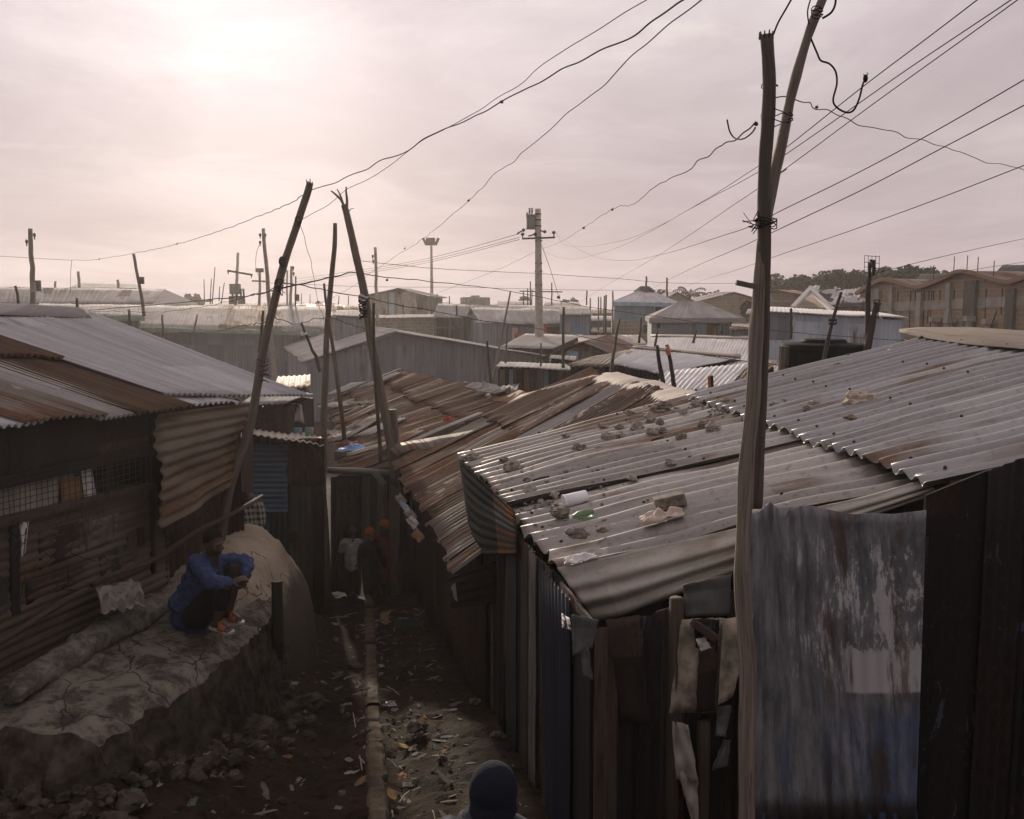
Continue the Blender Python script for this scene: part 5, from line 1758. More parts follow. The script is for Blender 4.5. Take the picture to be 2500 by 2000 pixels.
for i in range(46):
    u, v = rnd.random(), rnd.random()
    if v < .25 and u > .3: continue
    p = bil(Rq, u, v)
    e1_, e2_ = (Rq[1] - Rq[0]).normalized(), (Rq[3] - Rq[0]).normalized()
    L_, w2 = rnd.uniform(.3, 1.1), rnd.uniform(.05, .22)
    d1 = (e1_ * rnd.uniform(.2, 1) + e2_ * rnd.uniform(-1, .3)).normalized(); d2 = d1.cross(V((0, -1, .3))).normalized()
    lift = V((0, -.10, .14))
    rows = [[p + d1 * L_ * (k_ / 5 - .5) + d2 * w2 * sg * (1 + mnoise.noise(V((k_, i, sg)))) + lift * (1 + mnoise.noise(V((k_ * .8, i, 3)))) for sg in (-1, 1)] for k_ in range(6)]
    mb.grid(rows)
mb.build('torn_plastic', m_white_rag, r_)['kind'] = 'stuff'
mb = MB(); mb.bar(at(1978, 706, 63.6), at(1935, 752, 61), .3, .2); mb.bar(at(1980, 708, 63.5), at(2035, 760, 59.5), .3, .25); mb.build('verge_board', m_white_rag, r_)

# the brick warehouse with its wavy row of gables
wh = thing('brick_warehouse', 'long sand brick warehouse with a wavy row of gables and dark piers', 'warehouse', down(at(2300, 800, 54)))
WA, WB = at(2098, 800, 60), at(2780, 800, 44)
WA.z = WB.z = 0
wd_ = (WB - WA)
wn_ = V((wd_.y, -wd_.x, 0)).normalized()
if wn_.y > 0: wn_ = -wn_
def pwz(px, py, off=0.0): return onplane(px, py, WA, wn_, off)
prof_px = [(2098, 722), (2118, 708), (2140, 696), (2165, 687), (2195, 692), (2225, 701), (2250, 706), (2275, 699), (2310, 684), (2340, 671), (2357, 668), (2385, 672), (2420, 683), (2450, 691), (2472, 694), (2500, 686), (2540, 672), (2580, 662), (2640, 676), (2700, 690)]
prof = catmull([pwz(x, y) for x, y in prof_px], 4)
mb = MB()
Lp = [0]
for a, b in zip(prof, prof[1:]): Lp.append(Lp[-1] + (V((b.x, b.y, 0)) - V((a.x, a.y, 0))).length)
mb.grid([[down(p) for p in prof], prof], [[(l, 0) for l in Lp], [(l, p.z) for l, p in zip(Lp, prof)]])
mb.grid([[down(p) - wn_ * 14 for p in prof], [p - wn_ * 14 for p in prof]])
mb.grid([[prof[0] - wn_ * 14, prof[0]], [down(prof[0]) - wn_ * 14, down(prof[0])]], [[(0, 6), (14, 6)], [(0, 0), (14, 0)]])
mb.build('wall', m_brick, wh)
mb = MB()
mb.grid([[p + wn_ * .35 + V((0, 0, .16)) for p in prof], [p - wn_ * 14.3 + V((0, 0, .16)) for p in prof]], [[(0, l) for l in Lp], [(14, l) for l in Lp]])
mb.build('roof', m_rust_grey, wh, solid=.10)
mb = MB()
for a, b in zip(prof[::1], prof[1::1]): mb.bar(a + wn_ * .30 + V((0, 0, .12)), b + wn_ * .30 + V((0, 0, .12)), .16, .22, up=V((0, 0, 1)))
mb.build('verge_tiles', m_orange_tile, wh)
mb = MB()
bt = [pwz(x, y, .04) for x, y in ((2100, 740), (2250, 735), (2500, 722), (2700, 714))]
mb.grid([[p - V((0, 0, .55)) for p in bt], bt])
mb.build('concrete_band', m_band, wh, solid=.1)
for (x_, y_, w_) in ((2148, 703, .3), (2182, 698, .22), (2250, 712, .35), (2322, 688, .28), (2376, 682, .75), (2474, 702, .5), (2570, 676, .4)):
    mb = MB()
    p = pwz(x_, y_)
    mb.box(V((p.x, p.y, p.z / 2)) + wn_ * .08, (w_, .34, p.z - .12), Matrix.Rotation(math.atan2(wd_.y, wd_.x), 3, 'Z'))
    mb.build('pier', m_plank_grey if w_ > .4 else m_band, wh)
for (x_, y_) in ((2278, 690), (2328, 670), (2360, 668), (2386, 672), (2425, 682)):
    mb = MB(); p = pwz(x_, y_, -.3); mb.tube([p, p + V((0, 0, 1.0))], .025, 5)
    mb.build('rebar', m_iron, wh)
for (x_, y_) in ((2282, 780), (2318, 783), (2366, 778), (2412, 785)):
    mb = MB(); p = pwz(x_, y_, .3); mb.box(p, (.5, .5, .28)); mb.box(p - V((0, 0, .3)), (.22, .3, .5))
    mb.build('corbel', m_band, wh)
for i in range(16):
    mb = MB(); x_ = rnd.uniform(2190, 2490); p = pwz(x_, 712 - (x_ - 2190) * .03, .05); h_ = rnd.uniform(.6, 2.4)
    mb.prism([p, p + V((.09, 0, 0)), p + V((.06, 0, -h_)), p + V((.02, 0, -h_))], wn_ * .012)
    mb.build('damp_streak', m_plank_dark, wh)
r_, W_ = shack('dark_roofed_house', 'dark tiled roof with pale gable edge behind the warehouse', [(2232, 690, 72), (2345, 688, 72), (2335, 669, 76), (2248, 669, 76)], m_dark_roof, m_brick_far, gable=True, seed=575, pitch=.3, cat='house')
shack('dark_roofed_house', 'dark tiled house rising highest behind the warehouse wall', [(2425, 672, 62), (2600, 674, 62), (2590, 648, 66), (2448, 647, 66)], m_dark_roof, m_brick_far, gable=True, seed=577, pitch=.3, cat='house', trim=m_band)

# black water tank behind the right roof ridge
wt = thing('water_tank', 'big black plastic water tank behind the stone-weighted roof', 'water tank', down(at(2008, 960, 17.5), 1.4))
Tc = at(2008, 900, 17.5)
rr_ = 98 / 2300 * 17.6 * 1.0
mb = MB()
zt_ = at(2008, 846, 17.5 - rr_).z
pr_ = [(0, -2.2), (rr_ * .98, -2.2), (rr_ * .98, -.12), (rr_, -.08), (rr_, .0), (rr_ * .95, .02), (rr_ * .5, .035), (.42, .04), (.42, .06), (0, .06)]
rows = [[V((Tc.x + r0 * math.cos(a_), Tc.y + r0 * math.sin(a_), zt_ + h)) for a_ in [2 * math.pi * i / 40 for i in range(40)]] for r0, h in pr_]
mb.grid(rows, closed=True)
mb.build('tank', m_black_plastic, wt, smooth=False, bevel=0)
mb = MB(); mb.tube([V((Tc.x, Tc.y, zt_ + .05)), V((Tc.x, Tc.y, zt_ + .10))], [.42, .38], 20); mb.build('lid', m_black_plastic, wt)
mb = MB(); mb.box(V((Tc.x + .18, Tc.y - rr_ - .02, zt_ - .5)), (.32, .12, 1.0)); mb.build('moulded_rib', m_black_plastic, wt, bevel=.02)
mb = MB(); mb.tube([V((Tc.x - rr_ - .05, Tc.y - .25, 1.4)), V((Tc.x - rr_ - .05, Tc.y - .25, zt_ - .02))], [.11, .10], 8, jit=.2); mb.build('stand_post', m_pole, wt)

# far grey rooftops filling the distance
k_ = 0
for (x0, x1, y0, Y, mt, lb) in ((495, 640, 738, 86, m_tin_grey, 'far grey rooftop behind the crossarm pole'), (640, 745, 736, 92, m_tin_pale, 'far pale rooftop left of the crooked post'), (715, 800, 742, 78, m_rust_grey, 'far brownish rooftop between the leaning poles'), (1210, 1300, 735, 95, m_tin_pale, 'far pale rooftop left of the transformer pole'), (1325, 1420, 738, 92, m_tin_grey, 'far grey rooftop right of the transformer pole'), (1410, 1500, 756, 78, m_rust_grey, 'far brown rooftop under the cluster of sticks'), (1425, 1500, 772, 66, m_tin_pale, 'pale roof among the cluster of sticks'), (1440, 1545, 800, 55, m_wall_patch, 'low tan roof left of the block wall'), (1040, 1110, 738, 88, m_tin_grey, 'far grey rooftop right of the floodlight mast'), (1820, 1880, 755, 56, m_tin_grey, 'grey rooftop left of the silver shed'), (1780, 1880, 792, 38, m_rust_grey, 'dark low rooftop at the silver shed')):
    shack('distant_house', lb, [(x0, y0 + 12, Y), (x1, y0 + 12, Y), (x1 - 6, y0, Y + 5), (x0 + 6, y0, Y + 5)], mt, m_wall_patch if k_ % 2 else m_wall_grey, gable=True, seed=600 + k_, pitch=.4, nv=3, cat='house', group='far rooftops')
    k_ += 1

# ------------------------------------------------------------------ trees
def leafmat(name, a, b):
    t = NT(name)
    oi = t.n('ShaderNodeNewGeometry')
    return t.out(t.mix(oi.outputs['Random Per Island'], a, b), .7, 0.0, .25)
m_leaf = leafmat('leaf_green', (.014, .032, .008), (.06, .095, .022))
m_leaf_dark = leafmat('leaf_dark', (.010, .025, .008), (.045, .075, .018))
m_leaf_far = leafmat('leaf_grey', (.05, .06, .035), (.10, .11, .06))
m_bark = wood('bark', (.12, .09, .07), (.07, .055, .042), seed=9)
def tree(name, label, px, pyt, pyb, Y, wpx, mat, n, leaf, seed, lobes=7, group=None):
    rr2 = random.Random(seed)
    top, bot = at(px, pyt, Y), at(px, pyb, Y)
    W_ = wpx / F * Y / 2
    H = top.z
    root = thing(name, label, 'tree', V((top.x, Y, 0)), group)
    mb = MB()
    c0 = V((top.x, Y, max(1.2, H - W_ * 1.5)))
    mb.tube(catmull([V((top.x, Y, 0)), V((top.x + .15, Y, c0.z * .5)), c0], 4), [.28, .25, .23, .21, .19, .17, .15, .13, .12], 8, jit=.2)
    cl = []
    for i in range(lobes):
        a = rr2.uniform(0, 6.28); q = rr2.uniform(.2, .95)
        c = V((top.x + math.cos(a) * W_ * q * .75, Y + math.sin(a) * W_ * q * .75, H - W_ * rr2.uniform(.30, .95) - .18 * W_ * q))
        cl.append((c, W_ * rr2.uniform(.26, .5)))
        mb.tube(catmull([c0, lerp(c0, c, .5) + V((0, 0, .2)), c], 3), [.11, .1, .08, .07, .06, .05, .035], 6)
    mb.build('trunk', m_bark, root, smooth=True)
    mb = MB()
    for i in range(n):
        c, r0 = rr2.choice(cl)
        d_ = V((rr2.gauss(0, 1), rr2.gauss(0, 1), rr2.gauss(0, 1))).normalized()
        p = c + d_ * r0 * rr2.random() ** .45 * (1 + .35 * mnoise.noise(d_ * 2 + c))
        p.z = min(p.z, H + .1)
        s_ = leaf * rr2.uniform(.5, 1.3)
        u = V((rr2.gauss(0, 1), rr2.gauss(0, 1), rr2.gauss(0, .6))).normalized()
        w2 = u.cross(V((rr2.gauss(0, 1), rr2.gauss(0, 1), rr2.gauss(0, 1)))).normalized()
        mb.add([p - u * s_, p - w2 * s_ * .5, p + u * s_, p + w2 * s_ * .5], [(0, 1, 2, 3)], [(0, 0)] * 4)
    mb.build('crown', mat, root)
TR = [(1905, 682, 150, 104, 100), (1945, 676, 150, 100, 96), (2000, 674, 150, 98, 110), (2050, 664, 150, 96, 120), (2085, 660, 150, 94, 96), (2130, 668, 150, 98, 104), (2185, 655, 150, 96, 96), (2235, 652, 150, 99, 100), (2290, 668, 150, 104, 80)]
lbs = ['lowest leafy tree at the pole end of the tree row', 'round leafy tree next to the pole end of the row', 'broad leafy tree over the orange roof', 'broad dark tree behind the ruined shed', 'tall dark tree behind the ruined shed gable', 'leafy tree behind the antenna pole', 'upright tree just past the antenna pole', 'tall ragged tree at the warehouse end of the row', 'small tree behind the dark tiled roof']
for i, (x, y, b, Y, w) in enumerate(TR):
    tree('leafy_tree', lbs[i], x, y - 9, b + 600, Y, w * 1.18, m_leaf if i % 3 != 1 else m_leaf_dark, 4600, .24, 700 + i, group='trees behind the warehouse')
tree('leafy_tree', 'dark tree beside the near pole and the brick gable', 1832, 735, 800, 66, 52, m_leaf_dark, 1400, .2, 720)
for i, (x, y, Y, w, lb) in enumerate(((465, 712, 118, 60, 'hazy round tree far off behind the hipped hall'), (505, 727, 120, 40, 'hazy low tree beside the far round one'), (1280, 720, 116, 54, 'hazy tree far off left of the transformer pole'), (1390, 728, 118, 44, 'hazy low tree far off right of the transformer pole'), (1620, 712, 112, 70, 'hazy tree behind the blue grey house roof'), (1740, 710, 108, 120, 'hazy wide tree behind the brick gables'), (725, 735, 124, 50, 'hazy low tree behind the crooked gate post'), (770, 733, 126, 50, 'hazy low tree behind the forked pole'))):
    tree('leafy_tree', lb, x, y, 800, Y, w, m_leaf_far, 900, .3, 730 + i, lobes=5)
def palm(name, label, px, pyt, Y, L, seed, mat):
    rr2 = random.Random(seed)
    top = at(px, pyt, Y)
    root = thing(name, label, 'palm tree', V((top.x, Y, 0)))
    mb = MB(); mb.tube([V((top.x - .3, Y, 0)), V((top.x - .1, Y, top.z * .5)), V((top.x, Y, top.z - L * .3))], [.22, .17, .13], 8, jit=.2); mb.build('trunk', m_bark, root, smooth=True)
    mb = MB()
    for i in range(15):
        a = i / 15 * 6.28 + rr2.uniform(-.2, .2); el = rr2.uniform(.0, 1.1)
        c = V((top.x, Y, top.z - L * .3))
        prev = None
        for k in range(9):
            q = k / 8
            p = c + V((math.cos(a) * math.cos(el), math.sin(a) * math.cos(el), math.sin(el))) * L * q + V((0, 0, -L * .55 * q * q))
            if prev is not None:
                d_ = (p - prev).normalized()
                s_ = d_.cross(V((0, 0, 1))).normalized() * L * .2 * (1 - q * .7)
                for sg in (-1, 1):
                    mb.add([prev, p, p + s_ * sg - V((0, 0, .12 * L)), ], [(0, 1, 2)])
                mb.bar(prev, p, .03)
            prev = p
    mb.build('crown', mat, root)
palm('palm_tree', 'palm tree crown rising behind the brick gables', 1685, 702, 100, 2.6, 1, m_leaf_far)
palm('palm_tree', 'small palm behind the warehouse peaks', 2292, 664, 90, 1.8, 2, m_leaf)
palm('palm_tree', 'drooping palm next to the dark tiled roof behind the warehouse', 2322, 660, 90, 1.7, 3, m_leaf)

# ------------------------------------------------------------------ poles
def pole(name, label, pts, r0, r1, mat, cat='pole', group=None, extras=(), n=8, jit=.12, k=4, base=None, sd=[0]):
    sd[0] += 1
    if r0 > .064: r0, r1 = r0 * .55, r1 * .55
    if pts[0][2] > 28: jit = .05
    P_ = [at(*p) for p in pts]
    P_ = catmull(P_, k)
    m = len(P_)
    # crooked wood
    L = 0
    Q_ = []
    for i, p in enumerate(P_):
        f = i / (m - 1)
        a = (r0 + r1) * .35 * math.sin(math.pi * f)
        Q_.append(p + V((mnoise.noise(V((f * 5, sd[0], 1))), mnoise.noise(V((f * 5, sd[0], 9))), 0)) * a)
    rad = [lerp(r0, r1, i / (m - 1)) * (1 + jit * .6 * mnoise.noise(V((i * .7, sd[0], 4)))) for i in range(m)]
    mb = MB()
    mb.tube(Q_, rad, n, jit=jit, seed=sd[0])
    if not extras:
        return mthing(mb, name, mat, label, cat, group, smooth=True)
    root = thing(name, label, cat, Q_[0], group)
    mb.build('shaft', mat, root, smooth=True)
    for (nm, build, mt) in extras:
        q = MB()
        build(q)
        q.build(nm, mt, root)
    return root


def ext_box(px, py, Y, w, h, d=.2): return lambda q: q.box(at(px, py, Y), (w, d, h))
def ext_bar(x0, y0, x1, y1, Y, w): return lambda q: q.bar(at(x0, y0, Y), at(x1, y1, Y), w)
def ext_ins(px, py, Y, r=.06):
    r *= .55
    return lambda q: (q.ell(at(px, py, Y), (r, r, r * 1.5), n=8, m=6), q.bar(at(px, py, Y), at(px, py, Y) - V((0, 0, r * 3)), r * .6))
def ext_wrap(pts, Y, r, n=5):
    def f(q):
        for i in range(n):
            (x0, y0), (x1, y1) = pts
            yy = lerp(y0, y1, i / max(1, n - 1)) + rnd.uniform(-2, 2)
            c = at((x0 + x1) / 2, yy, Y)
            w_ = abs(x1 - x0) / F * Y / 2
            ring = [c + V((math.cos(a) * w_, math.sin(a) * w_, .25 * w_ * math.sin(a * 2 + i))) for a in [j * .5236 for j in range(13)]]
            q.tube(ring, r, 5)
    return f


# the two near poles, lashed together
m_pole_near = wood('near_pole', (.30, .255, .21), (.15, .12, .095), (.05, .04, .032), seed=12)
m_pole_near_dark = wood('near_pole_dark', (.14, .115, .09), (.075, .06, .047), seed=13)
NY = 5.25
np_ = thing('lashed_poles', 'two near grey poles lashed together with wire, one cut short', 'pole', at(1830, 2100, NY))
mb = MB()
P_ = catmull([at(1826, 2150, NY), at(1822, 1900, NY), at(1826, 1650, NY), at(1812, 1400, NY), at(1822, 1150, NY), at(1840, 950, NY), at(1848, 780, NY + .03), at(1858, 640, NY + .05), at(1880, 480, NY + .08), at(1908, 350, NY + .1), at(1935, 220, NY + .12), at(1972, 90, NY + .14), at(2008, 0, NY + .15), at(2050, -110, NY + .17)], 4)
rad = [lerp(.052, .021, (i / (len(P_) - 1)) ** .9) * (1 + .20 * mnoise.noise(V((i * .45, 3, 1)))) for i in range(len(P_))]
mb.tube(catmull(P_, 3), [lerp(rad[min(int(i / 3), len(rad) - 1)], rad[min(int(i / 3) + 1, len(rad) - 1)], (i % 3) / 3) for i in range((len(P_) - 1) * 3 + 1)], 20, jit=.26, seed=5)
mb.build('long_pole', m_pole_near, np_, smooth=True)
mb = MB()
P_ = catmull([at(1846, 1240, NY + .11), at(1852, 1100, NY + .11), at(1862, 850, NY + .09), at(1866, 640, NY + .05), at(1866, 430, NY + .02), at(1875, 300, NY + .0), at(1878, 200, NY), at(1871, 86, NY)], 4)
rad = [.036 * (1 + .10 * mnoise.noise(V((i * .4, 7, 1)))) for i in range(len(P_))]
mb.tube(P_, rad, 14, jit=.12, seed=8)
e = at(1871, 86, NY)
for i in range(9):
    a = i * .7
    mb.tube([e + V((.034 * math.cos(a), .034 * math.sin(a), -.02)), e + V((.036 * math.cos(a), .036 * math.sin(a), rnd.uniform(.004, .022)))], [.007, .003], 5)
mb.build('short_pole', m_pole_near_dark, np_, smooth=True)
for (y_, x0, x1, n_) in ((545, 1846, 1896, 5), (288, 1860, 1934, 2), (215, 1860, 1898, 1), (30, 1982, 2008, 3)):
    mb = MB()
    ext_wrap(((x0, y_ - 8), (x1, y_ + 8)), NY + .04, .003, n_)(mb)
    mb.build('wire_lashing', m_wire, np_)
mb = MB(); mb.bar(at(1843, 700, NY), at(1797, 690, NY), .028, .028); mb.build('peg', m_pole, np_)
mb = MB()
for i in range(12):
    c = at(1848 + rnd.uniform(-8, 8), 545 + rnd.uniform(-12, 12), NY - .05)
    mb.tube(catmull([c, c + V((rnd.uniform(-.06, .02), -.02, rnd.uniform(-.03, .05))), c + V((rnd.uniform(-.09, .02), -.01, rnd.uniform(-.05, .05)))], 3), .0025, 4)
mb.build('wire_ends', m_wire, np_)
for pts, r_ in (([(2008, 45), (2030, 30), (2040, 5), (2038, -30)], .006), ([(1975, 60), (1972, 25), (1985, -20)], .004), ([(1888, 85), (1900, 55), (1920, 20), (1938, -12)], .005)):
    mb = MB(); mb.tube(catmull([at(x, y, NY + .1) for x, y in pts], 6), r_, 6); mb.build('loose_wire', m_wire, np_, smooth=True)
mb = MB()
P_ = catmull([at(x, y, NY + .12) for x, y in ((1980, 95), (1995, 130), (2004, 148), (2025, 156), (2040, 175), (2043, 205), (2034, 245), (2045, 264), (2068, 275), (2085, 268), (2098, 240), (2106, 208), (2113, 192))], 6)
mb.tube(P_, .0055, 6)
mb.ell(P_[-1], (.014, .014, .022), n=8, m=6)
for i in range(6): mb.tube([P_[-1], P_[-1] + V((rnd.uniform(-.025, .025), 0, rnd.uniform(0, .035)))], .0018, 4)
mb.build('dangling_cable', m_wire, np_, smooth=True)

# leaning poles of the alley
LY = 9.95
pole('leaning_pole', 'tall thick pole leaning over the alley behind the seated man', [(536, 1330, LY), (560, 1200, LY), (586, 1110, LY + .03), (612, 1030, LY + .05), (640, 880, LY + .1), (668, 756, LY + .15), (692, 637, LY + .2), (727, 541, LY + .26), (748, 480, LY + .3), (757, 446, LY + .3)], .054, .036, m_pole, extras=(
    ('cable_tangle', lambda q: [q.tube(catmull([at(683 + rnd.uniform(-14, 14), 700 + rnd.uniform(-22, 22), LY + rnd.uniform(-.1, .3)) for _ in range(5)], 4), .0035, 5) for _ in range(7)], m_wire),
    ('wire_wrap', ext_wrap(((628, 880), (655, 930)), LY + .1, .005, 5), m_wire),
    ('splintered_top', lambda q: [q.tube([at(757 + dx, 452, LY + .3), at(757 + dx * 1.6, 452 - h_, LY + .3)], [.012, .003], 5) for dx, h_ in ((-6, 14), (0, 16), (4, 8), (-3, 10))], m_pole),
    ('knot', lambda q: q.ell(at(690, 640, LY + .15), (.04, .04, .06), n=8, m=6, jit=.4), m_pole_dark),
    ('knot', lambda q: q.ell(at(728, 540, LY + .22), (.036, .035, .055), n=8, m=6, jit=.4), m_pole_dark)), n=12)
FY = 15.35
fp = thing('forked_pole', 'tall pole with forked bare twigs at its top beside the gate post', 'pole', at(960, 1200, FY))
mb = MB()
P_ = catmull([at(x, y, FY) for x, y in ((966, 1180), (955, 1090), (938, 1000), (918, 900), (905, 830), (893, 740), (882, 680), (868, 620), (855, 560), (846, 520), (840, 500))], 4)
mb.tube(P_, [lerp(.085, .048, i / (len(P_) - 1)) * (1 + .08 * mnoise.noise(V((i * .6, 2, 2)))) for i in range(len(P_))], 10, jit=.12, seed=4)
mb.build('shaft', m_pole, fp, smooth=True)
for pts, r_ in (([(841, 506), (832, 488), (818, 474), (808, 466)], .026), ([(838, 500), (832, 480), (823, 462)], .02), ([(846, 520), (847, 490), (845, 470), (845, 456)], .026), ([(850, 520), (856, 511), (864, 509)], .01)):
    mb = MB(); P_ = catmull([at(x, y, FY) for x, y in pts], 4); mb.tube(P_, [lerp(r_, r_ * .4, i / (len(P_) - 1)) for i in range(len(P_))], 7, jit=.2)
    mb.build('twig', m_pole, fp, smooth=True)
mb = MB()
for (x0, y0, x1, y1, n_) in ((876, 728, 900, 745, 4), (878, 750, 902, 775, 5)):
    ext_wrap(((x0, y0), (x1, y1)), FY, .012, n_)(mb)
mb.build('wire_lashing', m_wire, fp)
mb = MB(); ext_wrap(((878, 722), (898, 734)), FY, .02, 3)(mb); mb.build('rag_tie', m_white_rag, fp)

SG = 'thin sticks standing among the roofs'
pole('thin_stick', 'dark reddish upright stick before the brown roof and thick gate post', [(930, 1130, 15.0), (925, 1050, 15), (918, 960, 15), (913, 860, 15), (912, 740, 15)], .035, .022, m_pole_dark, 'stick')
pole('thin_stick', 'slim crooked stick leaning on the brown roof left of the forked pole', [(841, 1072, 16.2), (828, 960, 16), (812, 850, 16), (800, 770, 16), (791, 692, 16)], .04, .02, m_pole, 'stick')
pole('thin_stick', 'short stick leaning left of the crooked gate post', [(782, 908, 17), (770, 870, 17), (755, 838, 17), (735, 787, 17)], .035, .02, m_pole_dark, 'stick', extras=(('wire_tie', ext_wrap(((735, 812), (748, 818)), 17, .012, 3), m_white_rag),))
pole('thin_stick', 'dark stick standing beside the leaning pole over the grey eave', [(634, 860, 20), (640, 800, 20), (642, 758, 20)], .04, .025, m_pole_dark, 'stick')
pole('thin_stick', 'very thin stick in front of the long green trimmed shed', [(398, 822, 40), (396, 768, 40)], .06, .04, m_pole_dark, 'stick', SG)
pole('thin_stick', 'pale thin stick leaning in front of the long green trimmed shed', [(465, 842, 38), (482, 768, 38)], .05, .035, m_pole_grey, 'stick')
pole('thin_stick', 'short dark stick at the end of the silvery roof ridge', [(316, 796, 36), (315, 756, 36)], .06, .05, m_pole_dark, 'stick')
pole('thin_stick', 'crooked dark stick before the hipped hall near the tall fat pole', [(46, 752, 34), (43, 720, 34), (37, 698, 34)], .06, .045, m_pole_dark, 'stick')
pole('thin_stick', 'short dark stick behind the silvery ridge cap', [(189, 762, 30), (188, 728, 30)], .05, .04, m_pole_dark, 'stick')

pole('utility_pole', 'fat weathered utility pole with a meter box behind the silvery ridge', [(82, 770, 32), (79, 690, 32), (76, 620, 32), (74, 558, 32)], .17, .13, m_pole_grey, extras=(
    ('meter_box', ext_box(92, 698, 31.8, .17, .36, .15), m_plank_grey), ('meter_box', ext_box(82, 701, 31.6, .12, .34, .12), m_concrete),
    ('insulator', ext_ins(65, 590, 32, .09), m_iron), ('insulator', ext_ins(84, 574, 32, .09), m_iron)))
pole('utility_pole', 'leaning grey pole with a box, the twisted cable tied to its top', [(352, 772, 30), (341, 700, 30), (326, 620, 30)], .10, .085, m_pole_grey, extras=(('meter_box', ext_box(346, 685, 29.8, .12, .22, .12), m_plank_grey),))
pole('utility_pole', 'stub of pole showing over the hipped hall roof', [(194, 702, 70), (191, 663, 70)], .2, .18, m_pole_grey)
pole('utility_pole', 'shortest pole stub over the hipped hall roof', [(135, 704, 72), (135, 687, 72)], .16, .15, m_pole_grey)
pole('utility_pole', 'short pole stub at the end of the distant white roof', [(290, 706, 72), (287, 683, 72)], .2, .17, m_pole_grey)
pole('utility_pole', 'tall leaning concrete pole with insulators behind the leaning alley pole', [(672, 960, 34), (662, 800, 34), (652, 680, 34), (643, 558, 34)], .17, .11, m_concrete, extras=(('insulator', ext_ins(635, 574, 34, .08), m_iron), ('insulator', ext_ins(635, 592, 34, .08), m_iron), ('insulator', ext_ins(648, 574, 34, .07), m_iron)))
pole('utility_pole', 'grey pole with crossarm and a small transformer, far behind the long shed', [(575, 760, 70), (578, 680, 70), (581, 617, 70)], .22, .17, m_concrete, extras=(
    ('crossarm', ext_bar(556, 661, 616, 671, 69.7, .16), m_iron), ('transformer', ext_box(574, 706, 69.4, .7, .75, .5), m_plank_grey),
    ('transformer', ext_box(566, 733, 69.4, .35, .6, .35), m_plank_grey), ('transformer', ext_box(588, 733, 69.4, .35, .6, .35), m_plank_grey),
    ('fuse_rack', lambda q: [q.bar(at(x, 705, 69.3), at(x + rnd.uniform(-4, 4), 742, 69.3), .12) for x in (588, 594, 568, 580)], m_iron),
    ('insulator', ext_ins(557, 663, 69.6, .14), m_iron), ('insulator', ext_ins(614, 672, 69.6, .14), m_iron)))
pole('utility_pole', 'short pole with a double crossarm beside the crossarm transformer pole', [(633, 745, 74), (634, 655, 74)], .2, .17, m_pole_grey, extras=(('crossarm', ext_bar(625, 660, 643, 660, 73.7, .3), m_iron), ('crossarm', ext_bar(615, 686, 650, 687, 73.7, .12), m_iron)))
pole('utility_pole', 'grey pole just right of the leaning alley pole, with fittings', [(709, 745, 60), (712, 650, 60)], .17, .14, m_pole_grey, extras=(('insulator', ext_ins(716, 654, 60, .12), m_iron), ('insulator', ext_ins(717, 668, 60, .12), m_iron)))
pole('utility_pole', 'thinner pole with a meter box right of the fitted grey pole', [(721, 785, 58), (722, 675, 58)], .10, .08, m_pole_dark, extras=(('meter_box', ext_box(725, 726, 57.8, .25, .35), m_iron),))
pole('utility_pole', 'slim pole close to the fitted grey pole', [(701, 745, 64), (701, 660, 64)], .13, .11, m_pole_grey)
pole('utility_pole', 'square grey concrete pole with insulators before the patchwork house', [(922, 800, 45), (919, 700, 45), (916, 604, 45)], .15, .12, m_concrete, extras=(('insulator', ext_ins(910, 626, 45, .09), m_iron), ('insulator', ext_ins(911, 638, 45, .09), m_iron)))
for (x0, y0, x1, y1, Y, lb) in ((499, 742, 498, 682, 80, 'straight thin stick left of the antenna sticks'), (513, 742, 516, 680, 78, 'stick left of the curled antenna rod'), (518, 742, 525, 652, 78, 'thin antenna rod with a curled tip on the far roofs'), (540, 742, 548, 690, 80, 'leaning thin stick right of the antenna rod'), (535, 735, 536, 700, 80, 'short stick with a box beside the leaning thin stick'), (736, 745, 736, 716, 90, 'short far stick right of the meter box pole'), (757, 745, 757, 718, 95, 'lone short far stick left of the gate post top')):
    pole('thin_stick', lb, [(x0, y0, Y), (x1, y1, Y)], .09, .06, m_pole_dark, 'stick', n=5)

ml = thing('floodlight_mast', 'tall slim steel mast carrying a ring of floodlights', 'light mast', down(at(1055, 850, 95)))
mb = MB(); mb.tube([down(at(1055, 850, 95)), at(1054, 700, 95), at(1053, 600, 95)], [.20, .16, .11], 10); mb.build('mast', m_concrete, ml, smooth=True)
mb = MB(); mb.box(at(1051, 590, 94.7), (.9, .35, .75)); mb.build('floodlight', m_plank_grey, ml, bevel=.05)
mb = MB(); mb.box(at(1037, 590, 95), (.22, .6, .75), Matrix.Rotation(R(-25), 3, 'Y')); mb.build('floodlight', m_plank_grey, ml)
mb = MB(); mb.box(at(1067, 590, 95), (.22, .6, .75), Matrix.Rotation(R(25), 3, 'Y')); mb.build('floodlight', m_plank_grey, ml)
mb = MB(); mb.bar(at(1038, 597, 95), at(1067, 597, 95), .12); mb.build('head_frame', m_iron, ml)

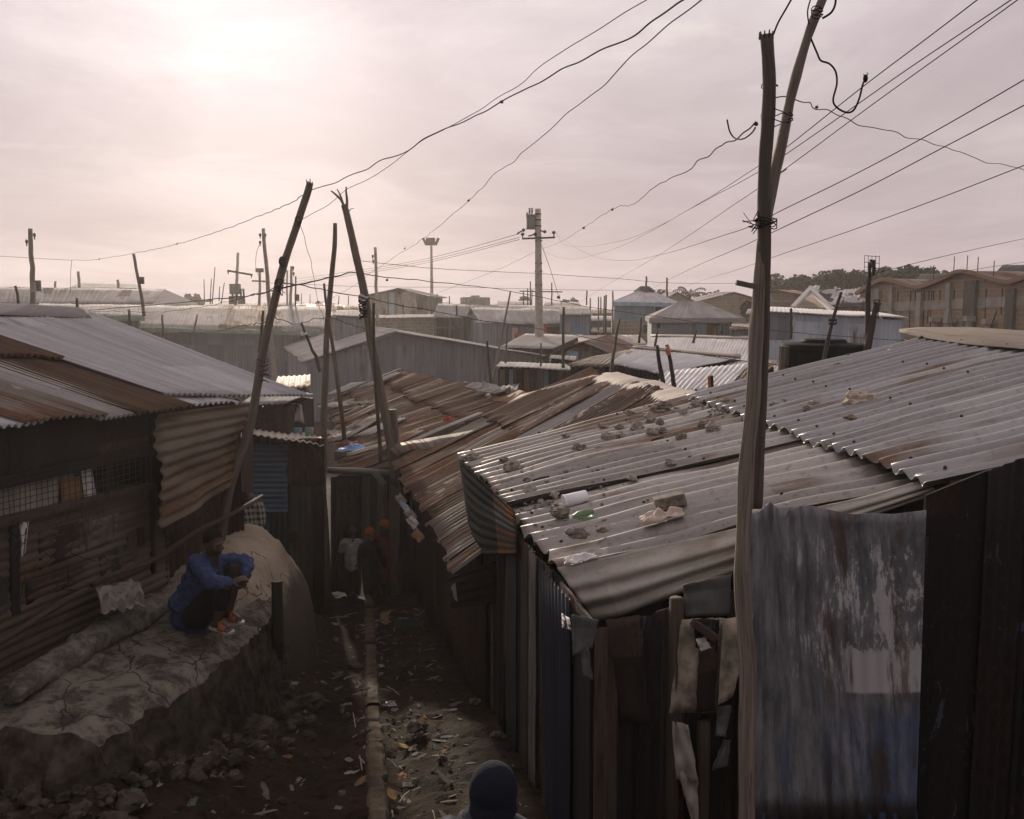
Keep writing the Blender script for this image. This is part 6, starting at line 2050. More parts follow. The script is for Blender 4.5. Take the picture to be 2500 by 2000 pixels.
tp_ = thing('transformer_pole', 'concrete utility pole with a grey transformer and crossarm behind the barn', 'utility pole', down(at(1316, 1000, 44)))
TY = 44
mb = MB(); mb.tube([down(at(1318, 900, TY)), at(1317, 860, TY), at(1315, 700, TY), at(1313, 510, TY)], [.23, .22, .17, .135], 12, jit=.02); mb.build('shaft', m_concrete, tp_, smooth=True)
mb = MB(); mb.tube([at(1296, 560, TY - .1), at(1296, 557, TY - .1), at(1296, 530, TY - .1), at(1296, 525, TY - .1), at(1296, 523, TY - .1)], [.16, .2, .2, .22, .1], 14); mb.tube([at(1296, 560, TY - .1), at(1296, 558, TY - .1)], [.23, .23], 12); mb.build('transformer', plain('transformer_grey', (.16, .155, .15), .6, .15, 4), tp_)
for x_, y_ in ((1293, 510), (1299, 510), (1287, 521)):
    mb = MB()
    for q in range(4): mb.ell(at(x_, y_ + q * 3.4, TY - .1), (.055, .055, .03), n=8, m=6)
    mb.bar(at(x_, y_ - 3, TY - .1), at(x_, y_ + 14, TY - .1), .025); mb.build('bushing', m_iron, tp_)
mb = MB(); mb.bar(at(1300, 531, TY - .1), at(1313, 531, TY), .08); mb.bar(at(1300, 552, TY - .1), at(1313, 552, TY), .08); mb.build('bracket', m_iron, tp_)
mb = MB(); mb.bar(at(1276, 583, TY - .2), at(1355, 580, TY - .2), .10, .08); mb.build('crossarm', m_iron, tp_)
for x_, y_ in ((1276, 572), (1352, 568)):
    mb = MB(); mb.ell(at(x_, y_, TY - .2), (.09, .09, .08), n=10, m=6); mb.bar(at(x_, y_, TY - .2), at(x_, y_ + 13, TY - .2), .05); mb.build('insulator', m_iron, tp_)
for (x0, y0, x1, y1) in ((1262, 571, 1278, 562), (1290, 577, 1306, 572), (1318, 563, 1330, 566)):
    mb = MB(); mb.bar(at(x0, y0, TY - .2), at(x1, y1, TY - .2), .06); mb.ell(at(x1, y1, TY - .2), (.08, .08, .08), n=8, m=6); mb.build('fuse', m_iron, tp_)
for y_ in (588, 643, 662, 695):
    mb = MB(); mb.bar(at(1306, y_, TY - .1), at(1324, y_, TY - .1), .05); mb.build('step_bolt', m_iron, tp_)
for y_ in (523, 537, 552, 580):
    mb = MB(); c = at(1313 + (y_ - 510) * .012, y_, TY); mb.tube([c - V((0, 0, .03)), c + V((0, 0, .03))], .155, 12); mb.build('band', m_iron, tp_)

for (pts, r0, r1, mt, lb) in (
    ([(1200, 945, 27), (1217, 860, 28), (1246, 712, 29)], .045, .025, m_pole, 'long thin pole leaning right before the ribbed shack'),
    ([(1200, 950, 26), (1194, 890, 26), (1189, 832, 26)], .045, .03, m_pole_dark, 'dark upright stick at the barn corner'),
    ([(1232, 930, 28), (1236, 850, 28), (1241, 790, 28)], .035, .02, m_pole, 'faint thin stick between barn corner and transformer pole'),
    ([(1375, 940, 27), (1375, 850, 27), (1376, 750, 27)], .05, .035, m_pole_dark, 'straight dark stick right of the transformer pole foot'),
    ([(1322, 935, 27), (1320, 880, 27), (1321, 838, 27)], .03, .02, m_pole_dark, 'thin dark stick right in front of the transformer pole'),
    ([(1490, 920, 24), (1500, 850, 24.5), (1512, 780, 25)], .05, .028, m_pole_dark, 'dark stick leaning right before the block wall'),
    ([(1560, 838, 36), (1566, 776, 36)], .05, .035, m_pole_dark, 'dark stick in front of the block wall hole'),
    ([(1598, 850, 34), (1606, 806, 34)], .05, .035, m_pole_dark, 'short leaning stick left of the pale hipped house'),
    ([(1692, 838, 34), (1700, 806, 34)], .05, .035, m_pole_dark, 'short stick with a pale tie before the pale hipped house'),
    ([(1762, 815, 40), (1762, 786, 40)], .05, .035, m_pole_dark, 'short stick left of two before the pale hipped house end'),
    ([(1784, 812, 40), (1783, 784, 40)], .05, .035, m_pole_dark, 'short stick right of two before the pale hipped house end'),
    ([(1578, 712, 66), (1578, 675, 66)], .13, .11, m_pole_dark, 'stout stub pole on top of the blue grey house'),
    ([(1629, 728, 62), (1628, 678, 62)], .12, .10, m_pole_dark, 'stout stub pole right of the blue grey house roof'),
    ([(1432, 745, 70), (1433, 710, 70)], .11, .09, m_pole_dark, 'dark pole over the kiosk roof'),
    ([(1441, 812, 52), (1441, 728, 52)], .08, .07, m_pole_grey, 'grey pole right beside the kiosk'),
    ([(1461, 808, 54), (1461, 725, 54)], .08, .07, m_pole_grey, 'first grey pole of the cluster right of the kiosk'),
    ([(1467, 770, 60), (1467, 725, 60)], .08, .07, m_pole_grey, 'short grey pole within the cluster right of the kiosk'),
    ([(1474, 815, 52), (1476, 722, 52)], .09, .08, m_pole_grey, 'stout grey pole within the cluster right of the kiosk'),
    ([(1479, 812, 52), (1480, 720, 52)], .08, .07, m_pole_dark, 'dark pole within the cluster right of the kiosk'),
    ([(1496, 812, 50), (1496, 711, 50)], .09, .08, m_pole_grey, 'tallest grey pole at the blue house end of the cluster'),
    ([(1347, 745, 84), (1347, 690, 84)], .12, .10, m_pole_dark, 'pole right of the transformer carrying the far beam'),
    ([(1278, 745, 84), (1278, 712, 84)], .10, .09, m_pole_dark, 'short pole under the far beam left of the transformer'),
    ([(1289, 745, 82), (1288, 704, 82)], .10, .08, m_pole_dark, 'dark pole left of two behind the transformer pole'),
    ([(1295, 745, 82), (1295, 687, 82)], .11, .09, m_pole_dark, 'taller dark pole of two behind the transformer pole'),
    ([(1298, 745, 80), (1299, 707, 80)], .09, .08, m_pole_dark, 'thin dark pole touching the taller one behind the transformer pole'),
    ([(1097, 745, 80), (1097, 723, 80)], .09, .08, m_pole_dark, 'small stub right of the floodlight mast'),
    ([(1066, 745, 78), (1067, 717, 78)], .09, .07, m_pole_dark, 'short leaning stub close to the floodlight mast'),
    ([(826, 745, 84), (828, 722, 84)], .09, .07, m_pole_dark, 'short stub between gate post and forked pole'),
    ([(850, 748, 84), (851, 722, 84)], .09, .07, m_pole_dark, 'short stub just left of the forked pole'),
    ([(1115, 770, 30), (1114, 745, 30)], .03, .02, m_pole_dark, 'small twig on the open shack roof')):
    pole('thin_stick', lb, pts, r0, r1, mt, 'stick', n=6)
mb = MB(); mb.bar(at(1268, 711, 84), at(1373, 713, 84), .10)
mthing(mb, 'far_beam', m_pole_dark, 'long horizontal beam across two poles behind the transformer pole', 'beam')

pole('charred_post', 'fatter charred blue black post leaning left on the grey roof', [(1622, 958, 18.6), (1612, 900, 18.6), (1604, 843, 18.6)], .055, .03, m_charred, 'post')
pole('charred_post', 'charred post with an orange tip right of the fatter one', [(1648, 957, 18.4), (1640, 900, 18.4), (1628, 842, 18.4)], .045, .035, m_charred, 'post', extras=(('orange_tip', lambda q: q.ell(at(1631, 856, 18.35), (.05, .05, .1), n=8, m=6, jit=.4), plain('orange_rag', (.55, .20, .09), .8, .2, 6)),))
st_ = thing('sawn_stump', 'short stump with an orange face standing behind the near pole', 'stump', at(1732, 950, 16.2))
mb = MB(); mb.bar(at(1738, 950, 16.2), at(1736, 917, 16.2), .06, .06); mb.build('dark_post', m_charred, st_)
mb = MB(); mb.bar(at(1732, 948, 16.15), at(1731, 919, 16.15), .05, .03); mb.build('orange_board', plain('orange_board', (.50, .17, .08), .8, .25, 6), st_)
pole('leaning_pole', 'dark pole leaning across the black water tank', [(2010, 886, 15.5), (2024, 820, 15.6), (2036, 770, 15.7), (2054, 714, 15.8)], .07, .045, m_pole_dark, extras=(('wire_tie', ext_wrap(((2024, 780), (2042, 792)), 15.6, .008, 4), m_wire),))
an = thing('antenna_pole', 'forked dark pole with an antenna grid and wire fittings before the warehouse', 'pole', at(2118, 862, 17))
mb = MB(); P_ = catmull([at(x, y, 17) for x, y in ((2117, 866), (2119, 800), (2119, 720), (2122, 680), (2124, 640))], 4); mb.tube(P_, [lerp(.06, .03, i / 16) for i in range(len(P_))], 8, jit=.15); mb.build('shaft', m_pole_dark, an, smooth=True)
mb = MB(); P_ = catmull([at(x, y, 16.95) for x, y in ((2114, 866), (2126, 810), (2134, 770), (2140, 738))], 4); mb.tube(P_, [lerp(.075, .04, i / 12) for i in range(len(P_))], 8, jit=.15); mb.build('fork_limb', m_pole_dark, an, smooth=True)
mb = MB()
for x_ in (2111, 2120, 2129, 2138, 2147): mb.tube([at(x_, 624, 17), at(x_ - 1, 664, 17)], .005, 4)
for y_ in (624, 640, 652): mb.tube([at(2111, y_, 17), at(2147, y_ + 3, 17)], .005, 4)
mb.build('antenna_grid', m_wire_thin, an)
mb = MB(); mb.bar(at(2131, 636, 16.9), at(2131, 675, 16.9), .035); mb.bar(at(2122, 636, 16.9), at(2137, 638, 16.9), .04); mb.box(at(2132, 659, 16.9), (.07, .07, .07)); mb.bar(at(2135, 640, 16.9), at(2134, 672, 16.9), .02); mb.build('bracket', m_iron, an)
mb = MB(); ext_wrap(((2133, 735), (2150, 745)), 16.95, .01, 4)(mb); mb.tube([at(2143, 740, 16.9), at(2144, 775, 16.9)], .012, 5); mb.box(at(2143, 752, 16.9), (.05, .05, .14)); mb.build('wire_fitting', m_iron, an)
pole('thin_stick', 'dark stick planted before the silver shed wall', [(1931, 828, 27), (1932, 790, 27), (1931, 753, 27)], .045, .035, m_pole_dark, 'stick')
pole('thin_stick', 'leaning dark stick before the brick warehouse piers', [(2418, 800, 38), (2434, 757, 38)], .07, .05, m_pole_dark, 'stick')

# ------------------------------------------------------------------ wires
def wire(label, pts, r, mat, kink=0.0, kn=3.0, k=10, cat='cable', group=None, knots=(), seed=0, name='cable'):
    P_ = catmull([at(*p) for p in pts], k)
    off = lambda p: p[1] < 0 or p[0] < 0 or p[0] > 2500
    if off(pts[-1]): P_ += [P_[-1] + (P_[-1] - P_[-2]).normalized() * q for q in (3, 6, 9)]      # runs on beyond the frame
    if off(pts[0]): P_ = [P_[0] + (P_[0] - P_[1]).normalized() * q for q in (20, 10)] + P_
    out, L = [], 0
    for i, p in enumerate(P_):
        if i: L += (P_[i] - P_[i - 1]).length
        q = V((L * kn, seed, 3.3))
        out.append(p + V((mnoise.noise(q), mnoise.noise(q + V((0, 9, 0))), mnoise.noise(q + V((0, 0, 9))))) * kink)
    mb = MB()
    mb.tube(out, r, 6)
    for (x, y, Y, s_) in knots:
        mb.ell(at(x, y, Y), (s_, s_, s_ * .8), n=8, m=6, jit=.4)
        mb.tube([at(x, y, Y), at(x + 3, y - 5, Y)], s_ * .2, 4)
    return mthing(mb, name, mat, label, cat, group, smooth=True)


wire('thick twisted cable running from the far left poles over the leaning alley pole', [(178, 635, 30), (230, 634, 28), (325, 619, 24), (430, 597, 19.5), (560, 556, 15), (690, 504, 11.6), (738, 478, 10.4), (765, 462, 10.2), (820, 446, 9.6), (905, 405, 9), (1000, 366, 8.3), (1060, 328, 7.9), (1145, 291, 7.4), (1225, 249, 6.9), (1300, 206, 6.5), (1375, 172, 6.1), (1450, 131, 5.7), (1545, 88, 5.3), (1600, 42, 5.0), (1690, -6, 4.6), (1800, -70, 4.3)], .0048, m_wire_thin, .018, 2.6, 12, knots=((432, 596, 19.4, .018), (1225, 249, 6.9, .014), (242, 633, 27.5, .02)))
wire('faint grey wire from the leaning alley pole up past the sun', [(728, 541, 10.2), (790, 505, 9.8), (850, 462, 9.4), (950, 405, 8.9), (1020, 355, 8.4), (1200, 250, 7.4), (1340, 150, 6.4), (1420, 92, 6.0), (1580, -4, 5.4)], .0028, m_wire_thin, .03, 1.8, seed=3)
wire('kinked dark wire rising right from the floodlight mast side', [(720, 745, 40), (780, 740, 38), (850, 706, 34), (930, 650, 29), (1000, 605, 25), (1035, 582, 23), (1145, 490, 17), (1200, 433, 14.5), (1265, 385, 12.5), (1380, 285, 10), (1500, 182, 8.2), (1600, 86, 7), (1712, -8, 6)], .0048, m_wire, .030, 1.3, seed=4, knots=((1144, 490, 17, .022), (988, 607, 25.5, .025)))
wire('kinked cable from the transformer pole to the near lashed poles', [(1072, 714, 46), (1130, 692, 44.5), (1230, 652, 43.5), (1310, 614, 43), (1370, 590, 36), (1425, 556, 28), (1495, 511, 20), (1545, 499, 16), (1600, 456, 12.4), (1690, 408, 9), (1755, 358, 7.2), (1800, 338, 6.2), (1848, 300, 5.4)], .005, m_wire, .026, 1.7, seed=5, knots=((1425, 557, 28, .04), (1495, 512, 20, .03), (1846, 303, 5.4, .014)))
wire('short wire end looping off the kinked cable near the lashed poles', [(1844, 312, 5.4), (1835, 325, 5.6), (1815, 339, 5.8), (1795, 338, 6.1), (1782, 322, 6.2), (1775, 292, 6.2)], .005, m_wire, 0, seed=6)
wire('uppermost of the smooth service cables crossing to the upper right', [(1356, 566, 43.8), (1375, 595, 38), (1425, 603, 31), (1517, 588, 22), (1600, 556, 15), (1701, 501, 10.5), (1848, 408, 7.2), (1919, 360, 6.1), (2100, 218, 5.2), (2250, 105, 4.6), (2386, 0, 4.2), (2500, -90, 4.0)], .0029, m_wire, .004, 1)
wire('service cable just below the uppermost smooth one', [(1325, 610, 43.8), (1350, 624, 40), (1400, 633, 33), (1460, 620, 28), (1517, 601, 22), (1600, 559, 15), (1684, 511, 11), (1851, 421, 7.3), (1915, 380, 6.3), (2000, 321, 5.8), (2200, 180, 5.0), (2468, 0, 4.2), (2600, -95, 4.0)], .0029, m_wire, .004, 1, seed=2)
wire('service cable running straight down to the kiosk poles', [(1340, 790, 46), (1400, 748, 40), (1475, 700, 30), (1600, 628, 18), (1851, 460, 7.6), (1910, 417, 6.6), (2000, 352, 6.0), (2200, 205, 5.1), (2483, 0, 4.3), (2600, -85, 4.1)], .0029, m_wire, .004, 1, seed=7)
wire('sagging service cable passing the wire lashing of the near poles', [(1354, 566, 43.7), (1392, 597, 38), (1455, 628, 30), (1534, 636, 22), (1620, 620, 15), (1700, 597, 10.5), (1850, 546, 6.6), (1898, 519, 6.0), (2060, 440, 5.4), (2245, 341, 4.8), (2500, 194, 4.2), (2620, 120, 4.0)], .0029, m_wire, .004, 1, seed=8)
wire('lower straight service cable ending at the near poles', [(1560, 722, 40), (1620, 690, 26), (1700, 650, 14), (1800, 607, 8.5), (1893, 564, 6.2), (2100, 465, 5.4), (2300, 362, 4.9), (2500, 259, 4.3), (2620, 195, 4.1)], .0029, m_wire, .004, 1, seed=9)
wire('lowest straight service cable crossing behind the near poles', [(1600, 728, 52), (1700, 690, 30), (1790, 662, 18), (1885, 629, 11), (2050, 573, 8), (2250, 500, 6.3), (2500, 404, 5.1), (2620, 357, 4.7)], .0029, m_wire, .004, 1, seed=10)
wire('faint twiggy wire falling right from the short near pole', [(1900, 235, 5.4), (1971, 252, 6.2), (2000, 266, 6.6), (2086, 297, 7.5), (2212, 332, 8.6), (2294, 356, 9.3), (2400, 392, 10.2), (2520, 420, 11)], .0035, m_wire_thin, .03, 2.2, seed=11, knots=((1994, 262, 6.5, .012),))
wire('thin dark line sloping down to the antenna pole', [(2640, 556, 30), (2500, 583, 26), (2300, 627, 21), (2135, 668, 17)], .006, m_wire_thin, .004, 1, seed=12)
wire('low thin line over the warehouse gables', [(2640, 620, 40), (2500, 640, 38), (2360, 662, 36), (2250, 690, 34)], .008, m_wire_thin, .004, 1, seed=13)
wire('sagging cable from the leaning alley pole across to the brick gables', [(185, 760, 26), (400, 742, 22), (560, 727, 16), (640, 716, 12), (683, 706, 10.2), (760, 688, 11.5), (825, 673, 13.5), (867, 665, 15.2), (915, 674, 16.5), (1000, 682, 18.5), (1064, 690, 20), (1182, 701, 23), (1300, 722, 26), (1442, 750, 29), (1592, 771, 31), (1700, 787, 30), (1852, 803, 28), (2000, 818, 27), (2210, 832, 26)], .0085, m_wire, .02, 1, seed=14, knots=((945, 684, 17.5, .025),))
wire('second sagging cable from the tangle on the leaning alley pole', [(690, 690, 10.2), (740, 698, 11.5), (800, 709, 14), (878, 723, 15.3), (960, 742, 17), (1064, 761, 19), (1182, 783, 21.5), (1300, 800, 23), (1400, 817, 23.6), (1501, 838, 24), (1625, 853, 22), (1768, 875, 19), (1966, 898, 16.6)], .007, m_wire, .02, 1, seed=15)
wire('low cable looping along the green trimmed shed', [(190, 762, 28), (270, 760, 27), (390, 762, 25), (500, 748, 20), (600, 726, 14), (680, 702, 10.3)], .005, m_wire, .03, 1.5, seed=16)
wire('loose cable hanging below the leaning alley pole toward the crooked post', [(664, 766, 10.2), (690, 782, 11), (730, 790, 13), (770, 780, 14.5), (800, 772, 15.4)], .005, m_wire, .03, 2, seed=17)
wire('cable drooping across the green trimmed shed wall', [(440, 812, 30), (520, 810, 24), (590, 796, 16), (640, 788, 11), (652, 785, 10.3)], .006, m_wire, .03, 1.5, seed=18)
wire('loose cable from crooked post to barn roof', [(803, 775, 15.5), (850, 790, 16.5), (880, 800, 20), (930, 812, 30), (965, 815, 37.5)], .006, m_wire, .03, 1.5, seed=19)
wire('thin wire hanging from the leaning alley pole down past the far poles', [(730, 545, 10.2), (745, 590, 10.8), (752, 620, 11.2), (765, 665, 12), (775, 730, 13), (790, 780, 14.8)], .003, m_wire_thin, .02, 2, seed=20)
wire('twig thin wire dropping from the cable end near the fat pole', [(175, 637, 30), (172, 680, 30), (171, 718, 30)], .007, m_wire_thin, .04, 1.5, seed=21)
wire('thin line from the fat pole toward the cable end', [(-60, 622, 36), (75, 630, 32), (178, 636, 30)], .006, m_wire_thin, .0, 1, seed=22)
for i, (y0, y1, y2) in enumerate(((571, 640, 682), (580, 645, 688), (585, 650, 692))):
    wire(['topmost', 'middle', 'lowest'][i] + ' of three thin lines running left from the transformer crossarm', [(1268, y0, TY - .2), (1000, y1, 62), (720, y2, 86)], .012, m_wire_thin, .0, 1, seed=23 + i)
wire('thin line crossing the whole skyline behind the transformer pole', [(870, 636, 46), (1080, 657, 56), (1310, 668, 60), (1500, 680, 64), (1660, 692, 68), (1900, 690, 70)], .014, m_wire_thin, .02, .4, seed=27)
wire('lower thin line crossing the skyline under the transformer', [(640, 690, 72), (900, 700, 74), (1150, 702, 76), (1400, 708, 76), (1640, 708, 76)], .014, m_wire_thin, .03, .4, seed=28)
gw = wire('guy wire slanting from the transformer pole to the far roofs', [(1322, 598, TY), (1345, 662, TY + 3), (1364, 724, TY + 6), (1372, 742, TY + 7)], .012, m_wire_thin, 0, 1, seed=29, knots=((1364, 726, TY + 6, .1),))
wire('loop of cable on the old concrete pole behind the leaning alley pole', [(636, 590, 34), (626, 620, 34), (625, 655, 34), (634, 680, 34.5)], .008, m_wire_thin, 0, 1, seed=30)

# ------------------------------------------------------------------ people
m_skin = plain('dark_skin', (.048, .028, .02), .55, .15, 8, spec=.4, bump=.05)
m_hair = plain('black_hair', (.010, .008, .008), .95, .2, 60, bump=.6, spec=.05)
def cloth(name, a, stripes=None):
    t = NT(name)
    n = t.noise(t.coord('Object'), 14, 5, .65)
    c = t.mix(t.step(n, .3, .7), tuple(x * .6 for x in a), tuple(min(1, x * 1.25) for x in a))
    t.bump(t.noise(t.mp(t.coord('Object'), (7, 7, 11)), 1.6, 5, .6), .7, .03)
    return t.out(c, .9, 0, .15)
m_blue_shirt = cloth('blue_shirt', (.038, .06, .13))
m_trousers = cloth('black_trousers', (.010, .009, .010))
m_white_shirt = cloth('white_shirt', (.50, .47, .45))
m_dark_coat = cloth('dark_coat', (.018, .014, .014))
m_orange_knit = cloth('orange_knit', (.50, .15, .05))
m_red_coat = cloth('red_coat', (.22, .04, .03))
m_grey_coat = cloth('grey_coat', (.045, .05, .065))
t = NT('navy_knit')
wv_ = t.n('ShaderNodeTexWave', wave_type='BANDS', bands_direction='Z')
wv_.inputs['Scale'].default_value = 70
wv_.inputs['Distortion'].default_value = 3
t.link(t.coord('Object'), wv_.inputs['Vector'])
n_k = t.noise(t.coord('Object'), 90, 4, .7)
t.bump(t.math('ADD', t.math('MULTIPLY', wv_.outputs['Fac'], .25), n_k), .6, .008)
m_navy_knit = t.out(t.mix(n_k, (.006, .007, .013), (.02, .023, .034)), .95, 0, .1)
m_sole = plain('white_sole', (.42, .40, .36), .8, .1, 20)
m_strap = plain('orange_strap', (.30, .085, .045), .6, .15, 20)
m_eye = plain('eye_white', (.22, .19, .165), .5, .05, 20, bump=0)
m_lip = plain('lips', (.075, .035, .03), .5, .1, 20, bump=0)
m_blue_print = plain('blue_print', (.12, .22, .42), .8, .1, 20, bump=0)
# checked shirt
t = NT('checked_shirt')
u = t.coord('Object')
sx = t.n('ShaderNodeSeparateXYZ'); t.link(u, sx.inputs[0])
def st_(o, f): return t.math('GREATER_THAN', t.math('SINE', t.math('MULTIPLY', o, f)), .1)
a_ = t.math('ADD', t.math('MULTIPLY', st_(t.math('ADD', sx.outputs[0], sx.outputs[1]), 95.0), .5), t.math('MULTIPLY', st_(sx.outputs[2], 85.0), .5))
m_check = t.out(t.mix(a_, (.30, .30, .28), (.03, .032, .036)), .9, 0, .15)


def cap(mb, a, b, r0, r1, n=12, k=3):
    a, b = V(a), V(b)
    mb.tube([lerp(a, b, i / k) for i in range(k + 1)], [lerp(r0, r1, i / k) for i in range(k + 1)], n, round_ends=True)


def limb(mb, pts, rads, n=12):
    P_ = catmull(pts, 4)
    m = len(P_)
    rr_ = []
    for i in range(m):
        f = i / (m - 1) * (len(rads) - 1); k = min(int(f), len(rads) - 2)
        rr_.append(lerp(rads[k], rads[k + 1], f - k))
    mb.tube(P_, rr_, n, round_ends=True)


def hand(mb, wrist, fdir, pdir, s=1.0, curl=.6, side=1):
    """five separate fingers; fdir along the hand, pdir out of the palm"""
    f, p = V(fdir).normalized(), V(pdir).normalized()
    p = (p - f * p.dot(f)).normalized()
    w_ = f.cross(p) * side
    M = Matrix((w_, f, p)).transposed()
    mb.ell(wrist + f * .048 * s, (.042 * s, .056 * s, .016 * s), M, 12, 8)
    for i, (x, L) in enumerate(((-.029, .072), (-.010, .080), (.010, .074), (.028, .058))):
        b = wrist + f * .090 * s + w_ * x * s
        c1 = b + (f * math.cos(curl * .7) + p * math.sin(curl * .7)) * L * .45 * s
        c2 = c1 + (f * math.cos(curl * 1.7) + p * math.sin(curl * 1.7)) * L * .32 * s
        c3 = c2 + (f * math.cos(curl * 2.5) + p * math.sin(curl * 2.5)) * L * .25 * s
        mb.tube([b - f * .02 * s, b, c1, c2, c3], [.0095 * s, .0095 * s, .0088 * s, .008 * s, .0068 * s], 8, round_ends=True)
    b = wrist + f * .030 * s + w_ * -.034 * s
    t1 = b + (f * .55 - w_ * .75 + p * .3).normalized() * .036 * s
    t2 = t1 + (f * .85 - w_ * .2 + p * .45).normalized() * .028 * s
    mb.tube([b, t1, t2], [.013 * s, .0105 * s, .008 * s], 8, round_ends=True)


def head(mb, c, fwd, up, s=1.0):
    f, u = V(fwd).normalized(), V(up).normalized()
    f = (f - u * f.dot(u)).normalized()
    r_ = f.cross(u)
    M = Matrix((r_, f, u)).transposed()
    def P(x, y, z): return c + M @ (V((x, y, z)) * s)
    def E(x, y, z, a, b, d): mb.ell(P(x, y, z), (a * s, b * s, d * s), M, 18, 12)
    E(0, -.010, .030, .074, .094, .088)          # skull
    E(0, .030, -.030, .060, .062, .078)          # face
    E(0, .045, -.085, .036, .036, .030)          # chin
    E(0, .082, .022, .052, .018, .014)           # brow
    for x in (-1, 1):
        E(x * .036, .074, -.028, .022, .018, .018)   # cheek
        E(x * .077, -.005, -.012, .011, .020, .030)  # ear
        E(x * .014, .090, -.040, .011, .012, .009)   # nostril
    mb.tube([P(0, .088, .012), P(0, .099, -.018), P(0, .110, -.038)], [.009 * s, .012 * s, .014 * s], 10, round_ends=True)
    E(0, .088, -.064, .026, .012, .009)
    E(0, .086, -.075, .023, .012, .009)
    return P, M


def face_parts(root, P, M, s):
    for x in (-1, 1):
        q = MB(); q.ell(P(x * .031, .080, .002), (.012 * s, .009 * s, .007 * s), M, 10, 8); q.build('eye', m_eye, root, smooth=True)
        q = MB(); q.ell(P(x * .031, .0885, .002), (.0052 * s, .003 * s, .0055 * s), M, 8, 6); q.build('pupil', m_hair, root, smooth=True)
    q = MB(); q.ell(P(0, .093, -.0685), (.024 * s, .009 * s, .0095 * s), M, 12, 8); q.build('mouth', m_lip, root, smooth=True)


def hair(root, P, M, s, mat=None, name='hair', grow=1.0, low=-.02):
    q = MB()
    q.ell(P(0, -.016, .040), (.080 * s * grow, .098 * s * grow, .092 * s * grow), M, 20, 14)
    q.ell(P(0, -.055, -.01), (.066 * s * grow, .055 * s * grow, .06 * s * grow), M, 16, 10)
    o = q.build(name, mat or m_hair, root, smooth=True, remesh=.008 * s)
    # keep the face clear: the cap is cut by its own tilt
    return o


# --- the seated man -----------------------------------------------------------------------
sm = thing('person', 'man in a loose blue shirt and orange sandals sitting on the earth ledge', 'person', at(500, 1515, 8.25))
hipc = at(470, 1478, 8.40)
chest = at(502, 1400, 8.34)
neckb = at(515, 1358, 8.30)
headc = at(522, 1327, 8.24)
shN, shF = at(478, 1375, 8.16), at(556, 1370, 8.52)
elN, wrN = at(522, 1424, 7.98), at(563, 1424, 8.02)
elF, wrF = at(602, 1374, 8.36), at(600, 1408, 8.18)
hN, hF = at(482, 1490, 8.25), at(500, 1484, 8.55)
knN, knF = at(546, 1428, 8.02), at(578, 1388, 8.36)
anN, anF = at(530, 1520, 7.98), at(556, 1502, 8.28)
toN, toF = at(566, 1546, 7.88), at(597, 1524, 8.16)
fw = V((.72, -.62, -.26))
mb = MB()
P_, M_ = head(mb, headc, fw, V((.10, -.14, 1)), 1.0)
limb(mb, [neckb - V((0, 0, .03)), lerp(neckb, headc, .5), headc - V((0, 0, .02))], [.058, .052, .055])
limb(mb, [hipc, chest, neckb - V((0, 0, .02))], [.13, .13, .08])
limb(mb, [shN, elN, wrN], [.048, .040, .027])
limb(mb, [shF, elF, wrF], [.048, .040, .027])
limb(mb, [hN, knN, lerp(knN, anN, .35), anN], [.085, .058, .055, .036])
limb(mb, [hF, knF, lerp(knF, anF, .35), anF], [.085, .058, .055, .036])
hand(mb, wrN, at(590, 1412, 8.04) - wrN, V((.2, .5, -.8)), 1.0, .55, 1)
hand(mb, wrF, at(588, 1432, 8.06) - wrF, V((-.8, .1, -.2)), 1.0, .75, -1)
for a, t_ in ((anN, toN), (anF, toF)):
    d_ = (t_ - a); d_.z = 0; d_.normalize()
    sd = V((-d_.y, d_.x, 0))
    h0 = V((a.x, a.y, t_.z + .035))
    limb(mb, [h0 - d_ * .045 + V((0, 0, .0)), h0 + d_ * .05 + V((0, 0, .012)), h0 + d_ * .13 - V((0, 0, .006))], [.034, .036, .030])
    limb(mb, [a, h0 + V((0, 0, .02))], [.036, .036])
    for i in range(5):
        x = (i - 2) * .0165
        mb.tube([h0 + d_ * .13 + sd * x - V((0, 0, .012)), h0 + d_ * (.178 - abs(i - 1) * .007) + sd * x * 1.1 - V((0, 0, .02))], [.011 - .001 * i, .009 - .0008 * i], 8, round_ends=True)
mb.build('body', m_skin, sm, smooth=True, remesh=.0065, smoothit=2)
face_parts(sm, P_, M_, 1.0)
q = MB()
q.ell(P_(0, -.020, .052), (.081, .092, .084), M_, 20, 14)
q.ell(P_(0, -.060, .005), (.068, .050, .065), M_, 16, 10)
q.build('hair', m_hair, sm, smooth=True, remesh=.007)
# shirt
mb = MB()
limb(mb, [hipc + V((-.02, .02, -.10)), hipc, chest, lerp(chest, neckb, .75)], [.20, .185, .175, .085])
limb(mb, [shN, shF], [.075, .075])
limb(mb, [chest + V((-.03, 0, 0)), shN, lerp(shN, elN, .5), elN, lerp(elN, wrN, .85)], [.12, .076, .074, .066, .052])
limb(mb, [chest + V((.03, .05, 0)), shF, lerp(shF, elF, .5), elF, lerp(elF, wrF, .80)], [.12, .074, .070, .064, .052])
limb(mb, [hipc + V((-.05, -.05, .03)), at(452, 1500, 8.36)], [.15, .085])
mb.build('shirt', m_blue_shirt, sm, smooth=True, remesh=.008, smoothit=2, folds=.05)
mb = MB()
mb.tube([neckb + V((math.cos(a) * .062, math.sin(a) * .058, .012 - .03 * math.cos(a - 5.5))) for a in [i * .5236 for i in range(13)]], .014, 8)
mb.build('collar', m_blue_shirt, sm, smooth=True)
